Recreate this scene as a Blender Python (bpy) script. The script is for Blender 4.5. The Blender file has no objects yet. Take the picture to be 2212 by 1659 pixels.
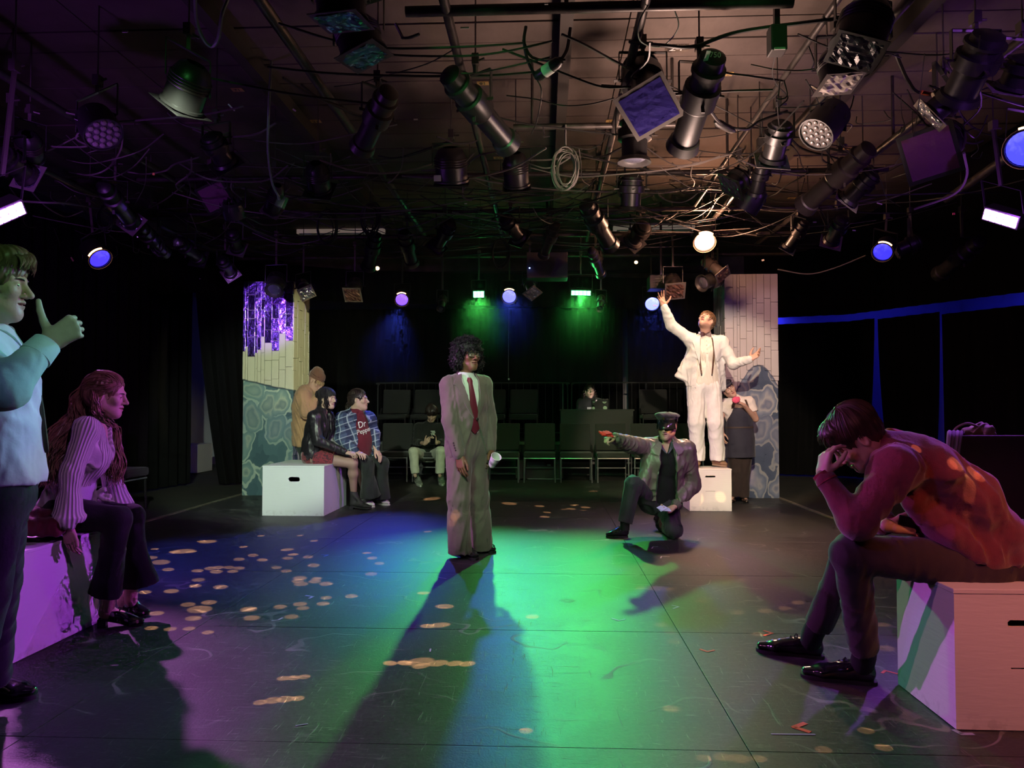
import bpy, bmesh, math, random
import numpy as np
from mathutils import Vector, Matrix, Euler

random.seed(7); RNG = np.random.default_rng(7)
C = bpy.context.scene.collection
SC = bpy.context.scene

# ------------------------------------------------------------------ camera, world, exposure
F_PX, CX, CY = 1600.0, 1106.0, 829.5
YAW, PITCH, EYE = math.atan(72 / F_PX), math.atan(50.5 / F_PX), 1.2
cam_d = bpy.data.cameras.new('camera'); cam = bpy.data.objects.new('camera', cam_d); C.objects.link(cam)
cam_d.sensor_width = 36.0; cam_d.lens = 36.0 * F_PX / 2212.0; cam_d.clip_start = 0.05; cam_d.clip_end = 80
cam.location = (0, 0, EYE); cam.rotation_euler = (math.pi / 2 + PITCH, 0, YAW)
SC.camera = cam
SC.view_settings.view_transform = 'Standard'; SC.view_settings.look = 'None'
SC.view_settings.gamma = 1.0; SC.view_settings.use_curve_mapping = False
SC.view_settings.exposure = 0.0
w = bpy.data.worlds.new('world'); SC.world = w; w.use_nodes = True
w.node_tree.nodes['Background'].inputs[0].default_value = (0.010, 0.010, 0.014, 1)
w.node_tree.nodes['Background'].inputs[1].default_value = 1.0
SC.cycles.use_denoising = True
SC.cycles.use_light_tree = True
SC.cycles.use_adaptive_sampling = True; SC.cycles.adaptive_threshold = 0.07; SC.cycles.adaptive_min_samples = 12
SC.cycles.max_bounces = 3; SC.cycles.diffuse_bounces = 2; SC.cycles.glossy_bounces = 2
SC.cycles.transmission_bounces = 4; SC.cycles.transparent_max_bounces = 8
SC.cycles.sample_clamp_indirect = 3.0
SC.cycles.caustics_reflective = False; SC.cycles.caustics_refractive = False

FH = Vector((-math.sin(YAW), math.cos(YAW), 0)); RT = Vector((math.cos(YAW), math.sin(YAW), 0)); UP = Vector((0, 0, 1))
FW = Vector((FH.x * math.cos(PITCH), FH.y * math.cos(PITCH), math.sin(PITCH))); UC = RT.cross(FW)
EYEV = Vector((0, 0, EYE))
def P(px, py, D):
    """point seen at photo pixel (px, py) at depth D metres"""
    return EYEV + (FW + RT * ((px - CX) / F_PX) + UC * ((CY - py) / F_PX)) * D
def PZ(px, py, z=0.0):
    """point seen at photo pixel (px, py) on the horizontal plane z"""
    d = FW + RT * ((px - CX) / F_PX) + UC * ((CY - py) / F_PX)
    return EYEV + d * ((z - EYE) / d.z)
def PX(p):
    d = Vector(p) - EYEV; D = d.dot(FW)
    return (CX + F_PX * d.dot(RT) / D, CY - F_PX * d.dot(UC) / D, D)
def dr(x, y, z=0.0):
    """direction: x to the camera's right, y away from it, z up"""
    return (RT * x + FH * y + UP * z).normalized()
# ------------------------------------------------------------------ lamps: rig beams from lenses built further down, and added spots without fixtures
def lamp(kind, p, tgt, e, col, size=.06, ang=40, blend=.4, name='beam', spread=None):
    d = bpy.data.lights.new(name, kind); d.energy = e; d.color = col
    if kind == 'SPOT': d.spot_size = math.radians(ang); d.spot_blend = blend; d.shadow_soft_size = size
    elif kind == 'AREA':
        d.size = size
        if spread: d.spread = math.radians(spread)
    else: d.shadow_soft_size = size
    o = bpy.data.objects.new(name, d); C.objects.link(o); o.location = Vector(p)
    if tgt is not None: o.rotation_euler = (Vector(tgt) - Vector(p)).to_track_quat('-Z', 'Y').to_euler()
    return o
GREEN, BLUE, VIOL, WARM = (.09, 1.0, .13), (.06, .10, 1.0), (.42, .06, 1.0), (1.0, .60, .34)
G1, G2 = P(1255, 633, 10.3), P(1034, 636, 10.3)            # green LED bars, back row
B1, B2, B3, B4 = P(1100, 641, 10.3), P(868, 648, 10.3), P(1409, 657, 10.3), P(217, 560, 7.6)
V1, V2 = P(2160, 472, 5.6), P(10, 466, 4.6)                # violet LED bars either side
W1 = P(1522, 524, 8.6)
def off(p, q, d=.12): p = Vector(p); return p + (Vector(q) - p).normalized() * d
def spot(p, q, *a, **k): return lamp('SPOT', off(p, q), q, *a, **k)
spot(G1, (.42, 4.0, 0), 590, GREEN, size=.05, ang=45, blend=.9)
spot(G2, (-.35, 4.7, 0), 700, GREEN, size=.05, ang=42, blend=.9)
spot(B1, (-.1, 4.0, 0), 250, BLUE, size=.05, ang=44, blend=.9)
spot(B2, (-1.9, 7.0, 0), 360, BLUE, size=.05, ang=44, blend=.9)
spot(B3, (1.2, 5.4, 0), 70, BLUE, size=.05, ang=55, blend=.8)
spot(B4, (-2.4, 6.0, 0), 160, BLUE, size=.05, ang=40, blend=.8)
spot(V1, (-2.7, 3.7, .7), 950, (.55, .08, 1.0), size=.06, ang=38, blend=.7)
spot(V1, (-2.5, 8.5, .4), 420, (.62, .16, 1.0), size=.06, ang=26, blend=.6)
spot(V1, (2.3, 3.0, .8), 280, (.45, .10, 1.0), size=.06, ang=60, blend=.7)
spot(V2, (1.4, 3.2, .4), 420, (.72, .14, .9), size=.06, ang=50, blend=.7)
spot(V2, (-.3, 6.3, .9), 460, (.85, .22, .9), size=.06, ang=40, blend=.7)
spot(V2, (-3.85, 9.95, 2.5), 1500, (.42, .14, 1.0), size=.10, ang=12, blend=.4)
spot((-4.2, 6.2, 3.1), (-2.8, 3.9, 1.0), 520, (.85, .22, 1.0), size=.05, ang=36, blend=.6)
spot((-4.4, 7.6, 3.1), (-3.8, 9.95, 2.6), 60, (.5, .2, 1.0), size=.10, ang=24, blend=.4)  # added violet spot without a lens, aimed to brighten the mirror tiles
# added spots around the stage without fixtures, to light figures and gear
ADDED_SPOTS = [((.9, 2.6, 3.2), (1.95, 8.9, 1.30), 1700, (1.0, .80, .58), .04, 25, .35), ((-1.9, 2.6, 3.1), (-3.3, 9.2, 1.1), 1300, (.82, 1.0, .74), .05, 32, .5), ((.2, 1.4, 3.2), (-.6, 6.0, 1.1), 420, (.90, .90, .78), .05, 26, .7),
       ((-1.4, 1.2, 3.2), (-.4, 6.1, 1.2), 330, (.20, 1.0, .30), .05, 30, .7), ((2.7, .6, 3.2), (2.1, 2.9, .35), 240, (1.0, .30, .10), .06, 32, .7), ((1.0, -.4, 2.9), (1.9, 3.0, .9), 70, (1.0, .22, .26), .05, 26, .7), ((2.2, 4.4, 3.2), (2.75, 9.9, 1.7), 190, (1.0, .66, .66), .05, 32, .6),
       ((.4, 7.4, 2.95), (-3.4, 10.2, 2.0), 420, (1.0, .92, .45), .04, 22, .5), ((2.0, 5.6, 2.95), P(55, 690, 2.45), 330, (.16, .95, .34), .04, 15, .5), ((1.2, 5.9, 2.95), P(50, 790, 2.35), 330, (.10, .50, 1.0), .04, 9, .5), ((.6, 1.0, 3.1), (-2.6, 3.9, 1.1), 80, (.92, .42, .95), .05, 22, .7), ((-2.0, .3, 3.0), (1.70, 2.85, .45), 100, (.30, .16, 1.0), .05, 22, .9), ((2.9, 4.2, 3.1), (1.25, 6.8, .7), 230, (.9, .25, .85), .05, 22, .6), ((-1.5, 3.6, 3.1), (1.2, 6.8, .7), 260, (.25, 1.0, .35), .05, 18, .6), ((-.6, 2.0, 3.2), (1.2, 6.8, .7), 260, (.85, .80, .60), .05, 20, .6), ((-.4, 2.2, 3.2), (.2, 12.0, .8), 110, (.40, .80, .38), .05, 34, .7), ((-3.0, 1.6, 3.2), (1.9, 3.0, .6), 120, (1.0, .34, .60), .05, 30, .6)]
ADDED_SPOTS += [((.5, .5, 2.9), P(50, 655, 2.5), 75, (.32, 1.0, .40), .05, 13, .7), ((.9, .7, 2.9), P(60, 800, 2.38), 55, (.30, .60, 1.0), .05, 10, .7), ((-.8, 8.8, 3.0), (-1.9, 12.0, .7), 60, (.75, .85, .55), .05, 22, .6), ((.3, 9.4, 2.7), (.2, 12.0, .05), 60, (.08, 1.0, .18), .05, 80, .5), ((-.9, 1.9, 3.05), (-.1, 5.0, 3.12), 75, (.10, 1.0, .16), .05, 17, .5), ((-1.7, 1.6, 3.05), (-2.2, 4.6, 3.1), 26, (.15, 1.0, .20), .05, 14, .5), ((.1, 1.6, 3.0), (1.15, 4.2, 3.24), 40, (.12, 1.0, .2), .05, 13, .5), ((3.3, 2.2, 2.7), (2.6, 6.6, 3.1), 110, (.42, .12, 1.0), .05, 44, .6), ((-3.2, 2.4, 2.6), (-4.0, 6.6, 2.95), 130, (.50, .12, 1.0), .05, 40, .6)]
for p_, q_, e_, c_, s_, a_, b_ in ADDED_SPOTS: spot(p_, q_, e_, c_, size=s_, ang=a_, blend=b_)
spot(W1, (1.8, 7.3, 0), 330, (1.0, .58, .36), size=.08, ang=64, blend=.9)
lamp('POINT', W1 + Vector((0, -.15, -.02)), None, 95, (1.0, .50, .30), size=.12)
lamp('SPOT', (.95, 5.2, 2.35), (.95, 5.2, 4), 260, (1.0, .66, .54), size=.25, ang=152, blend=1.0)  # added uplight with no body, stands in for light bounced onto the ceiling
lamp('POINT', off(V1, (0, 3.5, 1.5), .22), None, 11, (.45, .10, 1.0), size=.06); lamp('POINT', off(V2, (1.2, 3.2, .4), .22), None, 16, (.45, .10, 1.0), size=.06)
lamp('POINT', off(G1, (.25, 4.2, 1), .2), None, 4, (.08, 1.0, .2), size=.06); lamp('POINT', off(G2, (.25, 4.2, 1), .2), None, 3, (.08, 1.0, .2), size=.06)
# leaf-shaped breakup pattern: one narrow warm beam for each hole of the pattern plate
GOB, GOB2 = Vector((-.35, 2.1, 3.3)), Vector((1.35, 1.9, 3.3))
def beam(p, tgt, rad, e, col=(1.0, .50, .20)):
    d = (Vector(tgt) - p).length; lamp('SPOT', p, tgt, e * (d / 4.0) ** 2, col, size=.001, ang=max(1.0, math.degrees(2 * math.atan(rad / d))), blend=.55, name='pattern_beam')
for x, y, w_ in ((330,332,110),(300,330,60),(210,378,150),(170,380,70),(250,380,70),(75,367,50),(60,408,30),(105,430,110),(140,465,60),(280,471,60),(340,460,60),(380,455,60),(430,455,70),(480,458,50),(370,475,80),(450,473,70),(500,357,55),(583,304,45),(770,303,40),(838,328,50),(710,370,85),(545,397,50),(478,416,70),(590,419,65),(737,393,70),(712,411,65),(810,405,60),(835,445,80),(657,456,50),(705,472,65),(65,503,50),(285,514,80),(270,543,75),(390,548,90),(155,568,90),(30,573,60),(770,506,90),(850,508,70),(760,520,80),(840,522,80),(775,534,90),(895,533,90),(235,632,90),(335,622,95),(290,655,150),(260,698,100),(85,674,90),(525,655,105),(540,697,100),(730,690,90),(675,643,85),(770,630,90),(785,650,80),(895,600,75),(880,628,85),(1015,592,85),(1090,386,60),(1115,410,60),(1110,486,80),(1150,436,50),(1360,577,80),(1460,641,110),(1380,735,90),(1440,730,110),(1400,127,100),(1700,148,90),(1770,150,90),(1915,162,60),(1950,192,50),(2065,175,60),(2135,168,60),(1940,213,60),(1380,284,50),(1200,912,50),(1270,910,90),(1345,905,150),(1350,925,90),(1430,912,110),(1510,913,60),(1570,915,40),(690,985,60),(740,982,80),(790,977,50),(580,1100,70),(640,1090,110),(700,1084,110),(760,1080,80),(1880,690,90),(1850,1235,50),(60,745,60),(150,750,60),(240,748,60),(330,765,50)):
    t_ = PZ(300 + x / 2.212, 1020 + y / 2.212); beam(GOB if t_.y < 6.0 and abs(t_.x + .6) > .25 else Vector((-2.4, 4.8, 3.3)) if t_.x < -.6 else Vector((1.5, 5.4, 3.3)), t_, w_ * .82 / 2.212 / 2 / (F_PX / PX(t_)[2]), 4600)
for x, y, w_ in ((400,545,60),(470,548,100),(540,552,70),(880,508,40),(690,607,80),(860,662,80),(990,655,90),(1085,643,80),(1145,615,70),(960,765,90),(500,720,90),(540,757,70),(560,800,90),(1560,832,110),(1545,720,80),(545,1117,110),(1265,1310,95),(1550,1300,100),(700,1350,100),(790,1345,120),(870,1352,130),(960,1352,100),(1465,1220,50),(90,155,60),(130,180,50),(40,175,50),(430,437,50),(180,90,60)):
    t_ = PZ(1200 + x / 2.186, 1020 + y / 2.186); beam(GOB if t_.y < 6.3 else Vector((-.2, 7.2, 3.3)), t_, w_ * .82 / 2.186 / 2 / (F_PX / PX(t_)[2]), 1700)
for x, y, D_, w_ in ((2066, 1003, 2.86, 34), (2056, 1012, 2.86, 24), (2104, 1012, 2.88, 30), (2116, 1028, 2.88, 26), (2096, 1042, 2.84, 28), (1978, 975, 2.9, 24)): beam(GOB2, P(x, y, D_), w_ / 2 / (F_PX / D_), 900)
for x, y, D_, w_ in ((1503, 1092, 8.62, 20), (1510, 1080, 8.62, 18), (1558, 1078, 8.62, 20), (978, 1130, 5.85, 22), (984, 1120, 5.85, 18)): beam(GOB, P(x, y, D_), w_ / 2 / (F_PX / D_), 500)
# ------------------------------------------------------------------ signed-distance modelling
def _v(p): return np.array([p[0], p[1], p[2]], dtype=np.float32)
def ec(a, b, ra, rb, xa=None, cap=False, k=None, op='u'):
    """tapered link from a to b; ra, rb = radius or (half width along xa, half depth)"""
    a = Vector(a); b = Vector(b)
    d = b - a; L = max(d.length, 1e-5); t = d / L
    if xa is None: xa = Vector((1, 0, 0)) if abs(t.x) < .9 else Vector((0, 1, 0))
    xa = Vector(xa); xa = (xa - t * xa.dot(t)).normalized(); ya = t.cross(xa)
    ra = (ra, ra) if not isinstance(ra, (tuple, list)) else ra
    rb = (rb, rb) if not isinstance(rb, (tuple, list)) else rb
    m = max(ra[0], ra[1], rb[0], rb[1]) + .01
    A, T, XA, YA = _v(a), _v(t), _v(xa), _v(ya)
    def fn(X, Y, Z):
        x = X - A[0]; y = Y - A[1]; z = Z - A[2]
        s = x * T[0] + y * T[1] + z * T[2]
        u = x * XA[0] + y * XA[1] + z * XA[2]; w_ = x * YA[0] + y * YA[1] + z * YA[2]
        tt = np.clip(s / L, 0, 1)
        rx = ra[0] + (rb[0] - ra[0]) * tt; ry = ra[1] + (rb[1] - ra[1]) * tt
        rm = np.minimum(rx, ry)
        if cap:
            e = np.maximum(-s, s - L)
            kk = np.sqrt((u / rx) ** 2 + (w_ / ry) ** 2)
            return np.maximum((kk - 1) * rm, e)
        e = s - tt * L
        kk = np.sqrt((u / rx) ** 2 + (w_ / ry) ** 2 + (e / rm) ** 2)
        return (kk - 1) * rm
    lo = [min(a[i], b[i]) - m for i in range(3)]; hi = [max(a[i], b[i]) + m for i in range(3)]
    return dict(fn=fn, lo=lo, hi=hi, k=k, op=op)
def el(c, r, R=None, k=None, op='u'):
    """ellipsoid"""
    c = Vector(c); R = (R or Matrix.Identity(3)); m = max(r)
    cols = [_v(R.col[i]) for i in range(3)]
    def fn(X, Y, Z):
        x = X - c.x; y = Y - c.y; z = Z - c.z
        k0 = 0; k1 = 0
        for i in range(3):
            q = (x * cols[i][0] + y * cols[i][1] + z * cols[i][2]) / r[i]
            k0 = k0 + q * q; k1 = k1 + (q / r[i]) ** 2
        k0 = np.sqrt(k0); k1 = np.sqrt(k1) + 1e-6
        return np.where(k0 < .05, -min(r), k0 * (k0 - 1) / k1)
    return dict(fn=fn, lo=[c[i] - m for i in range(3)], hi=[c[i] + m for i in range(3)], k=k, op=op)
def rb(c, half, R=None, rad=.005, k=None, op='u'):
    """rounded box"""
    c = Vector(c); R = (R or Matrix.Identity(3)); m = Vector(half).length
    cols = [_v(R.col[i]) for i in range(3)]
    def fn(X, Y, Z):
        x = X - c.x; y = Y - c.y; z = Z - c.z
        o = 0; mx = None
        for i in range(3):
            q = np.abs(x * cols[i][0] + y * cols[i][1] + z * cols[i][2]) - (half[i] - rad)
            o = o + np.maximum(q, 0) ** 2; mx = q if mx is None else np.maximum(mx, q)
        return np.sqrt(o) + np.minimum(mx, 0) - rad
    return dict(fn=fn, lo=[c[i] - m for i in range(3)], hi=[c[i] + m for i in range(3)], k=k, op=op)
def cutp(point, n, k=.002):
    """remove everything on the side n points to"""
    point = Vector(point); n = Vector(n).normalized(); d = n.dot(point)
    return dict(fn=lambda X, Y, Z: n.x * X + n.y * Y + n.z * Z - d, lo=None, hi=None, k=k, op='i')
def chain(pts, radii, k=None, xa=None, op='u'):
    return [ec(pts[i], pts[i + 1], radii[i], radii[i + 1], xa=xa, k=k, op=op) for i in range(len(pts) - 1)]
def folds(seed=0, f=16.0, amp=.004, stretch=(1, 1, .45)):
    f = f * 3.2
    r = np.random.default_rng(seed); D = r.normal(size=(5, 3)); D /= np.linalg.norm(D, axis=1)[:, None]; ph = r.uniform(0, 6, 5)
    def fn(X, Y, Z):
        X = X * stretch[0]; Y = Y * stretch[1]; Z = Z * stretch[2]
        w1 = np.sin((D[0, 0] * X + D[0, 1] * Y + D[0, 2] * Z) * f * .6 + ph[0])
        w2 = np.sin((D[1, 0] * X + D[1, 1] * Y + D[1, 2] * Z) * f * .9 + ph[1] + w1)
        a = 1 - 1.6 * np.abs(np.sin((D[2, 0] * X + D[2, 1] * Y + D[2, 2] * Z) * f + 1.6 * w2 + ph[2]))
        b = np.sin((D[3, 0] * X + D[3, 1] * Y + D[3, 2] * Z) * f * 1.7 + 1.9 * w1 + ph[3])
        return -amp * (a + .45 * b)
    return fn
def strands(c, n, seed=0, f=220.0, amp=.004):
    """hair relief: grooves around direction n"""
    c = Vector(c); r = np.random.default_rng(seed)
    def fn(X, Y, Z):
        x = X - c.x; y = Y - c.y; z = Z - c.z
        s = x * n[0] + y * n[1] + z * n[2]
        u = Vector(n).orthogonal().normalized(); v = Vector(n).cross(u)
        an = np.arctan2(x * u.x + y * u.y + z * u.z, x * v.x + y * v.y + z * v.z)
        return amp * (np.sin(an * f * .1 + 3 * np.sin(s * 40)) + .6 * np.sin(an * f * .23 + 5 * np.sin(s * 25 + 1)))
    return fn
def field(prims, h, k0=.01, disp=None, pad=.012):
    un = [p for p in prims if p['op'] == 'u' and p['lo']]
    lo = np.array([min(p['lo'][i] for p in un) for i in range(3)]) - pad - 2 * h
    hi = np.array([max(p['hi'][i] for p in un) for i in range(3)]) + pad + 2 * h
    n = np.maximum(4, np.ceil((hi - lo) / h).astype(int) + 1)
    ax = [(lo[i] + h * np.arange(n[i])).astype(np.float32) for i in range(3)]
    F = np.full(tuple(n), 1.0, np.float32)
    for p in prims:
        k = p['k'] if p['k'] is not None else k0
        if p['lo'] is None: sl = (slice(0, n[0]), slice(0, n[1]), slice(0, n[2]))
        else:
            m = k + 3 * h
            i0 = [max(0, int((p['lo'][i] - m - lo[i]) / h)) for i in range(3)]
            i1 = [min(n[i], int((p['hi'][i] + m - lo[i]) / h) + 2) for i in range(3)]
            if any(i1[i] <= i0[i] for i in range(3)): continue
            sl = tuple(slice(i0[i], i1[i]) for i in range(3))
        X = ax[0][sl[0]][:, None, None]; Y = ax[1][sl[1]][None, :, None]; Z = ax[2][sl[2]][None, None, :]
        d = p['fn'](X, Y, Z); cur = F[sl]
        if p['op'] == 'u':
            hh = np.maximum(k - np.abs(cur - d), 0) / max(k, 1e-5)
            F[sl] = np.minimum(cur, d) - hh * hh * k * .25
        else:
            if p['op'] == 's': d = -d
            hh = np.maximum(k - np.abs(cur - d), 0) / max(k, 1e-5)
            F[sl] = np.maximum(cur, d) + hh * hh * k * .25
    if disp is not None:
        for dd in (disp if isinstance(disp, list) else [disp]):
            I = np.nonzero(np.abs(F) < .03)
            F[I] += dd(ax[0][I[0]], ax[1][I[1]], ax[2][I[2]])
    F[0] = F[-1] = 1; F[:, 0] = F[:, -1] = 1; F[:, :, 0] = F[:, :, -1] = 1
    return F, lo
_CO = np.array([(x, y, z) for x in (0, 1) for y in (0, 1) for z in (0, 1)])
_ED = [(a, b) for a in range(8) for b in range(a + 1, 8) if np.abs(_CO[a] - _CO[b]).sum() == 1]
def nets(F, lo, h):
    S = F < 0
    cnt = np.zeros(tuple(np.array(S.shape) - 1), np.int8)
    nx, ny, nz = cnt.shape
    for c in _CO: cnt += S[c[0]:c[0] + nx, c[1]:c[1] + ny, c[2]:c[2] + nz]
    I = np.nonzero((cnt > 0) & (cnt < 8)); ids = np.full(cnt.shape, -1, np.int32); ids[I] = np.arange(len(I[0]))
    V = np.stack([F[I[0] + c[0], I[1] + c[1], I[2] + c[2]] for c in _CO], 1)
    acc = np.zeros((len(I[0]), 3)); num = np.zeros(len(I[0]))
    for a, b in _ED:
        fa, fb = V[:, a], V[:, b]; m = (fa < 0) != (fb < 0)
        t = np.where(m, fa / np.where(m, fa - fb, 1), 0)
        acc += np.where(m[:, None], _CO[a] + (_CO[b] - _CO[a]) * t[:, None], 0); num += m
    pos = (np.stack(I, 1) + acc / num[:, None]) * h + lo
    Q = []
    for ax_ in range(3):
        u, v = (ax_ + 1) % 3, (ax_ + 2) % 3
        A = S.take(range(0, S.shape[ax_] - 1), ax_); B = S.take(range(1, S.shape[ax_]), ax_)
        J = np.stack(np.nonzero(A != B), 1)
        J = J[(J[:, u] > 0) & (J[:, v] > 0) & (J[:, u] < cnt.shape[u]) & (J[:, v] < cnt.shape[v])]
        inside = A[J[:, 0], J[:, 1], J[:, 2]]
        def cell(du, dv):
            K = J.copy(); K[:, u] -= du; K[:, v] -= dv
            return ids[K[:, 0], K[:, 1], K[:, 2]]
        q = np.stack([cell(1, 1), cell(0, 1), cell(0, 0), cell(1, 0)], 1)
        q[~inside] = q[~inside][:, ::-1]
        Q.append(q)
    q = np.concatenate(Q)
    return pos, q[(q >= 0).all(1)]
def raw_mesh(name, V, Q, mats, mi=None, smooth=True):
    me = bpy.data.meshes.new(name)
    n = Q.shape[1]
    me.vertices.add(len(V)); me.vertices.foreach_set('co', np.ascontiguousarray(V, np.float32).ravel())
    me.loops.add(Q.size); me.loops.foreach_set('vertex_index', np.ascontiguousarray(Q, np.int32).ravel())
    me.polygons.add(len(Q)); me.polygons.foreach_set('loop_start', np.arange(0, Q.size, n, dtype=np.int32))
    try: me.polygons.foreach_set('loop_total', np.full(len(Q), n, np.int32))
    except Exception: pass
    me.polygons.foreach_set('use_smooth', np.full(len(Q), smooth))
    if mi is not None: me.polygons.foreach_set('material_index', np.ascontiguousarray(mi, np.int32))
    for m in mats: me.materials.append(m)
    me.update(calc_edges=True)
    return me
def link(name, me, parent=None):
    o = bpy.data.objects.new(name, me); C.objects.link(o)
    if parent is not None:
        o.parent = parent; o.matrix_parent_inverse = parent.matrix_world.inverted() if parent.get('_w') is None else Matrix.Identity(4)
        if parent.get('_w') is not None: pass
    return o
def sdf(name, pieces, mats, parent=None, paint=None, recenter=None):
    """pieces: list of (prims, voxel, blend, disp); all joined into ONE mesh"""
    VV, QQ, off = [], [], 0
    for pc in pieces:
        F, lo = field(pc[0], pc[1], pc[2], pc[3] if len(pc) > 3 else None)
        V, Q = nets(F, lo, pc[1]); VV.append(V); QQ.append(Q + off); off += len(V)
    V = np.concatenate(VV); Q = np.concatenate(QQ)
    mi = paint(V[Q].mean(1)) if paint else None
    org = world_of(parent) if parent is not None else Vector((0, 0, 0))
    me = raw_mesh(name, V - _v(org), Q, mats if isinstance(mats, list) else [mats], mi)
    return place(name, me, parent)
def world_of(o):
    p = Vector((0, 0, 0))
    while o is not None: p = p + o.location; o = o.parent
    return p
def place(name, me, parent=None):
    o = bpy.data.objects.new(name, me); C.objects.link(o)
    if parent is not None: o.parent = parent
    return o

# ------------------------------------------------------------------ plain mesh building (world coordinates, unrotated parents)
class MB:
    def __init__(s): s.v = []; s.f = []; s.m = []
    def add(s, V, Fc, m=0):
        o = len(s.v); s.v += [tuple(x) for x in V]; s.f += [tuple(i + o for i in f) for f in Fc]; s.m += [m] * len(Fc); return s
    def box(s, c, half, R=None, m=0):
        R = R or Matrix.Identity(3); c = Vector(c)
        V = [c + R @ Vector((sx * half[0], sy * half[1], sz * half[2])) for sx in (-1, 1) for sy in (-1, 1) for sz in (-1, 1)]
        return s.add(V, [(0, 1, 3, 2), (4, 6, 7, 5), (0, 4, 5, 1), (2, 3, 7, 6), (0, 2, 6, 4), (1, 5, 7, 3)], m)
    def bar(s, a, b, w_, t, up=(0, 0, 1), m=0):
        a = Vector(a); b = Vector(b); y = (b - a).normalized(); u = Vector(up)
        x = y.cross(u); x = x.normalized() if x.length > 1e-4 else y.orthogonal().normalized(); z = x.cross(y)
        R = Matrix((x, y, z)).transposed()
        return s.box((a + b) / 2, (w_ / 2, (b - a).length / 2, t / 2), R, m)
    def tube(s, pts, r, n=8, m=0, closed=False, caps=True):
        pts = [Vector(p) for p in pts]; N = len(pts); rr = r if isinstance(r, (list, tuple)) else [r] * N
        t0 = (pts[1] - pts[0]).normalized(); x = t0.orthogonal().normalized(); V = []
        for i, p in enumerate(pts):
            if closed: t = (pts[(i + 1) % N] - pts[i - 1]).normalized()
            else: t = (pts[min(i + 1, N - 1)] - pts[max(i - 1, 0)]).normalized()
            x = x - t * x.dot(t)
            x = x.normalized() if x.length > 1e-5 else t.orthogonal().normalized()
            y = t.cross(x)
            V += [p + (x * math.cos(2 * math.pi * j / n) + y * math.sin(2 * math.pi * j / n)) * rr[i] for j in range(n)]
        Fc = []
        for i in range(N if closed else N - 1):
            a, b = i * n, ((i + 1) % N) * n
            Fc += [(a + j, a + (j + 1) % n, b + (j + 1) % n, b + j) for j in range(n)]
        if caps and not closed: Fc += [tuple(range(n - 1, -1, -1)), tuple((N - 1) * n + j for j in range(n))]
        return s.add(V, Fc, m)
    def lathe(s, prof, o=(0, 0, 0), axis=(0, 0, 1), n=20, m=0, caps=True, xa=None):
        """prof: list of (distance along axis, radius)"""
        o = Vector(o); t = Vector(axis).normalized(); x = (Vector(xa) - t * Vector(xa).dot(t)).normalized() if xa is not None else t.orthogonal().normalized(); y = t.cross(x)
        V = [o + t * d + (x * math.cos(2 * math.pi * j / n) + y * math.sin(2 * math.pi * j / n)) * max(r, 1e-4) for d, r in prof for j in range(n)]
        Fc = []
        for i in range(len(prof) - 1):
            a, b = i * n, (i + 1) * n
            Fc += [(a + j, a + (j + 1) % n, b + (j + 1) % n, b + j) for j in range(n)]
        if caps: Fc += [tuple(range(n - 1, -1, -1)), tuple((len(prof) - 1) * n + j for j in range(n))]
        return s.add(V, Fc, m)
    def poly(s, pts, t, nrm, m=0):
        """prism: polygon extruded by t along nrm"""
        pts = [Vector(p) for p in pts]; nrm = Vector(nrm) * t; N = len(pts)
        V = pts + [p + nrm for p in pts]
        return s.add(V, [tuple(range(N - 1, -1, -1)), tuple(range(N, 2 * N))] + [(i, (i + 1) % N, N + (i + 1) % N, N + i) for i in range(N)], m)
    def mesh(s, name, mats, smooth=False, org=(0, 0, 0), bevel=0.0):
        me = bpy.data.meshes.new(name); org = Vector(org)
        me.from_pydata([tuple(Vector(v) - org) for v in s.v], [], s.f)
        for m in (mats if isinstance(mats, list) else [mats]): me.materials.append(m)
        me.polygons.foreach_set('material_index', s.m)
        bm = bmesh.new(); bm.from_mesh(me); bmesh.ops.recalc_face_normals(bm, faces=bm.faces)
        if bevel > 0: bmesh.ops.bevel(bm, geom=[e for e in bm.edges if len(e.link_faces) == 2 and e.calc_face_angle(0) > .6], offset=bevel, segments=2, affect='EDGES', profile=.6)
        bm.to_mesh(me); bm.free()
        if smooth:
            me.polygons.foreach_set('use_smooth', [True] * len(me.polygons))
            try: me.set_sharp_from_angle(angle=math.radians(38))
            except Exception: pass
        me.update()
        return me
    def obj(s, name, mats, parent=None, smooth=False, bevel=0.0):
        return place(name, s.mesh(name, mats, smooth, world_of(parent) if parent is not None else (0, 0, 0), bevel), parent)
def tag(o, label=None, cat=None, group=None, kind=None):
    if label: o['label'] = label
    if cat: o['category'] = cat
    if group: o['group'] = group
    if kind: o['kind'] = kind
    return o
def thing(name, loc, label, cat, group=None):
    o = bpy.data.objects.new(name, None); C.objects.link(o); o.location = Vector(loc); o.empty_display_size = .1
    return tag(o, label, cat, group)
def catmull(pts, n=8):
    pts = [Vector(p) for p in pts]; out = []
    ex = [pts[0] * 2 - pts[1]] + pts + [pts[-1] * 2 - pts[-2]]
    for i in range(1, len(ex) - 2):
        for j in range(n):
            t = j / n; a, b, c, d = ex[i - 1:i + 3]
            out.append(.5 * ((2 * b) + (c - a) * t + (2 * a - 5 * b + 4 * c - d) * t * t + (3 * b - 3 * c + d - a) * t ** 3))
    return out + [pts[-1]]
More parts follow.
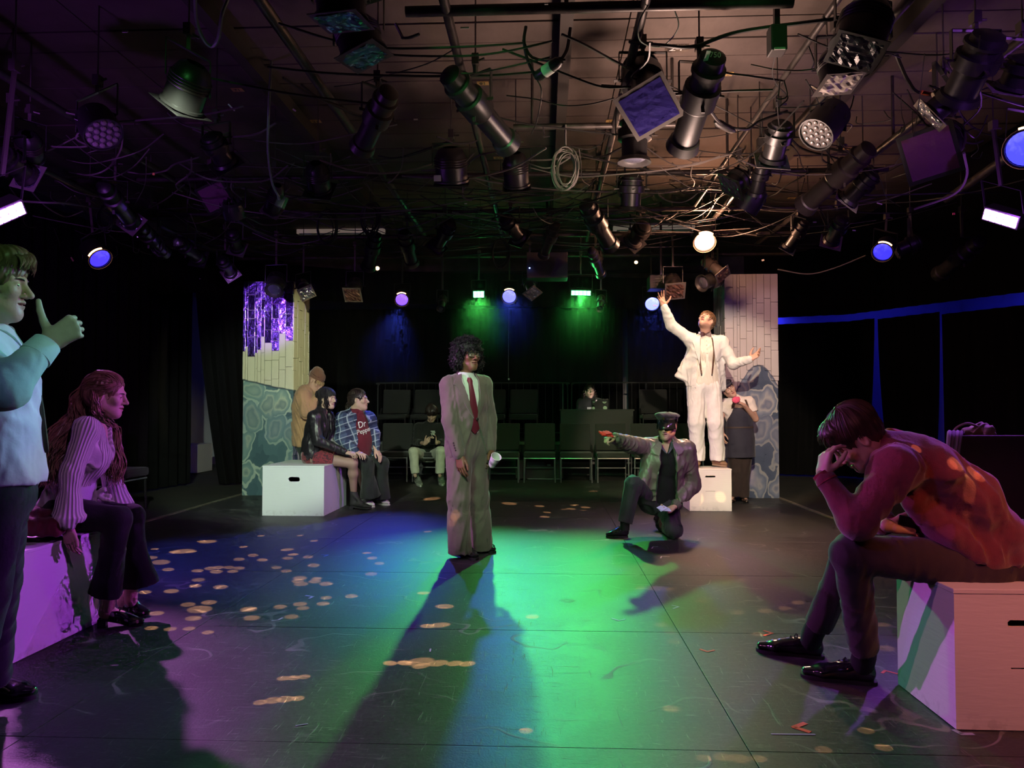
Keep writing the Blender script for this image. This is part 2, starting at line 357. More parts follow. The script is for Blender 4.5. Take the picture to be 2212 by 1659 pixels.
def text_mesh(s, size, depth, name, mat, origin, xdir, ydir, parent=None, align='CENTER', shear=0.0):
    cu = bpy.data.curves.new(name, 'FONT'); cu.body = s; cu.size = size; cu.extrude = depth; cu.align_x = align; cu.align_y = 'CENTER'; cu.shear = shear; cu.resolution_u = 2
    t = bpy.data.objects.new(name, cu); C.objects.link(t)
    bpy.context.view_layer.update()
    me = bpy.data.meshes.new_from_object(t.evaluated_get(bpy.context.evaluated_depsgraph_get()))
    bpy.data.objects.remove(t); bpy.data.curves.remove(cu)
    x = Vector(xdir).normalized(); z = x.cross(Vector(ydir)).normalized(); y = z.cross(x)
    M = Matrix((x, y, z)).transposed().to_4x4(); M.translation = Vector(origin) - (world_of(parent) if parent is not None else Vector())
    me.transform(M); me.materials.clear(); me.materials.append(mat); me.name = name
    return place(name, me, parent)

# ------------------------------------------------------------------ materials
def mat(name, col, rough=.6, metal=0.0, spec=.5, bump=0.0, bscale=60.0, var=0.0, vscale=6.0, sheen=0.0, emis=None, estr=0.0, coat=0.0, bdist=.004, stretch=None, bdetail=4.0, alpha=1.0, trans=0.0):
    m = bpy.data.materials.new(name); m.use_nodes = True; nt = m.node_tree; b = nt.nodes['Principled BSDF']
    b.inputs['Base Color'].default_value = (*col, 1); b.inputs['Roughness'].default_value = rough; b.inputs['Metallic'].default_value = metal
    b.inputs['Specular IOR Level'].default_value = spec; b.inputs['Coat Weight'].default_value = coat; b.inputs['Sheen Weight'].default_value = sheen
    b.inputs['Alpha'].default_value = alpha; b.inputs['Transmission Weight'].default_value = trans
    tc = nt.nodes.new('ShaderNodeTexCoord'); src = tc.outputs['Object']
    if stretch:
        mp = nt.nodes.new('ShaderNodeMapping'); mp.inputs['Scale'].default_value = stretch; nt.links.new(src, mp.inputs['Vector']); src = mp.outputs['Vector']
    if var > 0:
        n = nt.nodes.new('ShaderNodeTexNoise'); n.inputs['Scale'].default_value = vscale; n.inputs['Detail'].default_value = 5; nt.links.new(src, n.inputs['Vector'])
        r = nt.nodes.new('ShaderNodeMapRange'); r.inputs['From Min'].default_value = .3; r.inputs['From Max'].default_value = .7
        r.inputs['To Min'].default_value = 1 - var; r.inputs['To Max'].default_value = 1 + var; nt.links.new(n.outputs['Fac'], r.inputs['Value'])
        mx = nt.nodes.new('ShaderNodeVectorMath'); mx.operation = 'SCALE'; mx.inputs[0].default_value = col; nt.links.new(r.outputs['Result'], mx.inputs['Scale'])
        nt.links.new(mx.outputs['Vector'], b.inputs['Base Color'])
    if bump > 0:
        n = nt.nodes.new('ShaderNodeTexNoise'); n.inputs['Scale'].default_value = bscale; n.inputs['Detail'].default_value = bdetail; nt.links.new(src, n.inputs['Vector'])
        bp = nt.nodes.new('ShaderNodeBump'); bp.inputs['Strength'].default_value = bump; bp.inputs['Distance'].default_value = bdist
        nt.links.new(n.outputs['Fac'], bp.inputs['Height']); nt.links.new(bp.outputs['Normal'], b.inputs['Normal'])
    if emis: b.inputs['Emission Color'].default_value = (*emis, 1); b.inputs['Emission Strength'].default_value = estr
    return m
class NG:
    """small node-graph helper for bespoke materials"""
    def __init__(s, name):
        s.m = bpy.data.materials.new(name); s.m.use_nodes = True; s.nt = s.m.node_tree; s.b = s.nt.nodes['Principled BSDF']
        s.co = s.n('TexCoord').outputs['Object']
    def n(s, t, **kw):
        nd = s.nt.nodes.new('ShaderNode' + t)
        for k, v in kw.items():
            if k.startswith('i_'): nd.inputs[int(k[2:])].default_value = v
            else: setattr(nd, k, v)
        return nd
    def l(s, a, b): s.nt.links.new(a, b)
    def math(s, op, a, b=None, c=None):
        nd = s.n('Math', operation=op)
        for i, x in enumerate((a, b, c)):
            if x is None: continue
            if isinstance(x, (int, float)): nd.inputs[i].default_value = x
            else: s.l(x, nd.inputs[i])
        return nd.outputs[0]
    def noise(s, scale, detail=4, vec=None, dist=0.0, rough=.5):
        nd = s.n('TexNoise'); nd.inputs['Scale'].default_value = scale; nd.inputs['Detail'].default_value = detail; nd.inputs['Distortion'].default_value = dist; nd.inputs['Roughness'].default_value = rough
        s.l(vec or s.co, nd.inputs['Vector']); return nd.outputs['Fac']
    def ramp(s, f, stops, interp='LINEAR'):
        nd = s.n('ValToRGB'); nd.color_ramp.interpolation = interp; e = nd.color_ramp.elements
        while len(e) < len(stops): e.new(.5)
        for i, (p, c) in enumerate(stops): e[i].position = p; e[i].color = (*c, 1) if len(c) == 3 else c
        s.l(f, nd.inputs['Fac']); return nd.outputs['Color']
    def mix(s, f, a, b, mode='MIX'):
        nd = s.n('Mix', data_type='RGBA', blend_type=mode)
        for i, x in ((0, f), (6, a), (7, b)):
            if isinstance(x, (int, float)): nd.inputs[i].default_value = x
            elif isinstance(x, tuple): nd.inputs[i].default_value = (*x, 1)
            else: s.l(x, nd.inputs[i])
        return nd.outputs[2]
    def bump(s, h, strength=.5, dist=.005):
        nd = s.n('Bump'); nd.inputs['Strength'].default_value = strength; nd.inputs['Distance'].default_value = dist
        s.l(h, nd.inputs['Height']); s.l(nd.outputs['Normal'], s.b.inputs['Normal']); return s
    def scale(s, vec, sc, rot=(0, 0, 0), loc=(0, 0, 0)):
        nd = s.n('Mapping'); nd.inputs['Scale'].default_value = sc; nd.inputs['Rotation'].default_value = rot; nd.inputs['Location'].default_value = loc
        s.l(vec or s.co, nd.inputs['Vector']); return nd.outputs['Vector']
def cloth(name, col, rough=.8, bump=.35, bscale=45, var=.10, sheen=.15, spec=.3, bdist=.006, vscale=9):
    return mat(name, col, rough=rough, bump=bump, bscale=bscale, var=var, sheen=sheen, spec=spec, bdist=bdist, vscale=vscale, bdetail=6)
M_SOLE = mat('sole_black', (.012, .012, .013), rough=.7)
M_PATENT = mat('black_polished_leather', (.010, .010, .012), rough=.16, spec=.8, coat=.5, bump=.12, bscale=14)
M_SOCK = mat('black_sock', (.012, .011, .014), rough=.95, bump=.3, bscale=160)
M_LACE = mat('black_lace', (.015, .015, .016), rough=.8)
# ------------------------------------------------------------------ the room
def struct(o): o['kind'] = 'structure'; return o
M_DARK = mat('black_paint', (.010, .010, .010), rough=.8, bump=.1)
M_DRAPE = mat('black_velour', (.006, .006, .006), rough=1.0, spec=.1, bump=.4, bscale=120, sheen=0)
M_BLACKM = mat('black_metal', (.018, .017, .018), rough=.42, metal=.3, spec=.6, bump=.15, bscale=60)
def floor_mat():
    g = NG('scratched_black_stage_paint'); b = g.b
    base = g.noise(3.0, 6, rough=.6); fine = g.noise(120, 4); grit = g.noise(48, 5, rough=.7)
    geo = g.n('NewGeometry'); pos = geo.outputs['Position']
    tot = None
    for k, (sc, rot, th) in enumerate((((2.2, 26, 1), .3, .78), ((30, 2.4, 1), .9, .79), ((3.1, 34, 1), 1.9, .79), ((5, 60, 1), 2.6, .80))):
        v = g.scale(pos, sc, (0, 0, rot), (k * 3.1, k, 0)); nn = g.n('TexNoise'); nn.inputs['Scale'].default_value = 2.6; nn.inputs['Detail'].default_value = 5; nn.inputs['Distortion'].default_value = 1.3; g.l(v, nn.inputs['Vector'])
        s = g.ramp(nn.outputs['Fac'], [(0, (0, 0, 0)), (th - .14, (0, 0, 0)), (th - .06, (1, 1, 1))]); tot = s if tot is None else g.mix(1.0, tot, s, 'ADD')
    wv = g.n('TexWave', wave_type='RINGS'); wv.inputs['Scale'].default_value = .9; wv.inputs['Distortion'].default_value = 22; wv.inputs['Detail'].default_value = 3; wv.inputs['Detail Scale'].default_value = 1.2; g.l(pos, wv.inputs['Vector'])
    arcs = g.ramp(wv.outputs['Fac'], [(0, (0, 0, 0)), (.975, (0, 0, 0)), (.992, (1, 1, 1))]); msk = g.ramp(g.noise(1.7, 3, vec=pos), [(.50, (0, 0, 0)), (.60, (1, 1, 1))])
    tot = g.mix(1.0, tot, g.mix(1.0, arcs, msk, 'MULTIPLY'), 'ADD')
    col = g.ramp(base, [(.3, (.022, .021, .023)), (.7, (.040, .039, .041))]); col = g.mix(.75, col, g.ramp(grit, [(.35, (.45, .45, .45)), (.65, (1.35, 1.35, 1.35))]), 'MULTIPLY'); g.l(g.mix(g.math('MULTIPLY', tot, .34), col, (.38, .36, .34)), b.inputs['Base Color'])
    r = g.math('ADD', g.math('MULTIPLY', base, .14), .40); g.l(g.math('ADD', r, g.math('MULTIPLY', tot, .10)), b.inputs['Roughness'])
    h = g.math('ADD', g.math('MULTIPLY', fine, .5), g.math('MULTIPLY', tot, .4)); g.bump(g.math('ADD', h, g.math('MULTIPLY', grit, .5)), .5, .003)
    b.inputs['Specular IOR Level'].default_value = .5
    return g.m
M_FLOOR = floor_mat()
M_SUB = mat('dark_subfloor', (.020, .020, .014), rough=.85, var=.3, vscale=3)
fl = struct(MB().box((0, 7, -.06), (9.5, 9.5, .05)).obj('floor', M_SUB))
XS = [-4.17, -1.90, .71, 3.07]; YS = [-.1, 1.30, 2.66, 4.03, 5.39, 6.75, 8.11, 9.47, 10.83, 12.3]
rg = np.random.default_rng(2)
for i in range(3):
    for j in range(9):
        a, b_ = XS[i] + .0015, XS[i + 1] - .0015; c, d = YS[j] + .0015, YS[j + 1] - .0015
        dz = rg.uniform(-.0006, .0004)
        MB().box(((a + b_) / 2, (c + d) / 2, -.006 + dz - .0), ((b_ - a) / 2, (d - c) / 2, .006)).obj('floor_panel', M_FLOOR, fl, bevel=.0012)
edge = mat('worn_edge_strip', (.16, .14, .11), rough=.6, var=.4, vscale=20)
struct(MB().box((-4.20, 5.2, .0), (.022, 5.0, .008)).obj('trim_1', edge)); struct(MB().box((3.10, 5.2, .0), (.022, 5.0, .008)).obj('trim_2', edge))
# ceiling boards
g = NG('stained_ceiling_board'); n1 = g.noise(2.2, 6, rough=.6); n2 = g.noise(40, 3, vec=g.scale(None, (1, .25, 1)))
g.l(g.mix(g.math('MULTIPLY', n2, .35), g.ramp(n1, [(.3, (.080, .058, .048)), (.72, (.135, .102, .086))]), (.05, .04, .036)), g.b.inputs['Base Color']); g.b.inputs['Roughness'].default_value = .85; g.bump(n2, .25, .003)
CZ = 3.95
ce = struct(MB().box((0, 7, CZ + .08), (9.5, 9.5, .04)).obj('ceiling', M_DARK))
y = 2.2
while y < 13.6:
    wd = rg.uniform(.26, .46)
    for (xa, xb) in ((-6.5, -3.3), (-3.3, .6), (.6, 4.6)):
        xb_ = xb + 0; MB().box(((xa + xb_) / 2, y + wd / 2, CZ + .02 + rg.uniform(-.004, .004)), ((xb_ - xa) / 2 - .004, wd / 2 - .008, .02)).obj('ceiling_board', g.m, ce, bevel=.003)
    y += wd
for x_ in (-5.0, -2.3, .15, 2.55): struct(MB().box((x_, 7.4, CZ - .06), (.045, 6.2, .06)).obj('trim_3', mat('dark_joist', (.035, .028, .024), rough=.8)))
# walls
struct(MB().box((0, 15.6, 2), (9.4, .08, 2.1)).obj('wall_back', mat('pale_back_wall', (.30, .30, .32), rough=.8))); struct(MB().box((0, -2.2, 2), (9.4, .08, 2.1)).obj('wall_front', M_DARK))
M_WALLP = mat('pale_painted_wall', (.30, .30, .32), rough=.8)
struct(MB().box((-8.4, 7, 2), (.08, 9.4, 2.1)).obj('wall_left', M_WALLP)); struct(MB().box((8.6, 7, 2), (.08, 9.4, 2.1)).obj('wall_right', M_WALLP))
# black masking header that closes the ceiling behind the rig
struct(MB().box((0, 13.62, 3.62), (6.6, .04, .34)).obj('wall_upper', mat('raw_board_wall', (.12, .10, .08), rough=.8, var=.4, vscale=5)))
for k, (x0, x1, z) in enumerate(((-3.4, 2.8, 3.52), (-3.4, 2.8, 3.66), (-3.4, 2.8, 3.42))): struct(MB().box(((x0 + x1) / 2, 13.45, z), ((x1 - x0) / 2, .05, .022)).obj('trim_4', M_DARK))
def drape(name, pts, z0, z1, label, seed=0, slantL=0.0, slantR=0.0, amp=.045, wl=.22, fray=0.0, slantp=1.0):
    """hanging pleated cloth along the plan polyline pts"""
    P2 = [Vector((p[0], p[1], 0)) for p in pts]; seg = [(P2[i + 1] - P2[i]).length for i in range(len(P2) - 1)]; L_ = sum(seg); n = max(16, int(L_ / wl * 8)); rg = np.random.default_rng(seed)
    ph = np.cumsum(rg.uniform(.6, 1.4, n + 1)) * 2 * math.pi / 8
    def at(s):
        for i, q in enumerate(seg):
            if s <= q or i == len(seg) - 1: return P2[i].lerp(P2[i + 1], min(1, s / q)), (P2[i + 1] - P2[i]).normalized()
            s -= q
    V = []; R = 10
    for r in range(R + 1):
        t = r / R; z = z1 + (z0 - z1) * t
        s0 = slantL * t ** slantp; s1 = L_ - slantR * t ** slantp
        for i in range(n + 1):
            s = s0 + (s1 - s0) * i / n; p, d = at(s); nn = Vector((-d.y, d.x, 0))
            V.append(p + nn * amp * (.5 + .5 * t) * math.sin(ph[i]) + Vector((0, 0, z)))
    Fc = [(r * (n + 1) + i, r * (n + 1) + i + 1, (r + 1) * (n + 1) + i + 1, (r + 1) * (n + 1) + i) for r in range(R) for i in range(n)]
    m = MB(); o = len(V); d0 = (P2[-1] - P2[0]).normalized(); nn = Vector((-d0.y, d0.x, 0)) * .008
    m.add(V + [v + nn for v in V], Fc + [tuple(o + k for k in f[::-1]) for f in Fc] + [(R * (n + 1) + i, R * (n + 1) + i + 1, o + R * (n + 1) + i + 1, o + R * (n + 1) + i) for i in range(n)] + [(r * (n + 1), (r + 1) * (n + 1), o + (r + 1) * (n + 1), o + r * (n + 1)) for r in range(R)] + [(r * (n + 1) + n, (r + 1) * (n + 1) + n, o + (r + 1) * (n + 1) + n, o + r * (n + 1) + n) for r in range(R)])
    return tag(m.obj(name, M_DRAPE, None, smooth=True), label, 'curtain')
drape('curtain', [(-6.2, 14.9), (1.55, 14.9)], .02, 3.2, 'long black drape across the back wall behind the seats and railing', 1)
drape('curtain', [(1.64, 14.9), (3.4, 14.7), (4.35, 14.55)], .02, 3.2, 'black back drape just right of the thin blue slit behind the railing', 2, slantL=.03)
drape('curtain', [(-6.3, 1.5), (-5.9, 8.7), (-5.58, 11.42)], .02, 3.6, 'black drape down the left side behind the seated woman with long hair', 3, slantR=.0)
drape('curtain', [(-5.34, 11.0), (-4.6, 11.5), (-4.3, 11.9)], .02, 3.6, 'black drape tied away at its foot just left of the mirrored pillar', 4, slantL=.40, slantp=1.5)
A_, B_, C_ = Vector((3.55, 13.6)), Vector((5.2, 12.96)), Vector((8.2, 7.9))
d1, d2 = (B_ - A_).normalized(), (C_ - B_).normalized()
def pl(s): return tuple(B_ + d2 * s)
drape('curtain', [tuple(A_ + d1 * .22), tuple(B_), pl(.52)], .02, 2.68, 'black side drape between the right pillar and the blue triangular slit', 5, slantR=.17, slantp=1.5)
drape('curtain', [pl(.56), pl(1.62)], .02, 2.66, 'black side drape between the two blue slits at the right', 6, slantL=.17, slantR=.10, slantp=2)
drape('curtain', [pl(1.64), pl(6.0)], .02, 2.62, 'black side drape behind the row of seats with the canvas bag', 7, slantL=.0)
drape('valance', [tuple(A_), tuple(B_), pl(5.9)], 2.80, 4.04, 'black overhead border cloth above the glowing blue strip at the right', 8, amp=.02)
drape('valance', [(-6.3, 8.6), (-6.1, 10.6), (-3.2, 12.2), (3.55, 13.6)], 2.95, 3.5, 'black overhead border cloth behind the back row of lamps', 9, amp=.02)
wl_ = lamp('AREA', (6.6, 13.7, 3.7), (7.0, 15.5, 1.2), 20, (.03, .03, 1.0), size=.6); lamp('AREA', (7.6, 12.6, 3.7), (8.5, 12.0, 2.0), 20, (.03, .03, 1.0), size=.6); lamp('AREA', (4.6, 15.2, 3.2), (4.8, 15.2, 0), 14, (.03, .03, 1.0), size=.3)
lamp('AREA', (-7.4, 11.2, 3.2), (-8.3, 12.6, .6), 7, (.06, .05, 1.0), size=.4)
lamp('POINT', (-6.9, 10.4, 2.0), None, .6, (1.0, .75, .7), size=.1)
# raised seating at the back
ri = mat('dark_riser', (.016, .017, .016), rough=.5)
struct(MB().box((-.2, 14.0, .30), (4.2, .88, .30)).obj('wall_riser', ri, bevel=.01)); struct(MB().box((-.2, 13.105, .565), (4.2, .01, .02)).obj('trim_5', mat('riser_nosing', (.10, .10, .09), rough=.5)))
# ------------------------------------------------------------------ painted pillars
def wave_top(x, k):  # height of the painted stone line across the front
    return (1.53 - .17 * (x - .0) + .03 * math.sin(x * 9)) if k == 0 else (1.18 + .72 * math.sin(max(0, min(1, x / .72)) ** .8 * math.pi * .62) * .55)
def pillar_mat(name, cream, k, W):
    g = NG(name); sx = g.n('SeparateXYZ'); g.l(g.co, sx.inputs[0]); X, Z = sx.outputs[0], sx.outputs[2]
    v = g.scale(None, (2.6, 2.6, 1.9)); nz = g.n('TexNoise'); nz.inputs['Scale'].default_value = 1.6; nz.inputs['Detail'].default_value = 2; g.l(v, nz.inputs['Vector'])
    av = g.n('VectorMath', operation='MULTIPLY_ADD'); g.l(nz.outputs['Color'], av.inputs[0]); av.inputs[1].default_value = (.7, .7, .7); g.l(v, av.inputs[2])
    vo = g.n('TexVoronoi', feature='DISTANCE_TO_EDGE'); vo.inputs['Scale'].default_value = 1.5; g.l(av.outputs[0], vo.inputs['Vector'])
    v1 = g.n('TexVoronoi', feature='F1'); v1.inputs['Scale'].default_value = 1.3; v1.inputs['Randomness'].default_value = .85; g.l(av.outputs[0], v1.inputs['Vector'])
    d = vo.outputs['Distance']
    sw = g.noise(9, 4, vec=av.outputs[0], dist=2.5)
    dd = g.math('ADD', g.math('SUBTRACT', .66, v1.outputs['Distance']), g.math('MULTIPLY', g.math('SUBTRACT', sw, .5), .05))
    if k == 0: stops = [(0, (.035, .085, .11)), (.085, (.045, .10, .125)), (.10, (.42, .50, .40)), (.155, (.40, .50, .42)), (.19, (.13, .22, .22)), (.30, (.20, .30, .28)), (.34, (.36, .42, .33)), (.42, (.15, .22, .21)), (.6, (.30, .36, .30))]
    else: stops = [(0, (.030, .050, .090)), (.085, (.04, .065, .11)), (.10, (.36, .36, .32)), (.14, (.30, .32, .32)), (.18, (.10, .13, .20)), (.28, (.20, .23, .29)), (.33, (.34, .34, .34)), (.42, (.13, .15, .22)), (.6, (.26, .27, .30))]
    stone = g.ramp(dd, stops)
    tint = g.n('SeparateColor'); g.l(v1.outputs['Color'], tint.inputs[0]); stone = g.mix(g.math('MULTIPLY', tint.outputs[0], .5), stone, (.10, .20, .22) if k == 0 else (.07, .09, .16))
    # the painted line
    if k == 0: line = g.math('ADD', g.math('MULTIPLY', X, -.22), 1.50)
    else: line = g.math('ADD', 1.50, g.math('MULTIPLY', g.math('SINE', g.math('ADD', g.math('MULTIPLY', X, 6.4), 1.05)), .26))
    up = g.math('SUBTRACT', Z, g.math('ADD', line, g.math('MULTIPLY', g.math('SUBTRACT', g.noise(4, 2), .5), .06)))
    isup = g.math('GREATER_THAN', up, 0); rim = g.math('LESS_THAN', g.math('ABSOLUTE', up), .012)
    wh = g.mix(g.math('MULTIPLY', g.noise(14, 4), .5), cream, tuple(c * .82 for c in cream))
    c = g.mix(isup, stone, wh); c = g.mix(g.math('MULTIPLY', rim, .8), c, (.05, .09, .11) if k == 0 else (.05, .06, .10))
    g.l(c, g.b.inputs['Base Color']); g.b.inputs['Roughness'].default_value = .6
    g.bump(g.math('MULTIPLY', sw, .4), .2, .004)
    return g.m
def pillar(x0, x1, y0, depth, H_, k, name_label):
    cream = (.50, .50, .40) if k == 0 else (.46, .42, .42)
    t = thing('painted_pillar', ((x0 + x1) / 2, y0, 0), name_label, 'pillar'); m = pillar_mat('pillar_paint', cream, k, x1 - x0)
    core = MB().box(((x0 + x1) / 2, y0 + depth / 2 + .012, H_ / 2), ((x1 - x0) / 2 - .004, depth / 2 - .004, H_ / 2)).obj('core', m, t, bevel=.006)
    rg = np.random.default_rng(11 + k); mir = mat('mirror_tile_lamp_tint', (.42, .30, .85), rough=.22, metal=1.0, bump=.55, bscale=9, bdist=.03, var=.5, vscale=6)  # violet lamp reflection is put into the tiles' base colour
    def planks(u0, u1, fixed, axis, sg, front):
        u = u0
        while u < u1 - .02:
            wd = rg.choice([.035, .05, .09, .10, .085]) if front else rg.choice([.05, .09, .14, .07]); wd = min(wd, u1 - u)
            if u1 - u - wd < .03: wd = u1 - u
            z = H_ - .004
            zl = (1.50 - .22 * ((u + wd / 2) - (x0 + x1) / 2)) if k == 0 else 1.50 + .26 * math.sin(6.4 * ((u + wd / 2 if front else x0) - (x0 + x1) / 2) + 1.05)
            zl += .0; first = True; zm = H_ - .80 + rg.uniform(-.10, .10)
            while z > zl + .02:
                hh = rg.uniform(.12, .42); z2 = max(zl, z - hh)
                mirror = k == 0 and front and z > zm
                if mirror: z2 = max(zl, z - rg.uniform(.10, .28))
                if z2 - zl < .06: z2 = zl
                pr = .008 + rg.uniform(0, .007); c_ = u + wd / 2
                ctr = (c_, fixed - pr / 2, (z + z2) / 2) if axis == 'x' else (fixed + sg * pr / 2, c_, (z + z2) / 2)
                hf = (wd / 2 - .0028, pr / 2 + .003, (z - z2) / 2 - .0028) if axis == 'x' else (pr / 2 + .003, wd / 2 - .0028, (z - z2) / 2 - .0028)
                R = Matrix.Rotation(rg.uniform(-.10, .10), 3, 'Z') @ Matrix.Rotation(rg.uniform(-.12, .12), 3, 'X') if mirror else None
                MB().box(ctr, hf, R).obj('mirror_tile' if mirror else 'plank', mir if mirror else m, t, bevel=.002)
                z = z2
            u += wd
    planks(x0, x1, y0 + .012, 'x', -1, True)
    if k == 0: planks(y0, y0 + depth, x1 - .004, 'y', 1, False)
    else: planks(y0, y0 + depth, x0 + .004, 'y', -1, False)
    return t
pillar(-4.14, -3.44, 9.95, .66, 2.93, 0, 'square pillar with mirror tiles tinted like violet light above teal painted stones')
pillar(2.40, 3.09, 9.95, .66, 2.98, 1, 'square pillar of pale planks over blue painted stones behind the person in apron')
# ------------------------------------------------------------------ white blocks
def block(x0, x1, y0, y1, H_, label, slots, tint=(.74, .74, .74), lines=(), rough=.55):
    """hollow plywood cube with hand slots: slots = (face, centre along face, z, width, height)"""
    t = thing('stage_block', ((x0 + x1) / 2, (y0 + y1) / 2, 0), label, 'block')
    g = NG('white_painted_plywood'); n = g.noise(5, 5, rough=.6); fine = g.noise(60, 3, vec=g.scale(None, (.15, .15, 1)))
    sx = g.n('SeparateXYZ'); g.l(g.co, sx.inputs[0])
    foot = g.math('MULTIPLY', g.ramp(sx.outputs[2], [(0, (1, 1, 1)), (.03, (1, 1, 1)), (.07, (0, 0, 0))]), g.ramp(g.noise(26, 4), [(.52, (0, 0, 0)), (.62, (1, 1, 1))]))
    g.l(g.mix(g.math('MULTIPLY', foot, .22), g.mix(g.math('MULTIPLY', n, .3), tint, tuple(c * .85 for c in tint)), (.22, .20, .18)), g.b.inputs['Base Color']); g.b.inputs['Roughness'].default_value = rough; g.bump(fine, .35, .003)
    th = .018
    def panel(nm, ax, pos, u0, u1, v0, v1, holes, hz=False):
        """slab perpendicular to ax at pos, with rectangular holes; (u, v) the other two axes"""
        us = sorted({u0, u1, *[h[0] - h[2] / 2 for h in holes], *[h[0] + h[2] / 2 for h in holes]}); vs = sorted({v0, v1, *[h[1] - h[3] / 2 for h in holes], *[h[1] + h[3] / 2 for h in holes]})
        mb = MB()
        for i in range(len(us) - 1):
            for j in range(len(vs) - 1):
                cu, cv = (us[i] + us[i + 1]) / 2, (vs[j] + vs[j + 1]) / 2
                if any(abs(cu - h[0]) < h[2] / 2 and abs(cv - h[1]) < h[3] / 2 for h in holes): continue
                hu, hv = (us[i + 1] - us[i]) / 2, (vs[j + 1] - vs[j]) / 2
                c, hf = {'x': ((pos, cu, cv), (th / 2, hu, hv)), 'y': ((cu, pos, cv), (hu, th / 2, hv)), 'z': ((cu, cv, pos), (hu, hv, th / 2))}[ax]
                mb.box(c, hf)
        for h in holes:   # rounded slot ends
            for s in (-1, 1):
                for q in (-1, 1):
                    r_ = h[3] * .5; a = h[0] + s * h[2] / 2; b = h[1] + q * h[3] / 2
                    pts2 = [(a, b)] + [(a - s * r_ * (1 - math.sin(t)), b - q * r_ * (1 - math.cos(t))) for t in [k * math.pi / 8 for k in range(5)]]
                    def m3(p, d): return {'x': (pos + d, p[0], p[1]), 'y': (p[0], pos + d, p[1]), 'z': (p[0], p[1], pos + d)}[ax]
                    dirn = {'x': (1, 0, 0), 'y': (0, 1, 0), 'z': (0, 0, 1)}[ax]
                    mb.poly([m3(p, -th / 2 + .0005) for p in pts2], th - .001, dirn)
        bm_o = mb.obj(nm, g.m, t)
        return bm_o
    hs = lambda f: [(s[1], s[2], s[3], s[4]) for s in slots if s[0] == f]
    panel('front_panel', 'y', y0 + th / 2, x0, x1, .003, H_ - th, hs('front')); panel('back_panel', 'y', y1 - th / 2, x0, x1, .003, H_ - th, hs('back'))
    panel('side_panel', 'x', x0 + th / 2, y0 + th, y1 - th, .003, H_ - th, hs('left')); panel('side_panel', 'x', x1 - th / 2, y0 + th, y1 - th, .003, H_ - th, hs('right'))
    MB().box(((x0 + x1) / 2, (y0 + y1) / 2, H_ - th / 2), ((x1 - x0) / 2 + .003, (y1 - y0) / 2 + .003, th / 2)).obj('top_panel', g.m, t, bevel=.003)
    return t
block(-3.13, -2.44, 8.10, 9.02, .555, 'long white block under the two people seated by the mirrored pillar', [('front', -2.775, .405, .128, .050)], (.70, .76, .76))
block(1.665, 2.147, 8.69, 9.12, .490, 'tall white block under the standing person in white', [('front', 1.905, .40, .118, .020), ('front', 1.905, .232, .110, .004)], (.80, .74, .66))
block(-3.22, -2.49, 3.05, 4.06, .515, 'large white block at the left edge under the seated woman', [('right', 3.60, .40, .0012, .0012)], (.72, .70, .74))
block(1.525, 2.45, 2.865, 3.32, .522, 'large white block in the near right corner under the slumped person', [('front', 1.786, .395, .135, .026), ('front', 1.790, .23, .125, .006)], (.76, .72, .72))
# maroon cloth on the left block, behind the seated woman
mc = tag(sdf('folded_maroon_skirt', [([rb(P(92, 1118, 3.88), (.20, .10, .055), Matrix.Identity(3), .04, k=.03), rb(P(80, 1135, 3.80), (.17, .09, .045), Matrix.Identity(3), .03, k=.03)], .009, .03, folds(9, 12, .006, (1, 1, 1)))], cloth('maroon_heavy_cloth', (.10, .010, .022)), None), 'maroon cloth bundled on white block behind the woman with long hair', 'cloth')
# ------------------------------------------------------------------ tape marks on the stage
def tape(pts, w_, col, label, name='tape_mark'):
    mb = MB()
    for i in range(len(pts) - 1):
        a, b = PZ(*pts[i]), PZ(*pts[i + 1]); d = (b - a).normalized() * (w_ * .3)
        mb.bar(a - d + UP * .001, b + d + UP * .001, w_, .0008)
    return tag(mb.obj(name, mat('tape', col, rough=.5), None), label, 'tape')
RED, PAL, LIL = (.85, .08, .05), (.60, .60, .62), (.42, .36, .60)
tape([(1738, 1563), (1716, 1571), (1747, 1581)], .022, RED, 'red V shaped tape mark on the floor nearest the camera')
tape([(1651, 1363), (1668, 1368), (1652, 1373)], .014, RED, 'small red tape arrow behind the far shoe of the slumped person')
tape([(1513, 1403), (1528, 1408), (1542, 1405)], .014, RED, 'red tape tick on the floor left of the slumped person\'s shoes')
tape([(1943, 1457), (1912, 1449), (1906, 1454)], .013, RED, 'red tape line running to the near right block')
tape([(1667, 1586), (1760, 1587)], .008, LIL, 'thin lilac tape line beside the red V mark')
tape([(1322, 1336), (1337, 1341), (1350, 1338)], .012, LIL, 'lilac tape tick on the green lit floor right of centre')
tape([(1452, 1308), (1466, 1311), (1454, 1315)], .012, LIL, 'small lilac arrow of tape near the floor seam at centre right')
tape([(1427, 1206), (1429, 1202), (1446, 1203)], .010, PAL, 'pale tape corner between camera and the kneeling person')
tape([(1408, 1185), (1411, 1181), (1421, 1181)], .010, PAL, 'pale tape tick in the kneeling person\'s shadow')
tape([(661, 1287), (676, 1289), (668, 1293)], .016, (.5, .42, .75), 'violet tape arrow on the floor in front of the long white block')
tape([(695, 1199), (709, 1199), (700, 1202)], .012, (.25, .3, .8), 'blue tape arrow on the floor beyond the violet one')
tape([(588, 1341), (600, 1340), (610, 1335)], .012, PAL, 'pale tape scrap among the amber light spots at the left')
tape([(944, 1247), (963, 1250)], .012, (.62, .6, .75), 'pale tape piece in the standing person\'s shadow')
tape([(2062, 1578), (2078, 1586), (2100, 1586)], .02, (.30, .34, .44), 'grey tape under the front edge of the near right block')
tape([(640, 1568), (664, 1564)], .008, LIL, 'short lilac scratch of tape low in the frame left of centre')
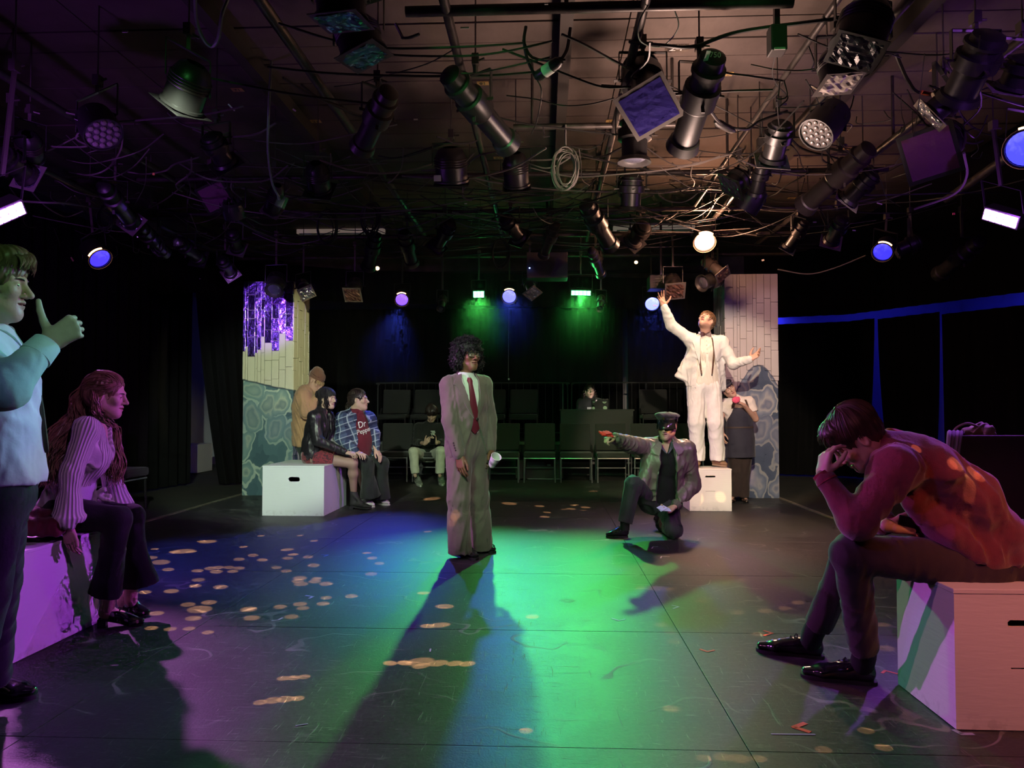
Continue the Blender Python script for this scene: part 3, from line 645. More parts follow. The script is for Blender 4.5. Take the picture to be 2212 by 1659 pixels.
tape([(929, 1408), (930, 1402)], .008, PAL, 'tiny white tape dot in the near part of the long shadow')
tape([(835, 1112), (843, 1111)], .012, (.6, .2, .15), 'small red tape piece beside the ankle boots')
# ------------------------------------------------------------------ seats, desk, rails
M_SEAT = mat('black_seat_cloth', (.018, .019, .017), rough=.92, bump=.3, bscale=300, sheen=.1)
M_STEEL = M_STEEL0 = mat('satin_steel_tube', (.42, .42, .42), rough=.32, metal=.85)
def audience_chair(loc, label, group=None, rz=0.0, M_STEEL=None):
    M_STEEL = M_STEEL or M_STEEL0
    t = thing('audience_chair', loc, label, 'chair', group); X0, Y0, Z0 = Vector(loc)
    w_ = .255
    def pt(x, y, z): return Vector((X0 + x * math.cos(rz) - y * math.sin(rz), Y0 + x * math.sin(rz) + y * math.cos(rz), Z0 + z))
    R = Matrix.Rotation(rz, 3, 'Z')
    MB().box(pt(0, 0, .435), (w_, .235, .04), R).obj('seat', M_SEAT, t, bevel=.018)
    MB().box(pt(0, .25, .71), (w_, .032, .225), R @ Matrix.Rotation(-.16, 3, 'X')).obj('backrest', M_SEAT, t, bevel=.02)
    for sx in (-1, 1):
        for sy in (-1, 1): MB().tube([pt(sx * (w_ - .012), sy * .215, .40), pt(sx * (w_ - .008), sy * .235, .0)], .0125, 8).obj('leg', M_STEEL, t, smooth=True)
    MB().tube([pt(-w_ + .01, -.225, .385), pt(w_ - .01, -.225, .385)], .010, 8).obj('front_rail', M_STEEL, t, smooth=True)
    MB().tube([pt(-w_ + .01, .225, .20), pt(w_ - .01, .225, .20)], .009, 8).obj('stretcher', M_STEEL, t, smooth=True)
    for sx in (-1, 1): MB().bar(pt(sx * (w_ + .008), -.02, .47), pt(sx * (w_ + .008), .12, .58), .03, .014).obj('link_bracket', M_BLACKM, t)
    return t
wh = ['under the person looking at a phone', 'left of the person with the phone', 'just left of the standing person in the suit', 'behind the standing person in the suit', 'first right of the standing person in the suit',
      'second right of the standing person in the suit', 'third right of the standing person in the suit', 'behind the kneeling person\'s pointing hand', 'behind the kneeling person\'s cap', 'half hidden behind the tall white block']
for k, (X, t) in enumerate(((-1.89, 0), (-2.475, 1), (-1.30, 3), (-.68, 4), (-.094, 5), (.492, 6), (1.078, 7), (1.664, 8), (2.25, 9))):
    audience_chair((X, 12.10, 0), 'black padded steel legged audience chair ' + wh[t], 'front row of audience chairs')
for k in range(9):
    X = -2.8 + .60 * k
    if abs(X - .9) < .75: continue
    t = audience_chair((X, 13.62, .60), 'dark padded chair on the raised rear row, ' + ['far left beyond the plaid overshirt', 'above the plaid shoulder', 'behind the person with the phone', 'just left of the suited person', 'hidden behind the suited person', 'right of the suited person', 'beside the laptop desk', 'just right of the laptop desk', 'behind the kneeling person\'s cap'][k], 'rear row of dark chairs', M_STEEL=M_BLACKM)
# equipment case under the front chairs
cs = thing('equipment_case', (-.10, 12.55, 0), 'low dark equipment case with a pale label under the front row chairs', 'case')
MB().box((-.10, 12.62, .16), (.40, .16, .155)).obj('case_body', mat('dark_red_case', (.05, .015, .015), rough=.5), cs, bevel=.01)
MB().box((-.16, 12.455, .25), (.14, .004, .035)).obj('front_plate', mat('grey_plate', (.10, .11, .10), rough=.5), cs); MB().box((.06, 12.452, .235), (.03, .004, .012)).obj('pale_label', mat('pale_label', (.5, .6, .5), rough=.7), cs)
MB().bar((-.30, 12.30, .018), (.25, 12.30, .018), .008, .008).obj('case_strap', M_STEEL, cs)
# desk of the board operator
dk = thing('operator_desk', (.86, 12.95, .6), 'black draped desk on the riser with a laptop on top', 'desk'); M_DESK = mat('black_desk', (.012, .013, .012), rough=.7)
zt = P(1290, 884, 12.65).z
MB().box((.86, 12.66, zt - .015), (.62, .26, .015)).obj('desk_top', M_DESK, dk, bevel=.004); MB().box((.86, 12.42, (zt + .30) / 2 + .0), (.60, .012, (zt - .30) / 2 - .02)).obj('front_panel', M_DESK, dk)
for sx in (-1, 1):
    MB().box((.86 + sx * .58, 12.86, (zt + .30) / 2), (.02, .03, (zt - .30) / 2)).obj('desk_leg', M_DESK, dk)
struct(MB().box((.86, 12.80, .28), (.75, .42, .02)).obj('trim_6', ri)); 
for sx in (-1, 1): struct(MB().box((.86 + sx * .7, 12.80, .13), (.03, .35, .13)).obj('trim_6', ri))
J_LAP = P(1274, 850, 13.0)
lp = thing('laptop', P(1295, 884, 12.55), 'open black laptop with round pale stickers on its lid', 'laptop')
c = P(1296, 873.5, 12.50); MB().box(c, (.145, .006, .092), Matrix.Rotation(.12, 3, 'X')).obj('lid', mat('laptop_black', (.010, .010, .011), rough=.35), lp, bevel=.004)
MB().box(c + Vector((0, .12, -.085)), (.145, .11, .008)).obj('keyboard_base', mat('laptop_base', (.012, .012, .013), rough=.4), lp, bevel=.003)
for dx, dz, r_ in ((-.105, .055, .026), (.075, .052, .036), (-.11, -.065, .024), (.085, -.060, .034)):
    MB().lathe([(0, r_), (.002, r_)], c + Vector((dx, -.0085, dz)), (0, -1, .12), 18).obj('sticker', mat('pale_green_sticker', (.30, .40, .30), rough=.6), lp)
for dx, dz in ((.075, .052),): MB().lathe([(0, .022), (.003, .022)], c + Vector((dx, -.0085, dz)), (0, -1, .12), 16).obj('sticker_ring', mat('sticker_dark', (.10, .15, .11), rough=.6), lp)
lamp('AREA', c + Vector((0, .03, .0)), J_LAP, 1.6, (1.0, .72, .66), size=.16)
MB().tube([(1.44, 12.35, .55), (1.44, 12.35, 1.05)], .006, 6).obj('desk_cable', M_SOLE, dk)
# railings on the riser
def railing(x0, x1, y, label, posts):
    t = thing('railing', ((x0 + x1) / 2, y, .6), label, 'railing'); m = mat('dull_green_grey_rail', (.045, .05, .045), rough=.6, metal=.2); zt, zb = 1.665, .68
    MB().tube(catmull([(x0, y, zb), (x0, y, zt - .10), (x0 + .03, y, zt - .03), (x0 + .10, y, zt), ((x0 + x1) / 2, y, zt), (x1 - .10, y, zt), (x1 - .03, y, zt - .03), (x1, y, zt - .10), (x1, y, zb)], 4), .012, 8).obj('frame', m, t, smooth=True)
    MB().tube([(x0, y, zb + .04), (x1, y, zb + .04)], .010, 6).obj('bottom_rail', m, t, smooth=True)
    n = int((x1 - x0) / .135)
    for k in range(1, n): MB().tube([(x0 + (x1 - x0) * k / n, y, zb + .04), (x0 + (x1 - x0) * k / n, y, zt)], .0045, 5).obj('baluster', m, t)
    for p in posts: MB().box((p, y + .03, (zt + .6) / 2), (.016, .012, (zt - .6) / 2)).obj('post', m, t)
railing(-3.2, .42, 14.05, 'long steel railing with thin balusters on the riser behind the standing person', (-1.5, .33))
railing(.50, 2.9, 14.05, 'steel railing section behind the laptop and the kneeling person', (.80, 1.9))
# pull cord with a bright end
cd = thing('pull_cord', P(1099, 819, 13.2), 'thin hanging cord with a bright end above the rear railing', 'cord')
MB().tube([Vector((P(1099, 700, 13.2).x, P(1099, 700, 13.2).y, 4.0)), P(1099, 700, 13.2), P(1098, 815, 13.2)], .004, 5).obj('cord', mat('grey_cord', (.3, .3, .28), rough=.6), cd); MB().lathe([(-.02, .006), (-.01, .014), (.01, .014), (.02, .006)], P(1099, 819, 13.2), UP, 10).obj('bright_end', mat('bright_bead', (.8, .85, .8), rough=.3), cd)
# seats along the right side with a bag and garment
sr = thing('side_sofa', P(2150, 1080, 4.6), 'dark brown high backed bench seat behind the slumped person at the right edge', 'bench'); br = mat('dark_plum_upholstery', (.030, .016, .018), rough=.85, bump=.3, bscale=200)
zt = P(2100, 940, 4.55).z
for k in range(3): MB().box((2.78 + .58 * k, 4.66, (zt + .42) / 2), (.275, .055, (zt - .42) / 2), Matrix.Rotation(-.10, 3, 'X')).obj('backrest', br, sr, bevel=.03); MB().box((2.78 + .58 * k, 4.40, .42), (.275, .26, .05)).obj('seat', br, sr, bevel=.03)
for x_ in (2.52, 3.35, 4.2):
    for y_ in (4.18, 4.66): MB().tube([(x_, y_, 0), (x_, y_, .40)], .016, 8).obj('leg', M_BLACKM, sr)
tote = thing('canvas_tote_bag', P(2110, 938, 4.62), 'beige canvas tote bag slumped over the bench back at the right', 'bag'); cv = cloth('beige_canvas', (.46, .40, .30), bump=.5)
q = P(2118, 930, 4.62); sdf('bag_body', [([el(q, (.062, .05, .050), k=.03), el(q + Vector((.035, 0, -.02)), (.05, .05, .05), k=.03), el(q + Vector((-.06, 0, -.012)), (.055, .045, .028), k=.03), cutp(q + Vector((0, 0, -.045)), (0, 0, -1))], .005, .03, folds(2, 20, .006, (1, 1, 1)))], cv, tote)
MB().tube(catmull([q + Vector((-.02, -.03, .02)), q + Vector((-.10, -.04, .045)), q + Vector((-.165, -.03, .015)), q + Vector((-.18, -.02, -.04))], 6), .008, 6).obj('bag_strap', cv, tote, smooth=True)
gar = thing('striped_garment', P(2060, 945, 4.60), 'lilac striped garment folded over the bench back beside the tote', 'garment'); q = P(2062, 944, 4.56)
for k in range(4):
    R = Matrix.Rotation(.35, 3, 'Y'); MB().tube(catmull([q + Vector((-.075 + .020 * k, -.06, -.10)), q + Vector((-.062 + .022 * k, -.05, -.01)), q + Vector((-.03 + .024 * k, 0, .030)), q + Vector((.005 + .026 * k, .06, .02))], 5), .0125, 6).obj('fold', cloth('lilac_cloth', (.34, .28, .36)) if k % 2 == 0 else cloth('lilac_dark', (.20, .16, .22)), gar, smooth=True)
tag(MB().box(P(2211, 1136, 3.9), (.02, .004, .035)).obj('paper_slip', mat('white_slip', (.7, .7, .7)), None), 'small white paper slip at the right edge beside the slumped person', 'paper')
# low chairs at the left side
for k, (x, y, lab) in enumerate(((-4.95, 7.55, 'black side chair on the dark floor right of the long haired woman'), (-5.0, 8.45, 'second black side chair further back along the left drape'))):
    t = thing('side_chair', (x, y, 0), lab, 'chair')
    MB().box((x, y, .44), (.26, .25, .05)).obj('seat', M_SEAT, t, bevel=.03); MB().box((x - .25, y, .70), (.04, .26, .22)).obj('backrest', M_SEAT, t, bevel=.03)
    for sy in (-1, 1): MB().bar((x - .25, y + sy * .27, .60), (x + .2, y + sy * .27, .60), .06, .05).obj('armrest', M_SEAT, t, bevel=.02) if k == 0 else None
    for sx in (-1, 1):
        for sy in (-1, 1): MB().tube([(x + sx * .22, y + sy * .22, .42), (x + sx * .23, y + sy * .23, 0)], .014, 8).obj('leg', M_BLACKM, t, smooth=True)
    MB().tube([(x + .23, y - .24, .36), (x + .23, y + .24, .36)], .010, 6).obj('rail', M_STEEL, t)
# things seen through the gap in the left drape
block(-6.95, -6.35, 13.3, 13.9, .52, 'white block standing in the dark beyond the gap in the left drape', [], (.5, .5, .55))
tag(MB().box(Vector((P(399, 855, 13.6).x, P(399, 855, 13.6).y, .96)), (.035, .02, .955)).obj('white_strip', mat('white_strip', (.5, .5, .5)), None), 'tall narrow white strip in the gap of the left drape', 'strip')
lamp('POINT', (-5.3, 12.6, 1.2), None, 1.2, (1.0, .45, .6), size=.05)
# ------------------------------------------------------------------ the lighting rig
PZG = 3.42
M_RIG = mat('rig_black_enamel', (.020, .018, .018), rough=.38, metal=.2, spec=.7, bump=.12, bscale=50)
M_RIGB = mat('rig_brown_lit_enamel', (.035, .026, .022), rough=.40, metal=.2, spec=.7)  # browner copy of the black enamel, with warm light put into its colour
M_PIPE = mat('grid_pipe', (.060, .050, .045), rough=.42, metal=.5, var=.4, vscale=12)
M_LENS = mat('lens_glass', (.05, .05, .07), rough=.05, spec=.9, coat=1.0)
M_LAB = mat('white_sticker', (.62, .58, .56), rough=.6); M_YEL = mat('number_tag_yellow', (.55, .36, .12), rough=.7); M_CLAMP = mat('raw_clamp', (.10, .085, .075), rough=.5, metal=.6)
def foil(name, col, metal=.75, rough=.22, bs=9): return mat(name, col, rough=rough, metal=metal, bump=1.0, bscale=bs, bdist=.05, bdetail=2, var=.5, vscale=12)
GEL = dict(foil=foil('crinkled_silver_gel', (.40, .42, .50)), blue=mat('deep_blue_gel', (.03, .02, .22), rough=.25, bump=.3, bscale=12, bdist=.02, spec=.7), pink=foil('crinkled_pink_gel', (.75, .36, .30), .3, .4), mauve=mat('mauve_gel', (.16, .05, .13), rough=.25, bump=.4, bscale=10, bdist=.03),
           white=foil('crinkled_frost_gel', (.70, .62, .55), .05, .5, 7), dark=mat('dark_gel', (.02, .018, .03), rough=.2, bump=.4, bscale=10, bdist=.03), purple=foil('crinkled_purple_gel', (.22, .08, .45), .5, .25), lilac=mat('lilac_frost', (.25, .20, .33), rough=.4), teal=foil('crinkled_teal_gel', (.16, .36, .42), .7, .22, 8), amber=foil('brown_gel', (.20, .11, .08), .4, .3))
def fr3(b, f):
    t = (f - b).normalized(); h = (RT - t * t.dot(RT)).normalized(); return t, h, h.cross(t)
def yoke(root, c, h, r, top, clamp=True):
    a, b = c + h * (r + .015), c - h * (r + .015); u = (top - c); u = u.normalized(); e = min((top - c).length * .75, r + .10)
    m = MB(); m.bar(a, a + u * e, .028, .005, up=h); m.bar(b, b + u * e, .028, .005, up=h); m.bar(a + u * e, b + u * e, .028, .005, up=u); m.obj('yoke', M_RIG, root)
    m = MB(); m.bar(c + u * e, top, .028, .022, up=h); m.box(top + Vector((0, 0, .01)), (.022, .030, .035)); m.tube([top + h * .02, top + h * .065], .008, 6); m.tube([top, Vector((top.x, top.y, CZ + .01))], .0055, 5); m.obj('clamp', M_CLAMP, root)
def gel_frame(root, c, t, h, v, s, gel, rot=0.0):
    R = Matrix.Rotation(rot, 3, t); h = R @ h; v = R @ v; m = MB(); w_ = s * .2; k = s - w_ / 2
    for q, a_, l_ in ((h * k, v, s), (-h * k, v, s), (v * k, h, s - w_), (-v * k, h, s - w_)): m.bar(c + q - a_ * l_, c + q + a_ * l_, w_, .004, up=t)
    for q in ((1, 1), (1, -1), (-1, 1), (-1, -1)): m.poly([c + h * q[0] * (s - w_) + v * q[1] * (s - w_) - t * .002, c + h * q[0] * (s - w_ * 2.4) + v * q[1] * (s - w_) - t * .002, c + h * q[0] * (s - w_) + v * q[1] * (s - w_ * 2.4) - t * .002], .004, t)
    fo = m.obj('gel_frame', M_RIG if gel in ('dark', 'purple', 'mauve') else mat('card_gel_frame', (.16, .14, .125), rough=.7), root)
    n = 9; rg_ = np.random.default_rng(int(abs(c.x * 977) + abs(c.y * 131)) % 9999); V = []
    for i in range(n + 1):
        for j in range(n + 1):
            a, b = (i / n * 2 - 1), (j / n * 2 - 1); amp = .007 if gel not in ('lilac', 'blue', 'mauve') else .0012
            V.append(c + (h * a + v * b) * (s * .84) + t * (.004 + amp * rg_.uniform(-1, 1)))
    Fc = [(i * (n + 1) + j, i * (n + 1) + j + 1, (i + 1) * (n + 1) + j + 1, (i + 1) * (n + 1) + j) for i in range(n) for j in range(n)]
    g_ = MB(); g_.add(V, Fc); g_.obj('gel', GEL[gel], fo)
def Z3(a): return PZ(a[0], a[1], a[2]) if len(a) == 3 else P(a[0], a[1], -a[3]) 
def pt3(a): return PZ(a[0], a[1], a[2]) if a[2] < 3.45 and a[2] > 2.2 else P(a[0], a[1], a[2])
def ers(label, b, f, r=.085, gel=None, rot=0.0, top=None, cat='spotlight', tag750=False, body=None, gs=None):
    b, f = pt3(b), pt3(f); L_ = (f - b).length; t, h, v = fr3(b, f); body = body or M_RIG; s = r
    root = thing('profile_spotlight', b.lerp(f, .4), label, 'spotlight')
    MB().lathe([(0, s * .5), (.015, s * .85), (.12 * L_, s * .9), (.13 * L_, s * 1.12), (.17 * L_, s * 1.12), (.18 * L_, s * .95), (.30 * L_, s * .98), (.31 * L_, s * 1.22), (.50 * L_, s * 1.22), (.53 * L_, s)], b, t, 20, xa=h).obj('lamp_housing', body, root, smooth=True)
    MB().lathe([(.52 * L_, s * .92), (.90 * L_, s * .92), (.91 * L_, s * 1.08), (L_, s * 1.22), (L_, s * 1.12), (.93 * L_, s * .8)], b, t, 20, xa=h, caps=False).obj('lens_tube', body, root, smooth=True)
    for d in (h, v, -h, -v): MB().bar(b + t * (.40 * L_) + d * s * 1.2, b + t * (.41 * L_) + d * s * 1.65, .02, .006, up=t).obj('shutter_handle', M_RIGB, root)
    MB().box(b + t * (.70 * L_) + v * s * .95, (s * .25, .20 * L_, .006), Matrix((h, t, v)).transposed()).obj('slot_plate', M_RIGB, root)
    MB().lathe([(0, s * .88), (.012, s * .6)], b + t * (.92 * L_), t, 18).obj('lens', M_LENS, root, smooth=True)
    c = b + t * (.42 * L_); tp = top or Vector((c.x, c.y, max(PZG, c.z + s + .14))); yoke(root, c, h, s * 1.22, tp)
    if gel: gel_frame(root, f + t * .012, t, h, v, gs or s * 1.45, gel, rot)
    if tag750:
        text_mesh('750', .045, .001, 'lamp_number', M_LAB, b + t * (.07 * L_) - FH * (s * .93), h if h.dot(RT) > 0 else -h, UP, root)
        MB().box(b + t * (.16 * L_) + (h * -1 if h.dot(RT) > 0 else h) * s * .5 - FH * s * 1.0, (.012, .003, .085), Matrix((h, h.cross(t), t)).transposed()).obj('warning_sticker', M_LAB, root)
    return root
def par(label, b, f, r=.10, gel=None, rot=0.0, kind='par', nm='par_can_lamp', gs=None, ears=True):
    b, f = pt3(b), pt3(f); L_ = (f - b).length; t, h, v = fr3(b, f); root = thing(nm, b.lerp(f, .5), label, 'stage lamp')
    MB().lathe([(0, r * .45), (.02, r * .75), (.25 * L_, r * .95), (.35 * L_, r), (L_ * .93, r), (L_ * .94, r * 1.1), (L_, r * 1.1), (L_, r * .98), (L_ * .7, r * .9), (L_ * .6, 0)], b, t, 22, xa=h, caps=False).obj('can', M_RIG, root, smooth=True)
    m = MB()
    for k in range(4): m.lathe([(0, r * 1.02), (.006, r * 1.06), (.012, r * 1.02)], b + t * L_ * (.30 + .07 * k), t, 20, caps=False)
    m.obj('cooling_rings', M_RIGB, root, smooth=True)
    MB().lathe([(0, r * .92), (.02, r * .6), (.03, 0)], b + t * (L_ * .80), t, 18).obj('lens', M_LENS, root, smooth=True)
    c = b.lerp(f, .55); yoke(root, c, h, r * 1.05, Vector((c.x, c.y, max(PZG, c.z + r + .12))))
    if gel: gel_frame(root, f + t * .012, t, h, v, gs or r * 1.25, gel, rot)
    return root
def led_par(label, b, f, r=.11, lit=None):
    b, f = pt3(b), pt3(f); L_ = (f - b).length; t, h, v = fr3(b, f); root = thing('led_wash_lamp', b.lerp(f, .5), label, 'stage lamp')
    MB().lathe([(0, r * .7), (.02, r * .92), (.5 * L_, r), (L_, r), (L_, r * .93), (L_ * .93, r * .92)], b, t, 22, xa=h, caps=False).obj('housing', M_RIG, root, smooth=True)
    for k in range(8):
        a = k * math.pi / 4; d = h * math.cos(a) + v * math.sin(a); MB().bar(b - t * .02 + d * r * .5, b + t * L_ * .45 + d * r * 1.03, .004, .03, up=d).obj('cooling_fin', M_RIG, root)
    MB().lathe([(0, r * .92), (.004, r * .92)], b + t * (L_ * .93), t, 22).obj('face_plate', mat('grey_face', (.06, .055, .055), rough=.5), root)
    m = MB()
    for rr, n in ((0, 1), (.36, 6), (.70, 12)):
        for k in range(n):
            a = k * 2 * math.pi / n; q = b + t * (L_ * .93 + .004) + (h * math.cos(a) + v * math.sin(a)) * r * rr; m.lathe([(0, r * .155), (.008, r * .13), (.012, r * .05)], q, t, 8)
    tag(m.obj('lens_cluster', mat('small_led_lens', (.22, .19, .18), rough=.2, coat=.6), root, smooth=True), kind='stuff')
    c = b.lerp(f, .4); yoke(root, c, h, r, Vector((c.x, c.y, max(PZG, c.z + r + .1)))); return root
def lit_fresnel(label, p, aim, r=.095, col=(.10, .10, 1.0), est=3.6, warm=True, L_=.24):
    p = Vector(p); t = (Vector(aim) - p).normalized(); t, h, v = fr3(p, p + t); b = p - t * L_; root = thing('fresnel_lamp', p, label, 'stage lamp')
    MB().lathe([(0, r * .7), (.02, r * 1.05), (L_ * .8, r * 1.1), (L_, r * 1.12), (L_, r * 1.0), (L_ * .8, r * .98)], b, t, 22, caps=False).obj('can', M_RIG, root, smooth=True)
    g = NG('lit_fresnel_lens'); wv = g.noise(26, 2, dist=.6); sx = g.n('SeparateXYZ'); g.l(g.co, sx.inputs[0]); up = g.ramp(g.math('ADD', g.math('MULTIPLY', sx.outputs[2], 3.2), g.math('ADD', g.math('MULTIPLY', g.math('SUBTRACT', wv, .5), .8), .28)), [(.30, col), (.62, tuple(min(1, c * 1.2 + .05) for c in col)), (.95, (1, .86, .95))])
    g.l(up, g.b.inputs['Emission Color']); g.b.inputs['Emission Strength'].default_value = est; g.b.inputs['Base Color'].default_value = (.02, .02, .05, 1)
    o = MB().lathe([(0, r * .97), (.01, r * .8), (.018, r * .45), (.02, 0)], p, t, 24).obj('lens', g.m, root, smooth=True); o.location = -t * .02
    if warm: MB().lathe([(0, r * 1.12), (.010, r * 1.14)], p - t * .006, t, 22, caps=False).obj('glowing_rim', mat('warm_spill_rim', (.4, .2, .1), emis=(1, .42, .16), estr=.12), root)
    if warm:
        a = [p + (h * math.cos(q) * r * 1.16 - v * math.sin(q) * r * 1.16) - t * .012 for q in [math.pi * (.30 + .04 * k) for k in range(11)]]; MB().tube(a, .009, 6).obj('light_leak', mat('warm_light_leak', (.5, .3, .2), emis=(1, .5, .22), estr=6), root)
    yoke(root, b.lerp(p, .5), h, r * 1.1, Vector((b.x, b.y, max(3.35, b.z + .3)))); return root
def led_bar(label, p, aim, w_=.26, hgt=.085, col=(.1, 1, .3), est=14, roll=0.0, n=5):
    p = Vector(p); t, h, v = fr3(p, Vector(aim)); R = Matrix.Rotation(roll, 3, t); h = R @ h; v = R @ v; root = thing('led_bar', p, label, 'stage lamp'); M_ = Matrix((h, t, v)).transposed()
    MB().box(p - t * .06, (w_ / 2 + .012, .055, hgt / 2 + .012), M_).obj('housing', M_RIG, root, bevel=.006); e = mat('led_cell', tuple(c * .2 for c in col), emis=col, estr=est)
    for k in range(n):
        for q in (-1, 1): MB().box(p + h * (w_ * ((k + .5) / n - .5)) + v * q * hgt * .25, (w_ / n * .44, .006, hgt * .22), M_).obj('led_cell', e, root, bevel=.003)
    yoke(root, p - t * .06, h, w_ / 2 + .01, Vector((p.x, p.y + .06, max(3.35, p.z + .25)))); return root
def pipe(a, b, r, label, nm='grid_pipe', m=None):
    return tag(MB().tube([a, b], r, 12).obj(nm, m or M_PIPE, None, smooth=True), label, 'pipe')
Vc = Vector
for a, b, r, lb in (((-.78, 4.06, PZG), (1.36, 4.06, PZG), .030, 'thick crosswise pipe nearest the camera with one green lit end'), ((-.25, 5.80, PZG), (1.02, 5.80, PZG), .024, 'short crosswise pipe behind the coiled cable'), ((1.60, 3.2, 3.44), (1.66, 8.25, 3.44), .020, 'thin pale pipe running away from the camera right of centre'),
                    ((1.98, 3.0, PZG), (1.98, 9.6, PZG), .028, 'dark lengthwise pipe carrying the lamps over the person in white'), ((2.88, 3.0, PZG), (2.88, 10.2, PZG), .030, 'dark lengthwise pipe along the right side of the rig'), ((-3.62, 3.4, PZG), (-3.62, 9.8, PZG), .030, 'dark lengthwise pipe above the left side of the stage'),
                    ((-4.45, 3.2, 3.30), (-4.45, 9.9, 3.30), .028, 'violet edged lengthwise pipe at the far left of the rig'), ((-1.55, 3.1, PZG), (-1.55, 9.4, PZG), .034, 'wide dull pipe slanting through the upper left of the view'), ((-.55, 3.1, PZG), (-.55, 9.6, PZG), .028, 'lengthwise pipe passing over the standing person'),
                    ((.55, 3.6, PZG), (.55, 9.8, PZG), .028, 'lengthwise pipe with the hanging coil at its side'), ((-4.6, 8.3, PZG), (3.2, 8.3, PZG), .026, 'crosswise pipe two rows in front of the back lamps'), ((-4.6, 9.5, PZG), (3.2, 9.5, PZG), .026, 'crosswise pipe just in front of the back lamps'), ((-4.6, 10.42, 3.34), (3.4, 10.42, 3.34), .026, 'crosswise pipe carrying the back row of green and blue lamps'), ((-4.8, 7.0, PZG), (3.2, 7.0, PZG), .024, 'crosswise pipe over the middle of the stage'),
                    ((3.55, 3.9, 3.30), (4.05, 7.6, 3.30), .040, 'smooth violet lit pipe at the right edge above the violet lamp')): pipe(Vc(a), Vc(b), r, lb)
k = 0
for x, y, lb in ((1.28, 4.06, 'upper right of the view'), (-.10, 5.80, 'left of the coiled cable'), (1.0, 5.80, 'right of the coiled cable'), (.12, 4.06, 'above the green profile lamp'), (1.62, 6.6, 'middle of the thin pale pipe'), (-3.62, 4.6, 'upper left of the rig'), (2.88, 6.2, 'over the right side of the rig')):
    pipe(Vc((x, y, PZG)), Vc((x, y, CZ)), .012, 'thin vertical hanger rod ' + lb, 'hanger_rod'); k += 1
for x0, x1, lb in ((-3.82, -2.46, 'white tube light batten at the ceiling end on the left'), (1.03, 2.25, 'white tube light batten at the ceiling end above the warm lamp')):
    t = thing('tube_batten', ((x0 + x1) / 2, 11.2, CZ - .05), lb, 'batten'); MB().box(((x0 + x1) / 2, 11.2, CZ - .045), ((x1 - x0) / 2, .05, .035)).obj('batten_tray', mat('glow_batten_enamel', (.75, .70, .68), rough=.5, emis=(1, .72, .6), estr=.10), t, bevel=.006)  # tray enamel is made to glow faintly itself; the tube stays unlit
    MB().tube([(x0 + .05, 11.14, CZ - .09), (x1 - .05, 11.14, CZ - .09)], .013, 8).obj('tube', mat('unlit_tube', (.7, .68, .68), rough=.3), t)
AIM = Vc((-.2, 3.0, 1.0))
led_bar('bright green LED bar right of centre in the back row', G1, (.25, 4.2, 0), .27, .065, (.10, 1.0, .28), 16); led_bar('smaller bright green LED lamp left of centre in the back row', G2, (-.45, 4.4, 0), .15, .09, (.10, 1.0, .28), 16, n=3)
lit_fresnel('blue and white glowing lamp between the two green ones', B1, (-.3, 4.4, 0)); lit_fresnel('violet blue glowing lamp with amber rim above the plaid overshirt', B2, (-1.2, 5.2, 0), .088, (.16, .06, .9), 2.6)
lit_fresnel('blue glowing lamp touching the raised hand of the person in white', B3, (1.2, 5.4, 0), .098, (.12, .14, 1.0), 5, warm=False); lit_fresnel('blue lamp with amber rim at the far left above the long haired woman', B4, (-1.4, 6.0, 0), .105, (.05, .03, 1.0), 1.8)
lit_fresnel('deep blue lamp seen side on above the right pillar\'s right edge', P(1906, 545, 8.2), P(1850, 640, 7.4), .10, (.04, .03, 1.0), 1.6); lit_fresnel('blue lamp cut by the right edge of the view', P(2214, 322, 4.6), P(2120, 420, 4.0), .11, (.05, .05, 1.0), 2)
led_bar('violet white LED bar at the right side of the rig', V1, (-2.0, 3.4, .4), .26, .085, (.62, .22, 1.0), 16, roll=.22); led_bar('violet white LED bar cut by the left edge', V2, (1.2, 3.2, .4), .26, .085, (.62, .22, 1.0), 16, roll=-.2)
lit_fresnel('warm white scoop lamp glowing under the rig left of the right pillar', W1, W1 + Vc((-.05, -.5, -.45)), .115, (1.0, .58, .34), 11, warm=True)
lit_fresnel('small warm pilot lamp low in the rig above the plaid overshirt', P(815, 580, 10.0), P(812, 600, 9.6), .03, (1.0, .6, .3), 5, warm=False, L_=.08); lit_fresnel('small warm pilot lamp low in the rig beside the dark square frame', P(1374, 567, 9.8), P(1368, 590, 9.4), .025, (1.0, .6, .3), 5, warm=False, L_=.08)
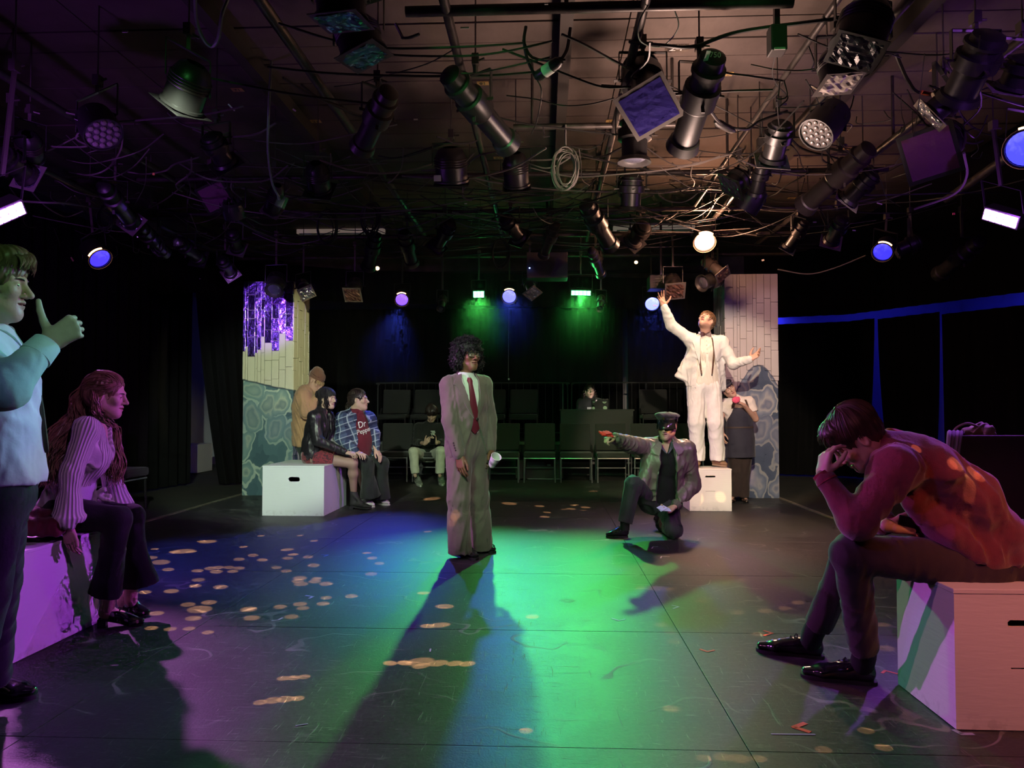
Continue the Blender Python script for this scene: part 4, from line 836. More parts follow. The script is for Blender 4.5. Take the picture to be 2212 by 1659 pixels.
E = [ # profile spotlights: label, back, front, radius, gel, rot
 ('green lit profile spotlight slanting down right of the upper centre', (968, 158, 3.22), (1098, 312, 3.02), .082, None, 0), ('long profile spotlight numbered 750 right of the upper centre', (1542, 118, 3.24), (1474, 318, 2.92), .092, None, 0),
 ('brown lit profile spotlight left of the upper centre', (842, 196, 3.25), (782, 318, 3.05), .078, None, 0), ('profile spotlight with violet edge and silver gel at the far left', (-4, 330, 3.0), (58, 380, 2.92), .075, 'foil', .3),
 ('small spotlight with crinkled blue silver gel among the left cable hanks', (222, 402, 3.12), (282, 478, 3.0), .075, 'foil', .6), ('violet lit spotlight behind the looped cable at the left', (300, 488, 3.08), (352, 545, 2.98), .075, None, 0), ('short spotlight at the dark inner end of the left pipe', (384, 520, 3.1), (428, 558, 3.0), .075, 'dark', .2),
 ('spotlight with a violet ring and green edged frame left of centre', (452, 290, 3.25), (486, 352, 3.1), .08, 'dark', .9), ('spotlight with lilac card frame over the left pillar', (500, 500, 3.2), (512, 536, 3.08), .07, 'lilac', .2), ('lamp with a bright foil gel just left of the mirrored pillar top', (478, 560, 3.0), (498, 590, 2.9), .07, 'white', .9),
 ('green edged spotlight hanging left of centre over the plaid overshirt', (812, 505, 3.25), (795, 578, 2.92), .08, None, 0), ('spotlight with violet lower rim right of the green edged one', (872, 500, 3.25), (890, 570, 2.95), .078, None, 0), ('spotlight with purple crinkled gel in the middle of the rig', (975, 480, 3.25), (944, 532, 3.05), .075, 'purple', .5), ('spotlight with dark blue square gel right of the standing person\'s head line', (1088, 470, 3.25), (1122, 512, 3.1), .08, 'dark', .7),
 ('copper lit slim spotlight above the dark speaker panel', (1202, 482, 3.25), (1174, 552, 2.98), .06, None, 0), ('large dark spotlight slanting right of the speaker panel', (1265, 440, 3.25), (1318, 530, 2.98), .09, None, 0), ('smaller spotlight with pale label under the large dark one', (1278, 540, 3.12), (1298, 592, 2.95), .062, None, 0), ('vertical spotlight with a pale clipped ring under the crossing pipes', (1372, 250, 3.3), (1370, 352, 2.96), .10, None, 0),
 ('second vertical spotlight below the one with the pale ring', (1366, 378, 3.26), (1362, 452, 2.98), .095, None, 0), ('spotlight whose blue gel frame faces the camera above centre right', (1380, 140, 5.0), (1402, 230, 4.6), .115, 'blue', .6), ('spotlight with folded silver gel on the second right hand pipe', (1690, 262, 3.26), (1668, 345, 3.05), .085, 'foil', .15), ('violet lit slim spotlight hanging above the warm lamp', (1650, 350, 3.24), (1632, 420, 3.02), .06, None, 0),
 ('spotlight with black square gel left of the round LED lamp', (1606, 376, 3.25), (1580, 402, 3.14), .085, 'dark', .6), ('long dark spotlight pointing left with a brown flared front', (1880, 318, 3.28), (1738, 446, 3.0), .088, None, 0), ('violet lit spotlight with chequered silver gel on the right hand pipe', (1890, 372, 3.24), (1832, 432, 3.06), .08, 'foil', .5), ('slim violet spotlight with silver gel above the right pillar', (1742, 478, 3.22), (1702, 536, 2.98), .062, 'foil', .5),
 ('spotlight with bright crumpled pink square gel over the right pillar', (1822, 470, 3.24), (1796, 520, 3.06), .08, 'pink', .35), ('violet lit spotlight pointing down left near the right violet bar', (2118, 520, 2.98), (2030, 592, 2.80), .085, None, 0), ('black spotlight silhouetted against the purple ceiling at the upper right', (2140, 70, 3.30), (2068, 215, 3.05), .105, None, 0), ('spotlight with silver blue gel right of the upper right cable joint', (2060, 205, 3.22), (2012, 246, 3.12), .085, 'foil', .5),
 ('spotlight with a glowing pale round gel at the right edge', (2225, 120, 3.26), (2190, 190, 3.12), .10, 'white', .3), ('dark spotlight beside the side on blue lamp at the right', (1990, 520, 3.08), (1936, 542, 2.98), .085, None, 0), ('small green lit spotlight hanging low behind the suited person\'s head', (958, 640, 10.2), (952, 668, 10.0), .05, None, 0), ('small green edged spotlight right of the bright green bar', (1300, 640, 10.2), (1296, 668, 10.0), .05, None, 0),
 ('spotlight with square brown frame left of the warm lamp', (1394, 486, 3.24), (1368, 520, 3.12), .09, 'dark', .75), ('spotlight with crumpled foil in the gap above the mirrored pillar\'s edge', (650, 610, 10.0), (662, 632, 9.8), .07, 'foil', .2), ('spotlight with tilted silver square gel between the blue and green lamps', (1140, 600, 10.1), (1150, 632, 9.9), .07, 'foil', .7), ('spotlight with amber and blue gel at the left of the back row', (770, 606, 10.2), (762, 636, 10.0), .085, 'amber', 0),
 ('spotlight with brown blue gel right of the raised hand', (1450, 600, 9.6), (1458, 628, 9.4), .09, 'amber', .1), ('ribbed black lamp tilted beside the right pillar top', (1556, 600, 9.3), (1516, 612, 9.1), .09, None, 0), ('spotlight with brown gel flap just above the right pillar', (1520, 560, 9.2), (1560, 592, 9.0), .07, 'amber', .5), ('dark spotlight overlapping the top of the mirrored pillar', (600, 596, 9.6), (592, 628, 9.4), .10, None, 0)]
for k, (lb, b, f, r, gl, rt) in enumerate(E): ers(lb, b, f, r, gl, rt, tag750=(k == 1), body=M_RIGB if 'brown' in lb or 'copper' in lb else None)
par('large green lit lamp with ribs at the upper left under the looped cable', (424, 138, 3.2), (392, 228, 3.0), .115, 'dark', .5, gs=.13); par('lamp with teal crinkled gel cut by the top edge left of centre', (735, -40, 3.3), (738, 42, 3.12), .12, 'teal', .2, gs=.125); par('black box lamp with violet teal gel near the top left of centre', (762, 40, 3.3), (786, 118, 3.1), .12, 'teal', .35, gs=.12)
par('lamp with a purple round gel at the left of the middle rig', (442, 388, 7.6), (464, 424, 7.2), .12, 'mauve', .3, gs=.14); par('dim lamp with grey gel left of the hanging plug box', (682, 352, 3.26), (690, 408, 3.1), .10, 'dark', .1); par('square lamp with violet and green streaks above the standing person', (972, 318, 3.3), (976, 392, 3.06), .13, 'dark', 0, gs=.145); par('arched dark lamp with a safety clip right of the square lamp', (1112, 330, 3.3), (1116, 400, 3.08), .105, 'dark', 0, gs=.12)
par('big black lamp with dark plastic gel at the upper right', (1882, 10, 3.32), (1850, 108, 3.06), .13, 'dark', .1, gs=.13); par('lamp with crumpled pale pink gel below the big black one', (1800, 110, 3.28), (1812, 178, 3.08), .10, 'white', .02, gs=.115); par('big lamp with mauve round gel in the right hand rig', (2046, 292, 5.7), (2010, 332, 5.2), .15, 'mauve', .5, gs=.18); par('lamp with silver flap just right of the hanging plug box', (600, 400, 3.2), (588, 452, 3.05), .07, 'foil', .3)
par('small dark lamp under the left pipe beside violet spots', (60, 290, 3.2), (66, 340, 3.1), .09, None)
led_par('round LED lamp with honeycomb face at the upper left', (200, 250, 3.2), (224, 292, 3.04), .13); led_par('small round LED lamp with pearl like lenses left of centre', (500, 436, 3.2), (508, 468, 3.08), .11); led_par('round LED lamp with a violet side below the crumpled pink gel', (1806, 240, 3.26), (1762, 292, 3.06), .125); led_par('round twelve lens LED lamp above the warm lamp', (1636, 404, 3.2), (1606, 452, 3.02), .13)
# loudspeaker panel, projector, boxes
def boxy(nm, label, p, half, cat, parts=(), R=None, m=None):
    t = thing(nm, p, label, cat); MB().box(p, half, R).obj('housing', m or mat('dark_brown_grey_case', (.050, .040, .036), rough=.6), t, bevel=.008); m2 = MB().bar(Vc(p) + Vc((0, 0, half[2])), Vc((p[0], p[1], CZ)), .03, .03, up=(0, 1, 0)).obj('hanging_bracket', M_RIG, t)
    for c, h_, mm in parts: MB().box(Vc(p) + Vc(c), h_, R).obj('detail', mm, t)
    return t
boxy('ceiling_speaker', 'dark brown speaker cabinet with a tiny blue light in the back of the rig', P(1182, 577, 9.9), (.27, .16, .17), 'speaker'); tag(MB().lathe([(0, .010), (.006, .008)], P(1144, 579, 9.70), (0, -1, 0), 10).obj('pilot_light', mat('blue_pilot', (.1, .1, 1), emis=(.15, .25, 1), estr=12), bpy.data.objects['ceiling_speaker']), None)
boxy('projector', 'grey projector hanging left of the raised hand lamp', P(1428, 612, 9.9), (.17, .15, .09), 'projector', [((0, -.155, 0), (.14, .004, .002), M_RIG), ((.02, -.155, .04), (.12, .004, .002), M_RIG)])
boxy('small_strobe_box', 'upright black box clamped to the right end of the nearest pipe', Z3((1678, 88, 3.28)), (.045, .05, .075), 'box', [((0, -.052, -.07), (.03, .004, .006), M_LAB)])
def cable(label, pts, r=.006, m=None, grp=None, nm='cable'):
    return tag(MB().tube(catmull(pts, 8), r, 6).obj(nm, m or M_CAB, None, smooth=True), label, 'cable', grp)
M_CAB = mat('black_cable', (.016, .014, .014), rough=.5); M_CABG = mat('green_grey_cable', (.20, .26, .20), rough=.5); M_CABL = mat('pale_cable', (.13, .11, .10), rough=.5)
q = lambda x, y, z: PZ(x, y, z)
cable('green lit looped cable hanging at the top left', [q(421, -30, 3.4), q(424, 40, 3.3), q(440, 85, 3.22), q(458, 100, 3.2), q(472, 80, 3.22), q(480, 30, 3.3), q(500, -20, 3.4)], .010, M_CABG)
cable('long green white cable dropping to the hanging plug box', [q(586, 130, 3.98), q(584, 170, 3.6), q(580, 250, 3.3), q(579, 330, 3.15), q(588, 395, 3.0), q(602, 425, 2.92)], .009, M_CABG)
pb = thing('plug_box', q(607, 437, 2.9), 'dark plug box on the end of the long hanging cable', 'box'); MB().box(q(608, 436, 2.9), (.035, .03, .05), Matrix.Rotation(.4, 3, 'Y')).obj('box_body', mat('dark_plug_rubber', (.05, .06, .05), rough=.5), pb, bevel=.006); MB().tube([q(602, 424, 2.93), q(604, 431, 2.91)], .014, 8).obj('cable_gland', M_CABG, pb)
cc = thing('coupler', q(1184, 150, 3.2), 'black cable coupler with a white band hanging left of the numbered spotlight', 'connector'); a, b = q(1158, 168, 3.18), q(1212, 130, 3.22)
MB().tube([a, a.lerp(b, .12), a.lerp(b, .88), b], [.018, .034, .034, .02], 14).obj('coupler_body', M_RIG, cc, smooth=True); MB().tube([a.lerp(b, .36), a.lerp(b, .66)], .036, 14).obj('white_band', mat('pale_tape_band', (.55, .60, .55), rough=.6), cc, smooth=True)
cable('short cable from the white banded coupler up to the near pipe', [b, q(1225, 105, 3.3), q(1232, 60, 3.42)], .010); cable('cable bending from the coupler\'s lower end to the near pipe', [a, q(1140, 130, 3.24), q(1132, 90, 3.32), q(1136, 58, 3.42)], .010); cable('thin tail of cord dropping from the coupler', [a, q(1170, 200, 3.1), q(1160, 260, 3.1), q(1148, 290, 3.2)], .004)
for (x, y, z, R_, n, lb) in ((1222, 362, 3.08, .17, 9, 'big coil of black cable hanging in front of the ceiling boards'), (800, 470, 3.15, .16, 8, 'hank of dark cable left of centre in the rig'), (1350, 400, 3.2, .10, 7, 'small coil of cable beside the vertical spotlights'), (228, 470, 3.0, .11, 6, 'violet edged hank of cable on the left pipe'), (340, 530, 2.98, .09, 5, 'violet edged loop of cable below the left pipe'), (1082, 545, 3.2, .20, 7, 'coil of cable above the blue and white lamp'), (705, 490, 3.2, .18, 7, 'hank of cable above the gap beside the mirrored pillar')):
    c = q(x, y, z); rg_ = np.random.default_rng(x); mb = MB()
    for k in range(n):
        dx, dz, a_ = rg_.uniform(-.02, .02), rg_.uniform(-.02, .02), rg_.uniform(.75, 1.05); mb.tube([c + Vc((R_ * .62 * a_ * math.sin(t) + dx, .02 * math.sin(t * 2 + k) + rg_.uniform(-.004, .004), R_ * a_ * math.cos(t) * (1.1 if math.cos(t) < 0 else 1) + dz)) for t in [j * 2 * math.pi / 22 for j in range(22)]], .0055, 5, closed=True)
    mb.tube([c + Vc((0, 0, R_)), Vc((c.x, c.y, 3.42))], .008, 5); tag(mb.obj('cable_coil', M_CABL if 'big coil' in lb else M_CAB, None, smooth=True), lb, 'cable')
cable('thick cable swagging behind the numbered spotlight', [q(1360, 90, 3.4), q(1430, 98, 3.3), q(1500, 100, 3.3), q(1600, 68, 3.4), q(1810, 40, 3.42)], .011); cable('cable running from the numbered spotlight to the thin pale pipe', [q(1535, 240, 3.2), q(1560, 268, 3.15), q(1610, 280, 3.15), q(1640, 262, 3.25), q(1700, 240, 3.4)], .010)
cc = thing('coupler', q(1566, 272, 3.14), 'black torpedo shaped coupler just right of the numbered spotlight', 'connector'); MB().tube([q(1545, 262, 3.16), q(1552, 266, 3.16), q(1578, 280, 3.13), q(1586, 284, 3.13)], [.012, .028, .026, .012], 12).obj('coupler_body', M_RIG, cc, smooth=True)
cable('cable with a red joint crossing below the upper right ceiling tag', [q(1935, 115, 3.4), q(1945, 140, 3.35), q(1962, 175, 3.3), q(1985, 200, 3.3), q(2040, 205, 3.3), q(2100, 190, 3.4)], .011)
tag(MB().tube([q(1990, 199, 3.3), q(2012, 204, 3.3)], .014, 10).obj('cable_joint', mat('red_sleeve', (.45, .08, .03), rough=.5), None, smooth=True), 'short red sleeve on the upper right cable', 'connector')
cable('thin cable sagging under the header right of the warm lamp', [P(1680, 582, 9.0), P(1745, 592, 9.0), P(1800, 580, 8.9), P(1870, 552, 8.8)], .007, M_CABL); cable('violet cable dropping along the left edge above the violet bar', [q(30, 434, 2.95), q(100, 438, 2.95), q(150, 440, 3.0), q(215, 450, 3.1)], .010, M_CABL); cable('wide thin cable arc at the upper left below the honeycomb lamp', [q(264, 270, 3.4), q(262, 320, 3.25), q(235, 362, 3.15), q(195, 378, 3.1), q(150, 372, 3.2)], .007, M_CABL)
cable('wire loop above the upper right crossing pipes', [q(1400, 10, 3.4), q(1380, 50, 3.3), q(1385, 90, 3.25), q(1430, 100, 3.3), q(1465, 60, 3.35), q(1455, 15, 3.42)], .004, M_CABG)
cable('black curved arm of the mauve lamp in the right hand rig', [q(2082, 330, 3.1), q(2088, 380, 3.0), q(2060, 420, 2.9), q(1975, 452, 2.85)], .010, M_CABL)
rg_ = np.random.default_rng(77)
def tangle(lb, x0, x1, y0, y1, n, z0=3.0, sag=.10, seed=0):
    r_ = np.random.default_rng(seed); mb = MB()
    for k in range(n):
        xa, ya = r_.uniform(x0, x1), r_.uniform(y0, y1); xb, yb = xa + r_.normal() * (x1 - x0) * .30, ya + r_.normal() * (y1 - y0) * .22; yb = min(y1 + 10, max(y0 - 10, yb)); z = r_.uniform(3.2, 3.46); s = r_.uniform(.02, sag) * 1.6
        a, b = q(xa, ya, z), q(xb, yb, r_.uniform(3.2, 3.46))
        if (a - b).length > 3.2: continue
        mb.tube(catmull([a, a.lerp(b, .25) + Vc((r_.normal() * .03, r_.normal() * .03, -s * .75)), a.lerp(b, .5) + Vc((r_.normal() * .05, 0, -s)), a.lerp(b, .78) + Vc((0, r_.normal() * .04, -s * .7)), b], 4), r_.choice([.0035, .005, .0065, .008]), 4)
    tag(mb.obj('cable_tangle', M_CABL if seed % 2 else M_CAB, None, smooth=True), lb, 'cables', kind='stuff')
tangle('tangled thin pale cables across the middle of the rig', 620, 1640, 330, 500, 62, seed=1); tangle('tangled black cables across the back of the rig', 600, 1560, 400, 540, 70, seed=2); tangle('loose cables hanging among the left hand lamps', 60, 620, 240, 540, 46, seed=3); tangle('loose black cables over the right hand lamps', 1540, 2150, 60, 500, 60, seed=4); tangle('sparse cables across the upper middle of the ceiling', 760, 1560, 60, 330, 26, seed=6, sag=.05)
# number tags on the ceiling boards, small white stickers on the rig
for x, y, s_, lb in ((1043, 180, '01', 'upper centre'), (513, 194, '71', 'upper left'), (1461, 104, '24', 'between the crossing pipes'), (1570, 160, '13', 'beside the numbered spotlight'), (2025, 150, '25', 'upper right'), (1995, 8, '77', 'top right corner'), (1320, 262, '12', 'left of the blue gel'), (1076, 341, '01', 'below the green spotlight'), (1832, 320, '51', 'right hand ceiling'), (652, 545, '31', 'above the mirrored pillar gap'), (1710, 428, '41', 'above the pink gel'), (682, 262, '21', 'left of the brown lit spotlight')):
    big = s_ == '24'; c = q(x, y, CZ - .005); t = thing('number_tag', c, 'ceiling number tag ' + s_ + ' at the ' + lb, 'tag'); w_ = .085 if big else .05
    MB().box(c, (w_, .035 if not big else .06, .002)).obj('tag_plate', M_YEL if not big else M_RIGB, t); text_mesh(s_, .062 if not big else .11, .0008, 'tag_digits', M_RIG if not big else M_LAB, c - Vc((0, 0, .004)), (1, 0, 0), (0, -1, 0) if False else (0, -1, 0), t)
for k, (x, y, z, w_, h_, a) in enumerate(((270, 68, 3.4, .035, .012, 0), (636, 238, 3.36, .03, .012, .6), (500, 232, 3.3, .065, .010, .8), (1340, 205, 3.15, .028, .012, -.5), (1006, 440, 3.2, .026, .010, 0), (898, 258, 3.3, .03, .010, 0), (332, 376, 3.1, .02, .02, .2), (1180, 8, 3.4, .02, .01, 0), (1900, 440, 3.1, .05, .010, .3), (1760, 480, 3.1, .035, .012, 0), (1845, 498, 3.1, .035, .012, .1), (156, 560, 2.9, .055, .016, 1.0), (1004, 60, 3.40, .05, .010, 0), (945, 385, 3.05, .06, .05, 0), (1648, 562, 3.0, .03, .02, -.3), (432, 602, 3.0, .02, .012, 0), (2060, 462, 2.9, .022, .018, 0), (1415, 660, 2.45, .05, .012, 0))):
    lbs = ['top left dark', 'left wide pipe', 'beside the ribbed green lamp', 'left of the blue gel', 'centre of the cable tangle', 'right of the brown lit spotlight', 'orange one near the left hanks', 'top centre', 'beside the flared dark spotlight', 'left of the pink gel', 'right of the pink gel', 'far left by the amber rimmed lamp', 'on the green lit pipe', 'large one beside the square streaked lamp', 'under the header by the right pillar', 'left of the mirrored pillar', 'red one near the right violet bar', 'low under the back row lamps']
    col = M_LAB if k not in (6, 11, 16) else mat('coloured_tape', (.60, .28, .06) if k == 6 else (.5, .30, .16) if k == 11 else (.6, .1, .06), rough=.6)
    c = q(x, y, z); tag(MB().box(c, (w_ / 2, .003, h_ / 2), Matrix.Rotation(a, 3, 'Y')).obj('cable_label', col, None, bevel=.001), 'small strip of label tape in the rig, ' + lbs[k], 'tape')
# ------------------------------------------------------------------ human figures
def skin(name, col, var=.06):
    m = mat(name, col, rough=.48, spec=.45, bump=.15, bscale=140, var=var, vscale=14)
    b = m.node_tree.nodes['Principled BSDF']; b.inputs['Subsurface Weight'].default_value = 0.0
    return m
M_LIP = mat('lip_skin', (.40, .17, .14), rough=.4)
M_WHITE = mat('eye_white', (.75, .73, .70), rough=.25); M_IRIS = mat('iris_brown', (.07, .04, .025), rough=.2); M_PUPIL = mat('pupil_black', (.005, .005, .005), rough=.1)
def frame(fwd, up):
    y = Vector(fwd).normalized(); z = Vector(up); z = (z - y * z.dot(y)).normalized(); x = y.cross(z)
    return Matrix((x, y, z)).transposed()
def head_prims(c, H, s=1.0, neck_to=None, neck_r=.052, jaw=1.0, nose=1.0, mouth_open=0.0):
    L = lambda x, y, z: Vector(c) + H @ (Vector((x, y, z)) * s)
    R = H
    p = [el(L(0, -.014, .034), (.076 * s, .097 * s, .086 * s), R, k=.02),
         el(L(0, .030, -.030), (.057 * s, .063 * s, .086 * s), R, k=.03)]
    p += [ec(L(0, .072, -.100), L(0, .060, -.085), .019 * s * jaw, .028 * s, k=.03)]
    for a in (-1, 1):
        p += [ec(L(a * .047 * jaw, .000, -.054), L(a * .012, .064, -.096), .020 * s, .019 * s, k=.03),
              ec(L(a * .062, -.005, .0), L(a * .048 * jaw, .000, -.054), .015 * s, .020 * s, k=.03),
              el(L(a * .041, .064, -.020), (.022 * s,) * 3, R, k=.02),
              ec(L(a * .008, .088, .022), L(a * .046, .066, .022), .0105 * s, .010 * s, k=.014)]
    for a in (-1, 1):
        p += [el(L(a * .031, .098, .001), (.019 * s, .018 * s, .013 * s), R, k=.012, op='s')]
    for a in (-1, 1):
        p += [el(L(a * .031, .0765, .000), (.0150 * s,) * 3, R, k=.006),
              el(L(a * .031, .091, -.001), (.0125 * s, .0085 * s, .0036 * s), R, k=.002, op='s')]
    p += [ec(L(0, .088, .014), L(0, .108 + .006 * nose, -.026), (.0085 * s, .008 * s), (.0095 * s * nose, .0105 * s), xa=H.col[0], k=.010),
          el(L(0, .110 + .006 * nose, -.031), (.0105 * s * nose, .010 * s, .009 * s), R, k=.008)]
    for a in (-1, 1):
        p += [el(L(a * .0115 * nose, .100, -.034), (.0075 * s, .010 * s, .0075 * s), R, k=.006),
              el(L(a * .007, .106, -.0415), (.0035 * s, .005 * s, .003 * s), R, k=.002, op='s')]
    mo = mouth_open
    p += [ec(L(-.020, .082, -.060), L(0, .0935, -.056), .005 * s, .0075 * s, k=.008), ec(L(.020, .082, -.060), L(0, .0935, -.056), .005 * s, .0075 * s, k=.008),
          ec(L(-.017, .080, -.067 - mo), L(0, .0905, -.070 - mo), .005 * s, .0085 * s, k=.008), ec(L(.017, .080, -.067 - mo), L(0, .0905, -.070 - mo), .005 * s, .0085 * s, k=.008)]
    p += [ec(L(-.023, .087, -.0625 - mo / 2), L(.023, .087, -.0625 - mo / 2), (.0035 * s, (.0022 + mo * .6) * s), (.0035 * s, (.0022 + mo * .6) * s), xa=H.col[1], k=.003, op='s'),
          el(L(0, .094, -.0635 - mo / 2), (.018 * s, .008 * s, (.0022 + mo * .7) * s), R, k=.003, op='s')]
    for a in (-1, 1):
        E = H @ Matrix.Rotation(a * -.35, 3, 'Z')
        p += [el(L(a * .078, -.008, -.004), (.010 * s, .019 * s, .032 * s), E, k=.006),
              el(L(a * .087, -.003, .000), (.007 * s, .011 * s, .021 * s), E, k=.004, op='s'),
              el(L(a * .078, .004, -.008), (.006 * s, .005 * s, .009 * s), E, k=.005)]
    if neck_to is not None:
        p += [ec(L(0, -.020, -.045), neck_to, neck_r * s, neck_r * s * 1.12, k=.035)]
    return p, L
def head_paint(c, H, s, mouth_open=0.0):
    Hi = np.array(H.transposed()); c = _v(c)
    def fn(Pt):
        q = ((Pt - c) @ Hi.T) / s
        zc = -.0625 - mouth_open / 2
        half = (.0088 + mouth_open * .8) * np.clip(1 - (q[:, 0] / .023) ** 2, 0, 1) ** .7
        m = (np.abs(q[:, 0]) < .025) & (q[:, 1] > .074) & (np.abs(q[:, 2] - zc) < half)
        return m.astype(np.int32)
    return fn
def eyes_and_brows(parent, L, H, s, brow_mat, gaze=None, brow=True, iris=None):
    for a in (-1, 1):
        g = (gaze or H.col[1]).normalized()
        mb = MB(); r = .0118 * s; th = [0, .18, .45, .5, .9, 1.4, 2.0]; 
        c = L(a * .031, .0775, .000)
        for k in range(len(th) - 1):
            mb.lathe([(r * math.cos(th[k]), r * math.sin(th[k])), (r * math.cos(th[k + 1]), r * math.sin(th[k + 1]))], c, g, 14, m=(2 if k == 0 else 1 if k <= 2 else 0), caps=False)
        mb.obj('eye', [M_WHITE, iris or M_IRIS, M_PUPIL], parent, smooth=True)
        if brow:
            mb = MB(); pts = [L(a * .013, .0972, .0195), L(a * .024, .0958, .0225), L(a * .037, .0885, .0228), L(a * .048, .0765, .0185)]
            mb.tube(catmull(pts, 3), [.0016 * s, .0024 * s, .0027 * s, .0027 * s, .0026 * s, .0024 * s, .0021 * s, .0018 * s, .0014 * s, .0008 * s][:10], 6)
            mb.obj('eyebrow', brow_mat, parent, smooth=True)
def rot_to(d, axis, ang): return Matrix.Rotation(ang, 3, axis) @ Vector(d)
def hand_prims(wr, fwd, back, side, curl=25, spread=1.0, s=1.0, thumb=None, thumb_bend=15, arm=None, arm_r=.027):
    """side 0 = right hand, 1 = left hand; curl: one value or five lists of joint angles (thumb unused)"""
    H = frame(fwd, back); X, Y, Z = H.col[0], H.col[1], H.col[2]; sg = -1 if side == 0 else 1
    L = lambda x, y, z: Vector(wr) + H @ (Vector((x * sg, y, z)) * s)
    ks = [.029, .0095, -.0105, -.028]; ky = [.086, .090, .086, .077]; ln = [.074, .081, .075, .060]; fr = [.0088, .0090, .0085, .0076]
    p = [ec(L(0, -.02, 0), L(0, .022, 0), (.026 * s, .019 * s), (.031 * s, .0165 * s), xa=X, k=.012)]
    for i in range(4): p.append(ec(L(ks[i] * .62, .018, 0), L(ks[i], ky[i], 0), .0145 * s, .0108 * s, k=.014))
    p.append(ec(L(.012, .03, -.008), L(-.006, .060, -.006), .014 * s, .012 * s, k=.014))
    tips = []
    for i in range(4):
        cu = curl[i] if isinstance(curl, (list, tuple)) else curl
        cu = cu if isinstance(cu, (list, tuple)) else (cu, cu * 1.1, cu * .8)
        d = rot_to(Y, Z, math.radians((-sg) * (2.0 - 0) * 0 + (-sg) * [7, 1.5, -4, -10][i] * spread)); ax = d.cross(Z)
        pt = L(ks[i], ky[i], 0); ang = 0; seg = [.46, .31, .25]
        for j in range(3):
            ang += math.radians(cu[j]); dd = d * math.cos(ang) - Z * math.sin(ang)
            q = pt + dd * ln[i] * seg[j] * s
            p.append(ec(pt, q, fr[i] * s * (1 - .09 * j), fr[i] * s * (1 - .09 * (j + 1)), k=.003)); pt = q
        tips.append(pt)
    td = Vector(thumb) if thumb is not None else Vector((.72, .62, -.30)); td = Vector((td.x * sg, td.y, td.z)).normalized()
    t1 = H @ td; pt = L(.016, .014, -.004); ax = t1.cross(Z).normalized() if abs(t1.dot(Z)) < .98 else X
    bend_ax = t1.cross(Y); bend_ax = bend_ax.normalized() if bend_ax.length > .05 else X
    for j, (l_, r0, r1) in enumerate(((.046, .0155, .0118), (.034, .0112, .0098), (.029, .0098, .0078))):
        t = t1 if j == 0 else rot_to(t1, bend_ax, math.radians(thumb_bend * j))
        q = pt + t * l_ * s; p.append(ec(pt, q, r0 * s, r1 * s, k=.010 if j == 0 else .003)); pt = q
    tips.append(pt)
    if arm is not None: p.append(ec(arm, L(0, -.01, 0), (arm_r * 1.25, arm_r * 1.1), (.026 * s, .020 * s), xa=X, k=.01))
    return p, L, tips
def trunk_prims(J, ease=0.0, w=1.0, d=1.0, chest=1.0, k=.05, top=True, belly=0.0):
    XA = (J['sh'][1] - J['sh'][0]).normalized(); XH = (J['hp'][1] - J['hp'][0]).normalized(); XW = (XA + XH).normalized()
    e = ease
    lv = [(J['pelvis'], (.160 * w + e, .108 * d + e), XH), (J['waist'], ((.138 + belly) * w + e, (.100 + belly) * d + e), XW), (J['chest'], (.158 * w * chest + e, .112 * d * chest + e), XA)]
    p = []
    for i in range(2): p.append(ec(lv[i][0], lv[i + 1][0], lv[i][1], lv[i + 1][1], xa=(lv[i][2] + lv[i + 1][2]) / 2, k=k))
    up = J['chest'] * .25 + (J['sh'][0] + J['sh'][1]) * .375
    p.append(ec(J['chest'], up, lv[2][1], (.150 * w + e, .085 * d + e), xa=XA, k=k))
    if top:
        for i in (0, 1): p.append(ec(up + (J['sh'][i] - up) * .2 + UP * .01, J['sh'][i], .060 * d + e, .054 * w + e, k=k))
        p.append(ec(up, J['neck'], (.09 * w + e, .07 * d + e), .055 + e * .6, xa=XA, k=k))
    return p
def arm_chain(J, i, ease=0.0, r=(.052, .043, .028), k=.03, to=1.0, hemr=None):
    a, b, c = J['sh'][i], J['el'][i], J['wr'][i]; c = b + (c - b) * to
    return [ec(a, b, r[0] + ease, r[1] + ease, k=k), ec(b, c, r[1] + ease, hemr or (r[2] + ease), k=k * .6)]
def leg_chain(J, i, ease=0.0, r=(.088, .060, .040), k=.035, to=1.0, hemr=None, cap=False):
    a, b, c = J['hp'][i], J['kn'][i], J['an'][i]; c = b + (c - b) * to
    m = b + (c - b) * .35
    hr = hemr or (r[2] + ease)
    return [ec(a, b, (r[0] + ease), r[1] + ease, k=k), ec(b, m, r[1] + ease, (r[1] * .92 + ease) * .6 + hr * .4, k=k * .5), ec(m, c, (r[1] * .92 + ease) * .6 + hr * .4, hr, k=.01, cap=cap)]
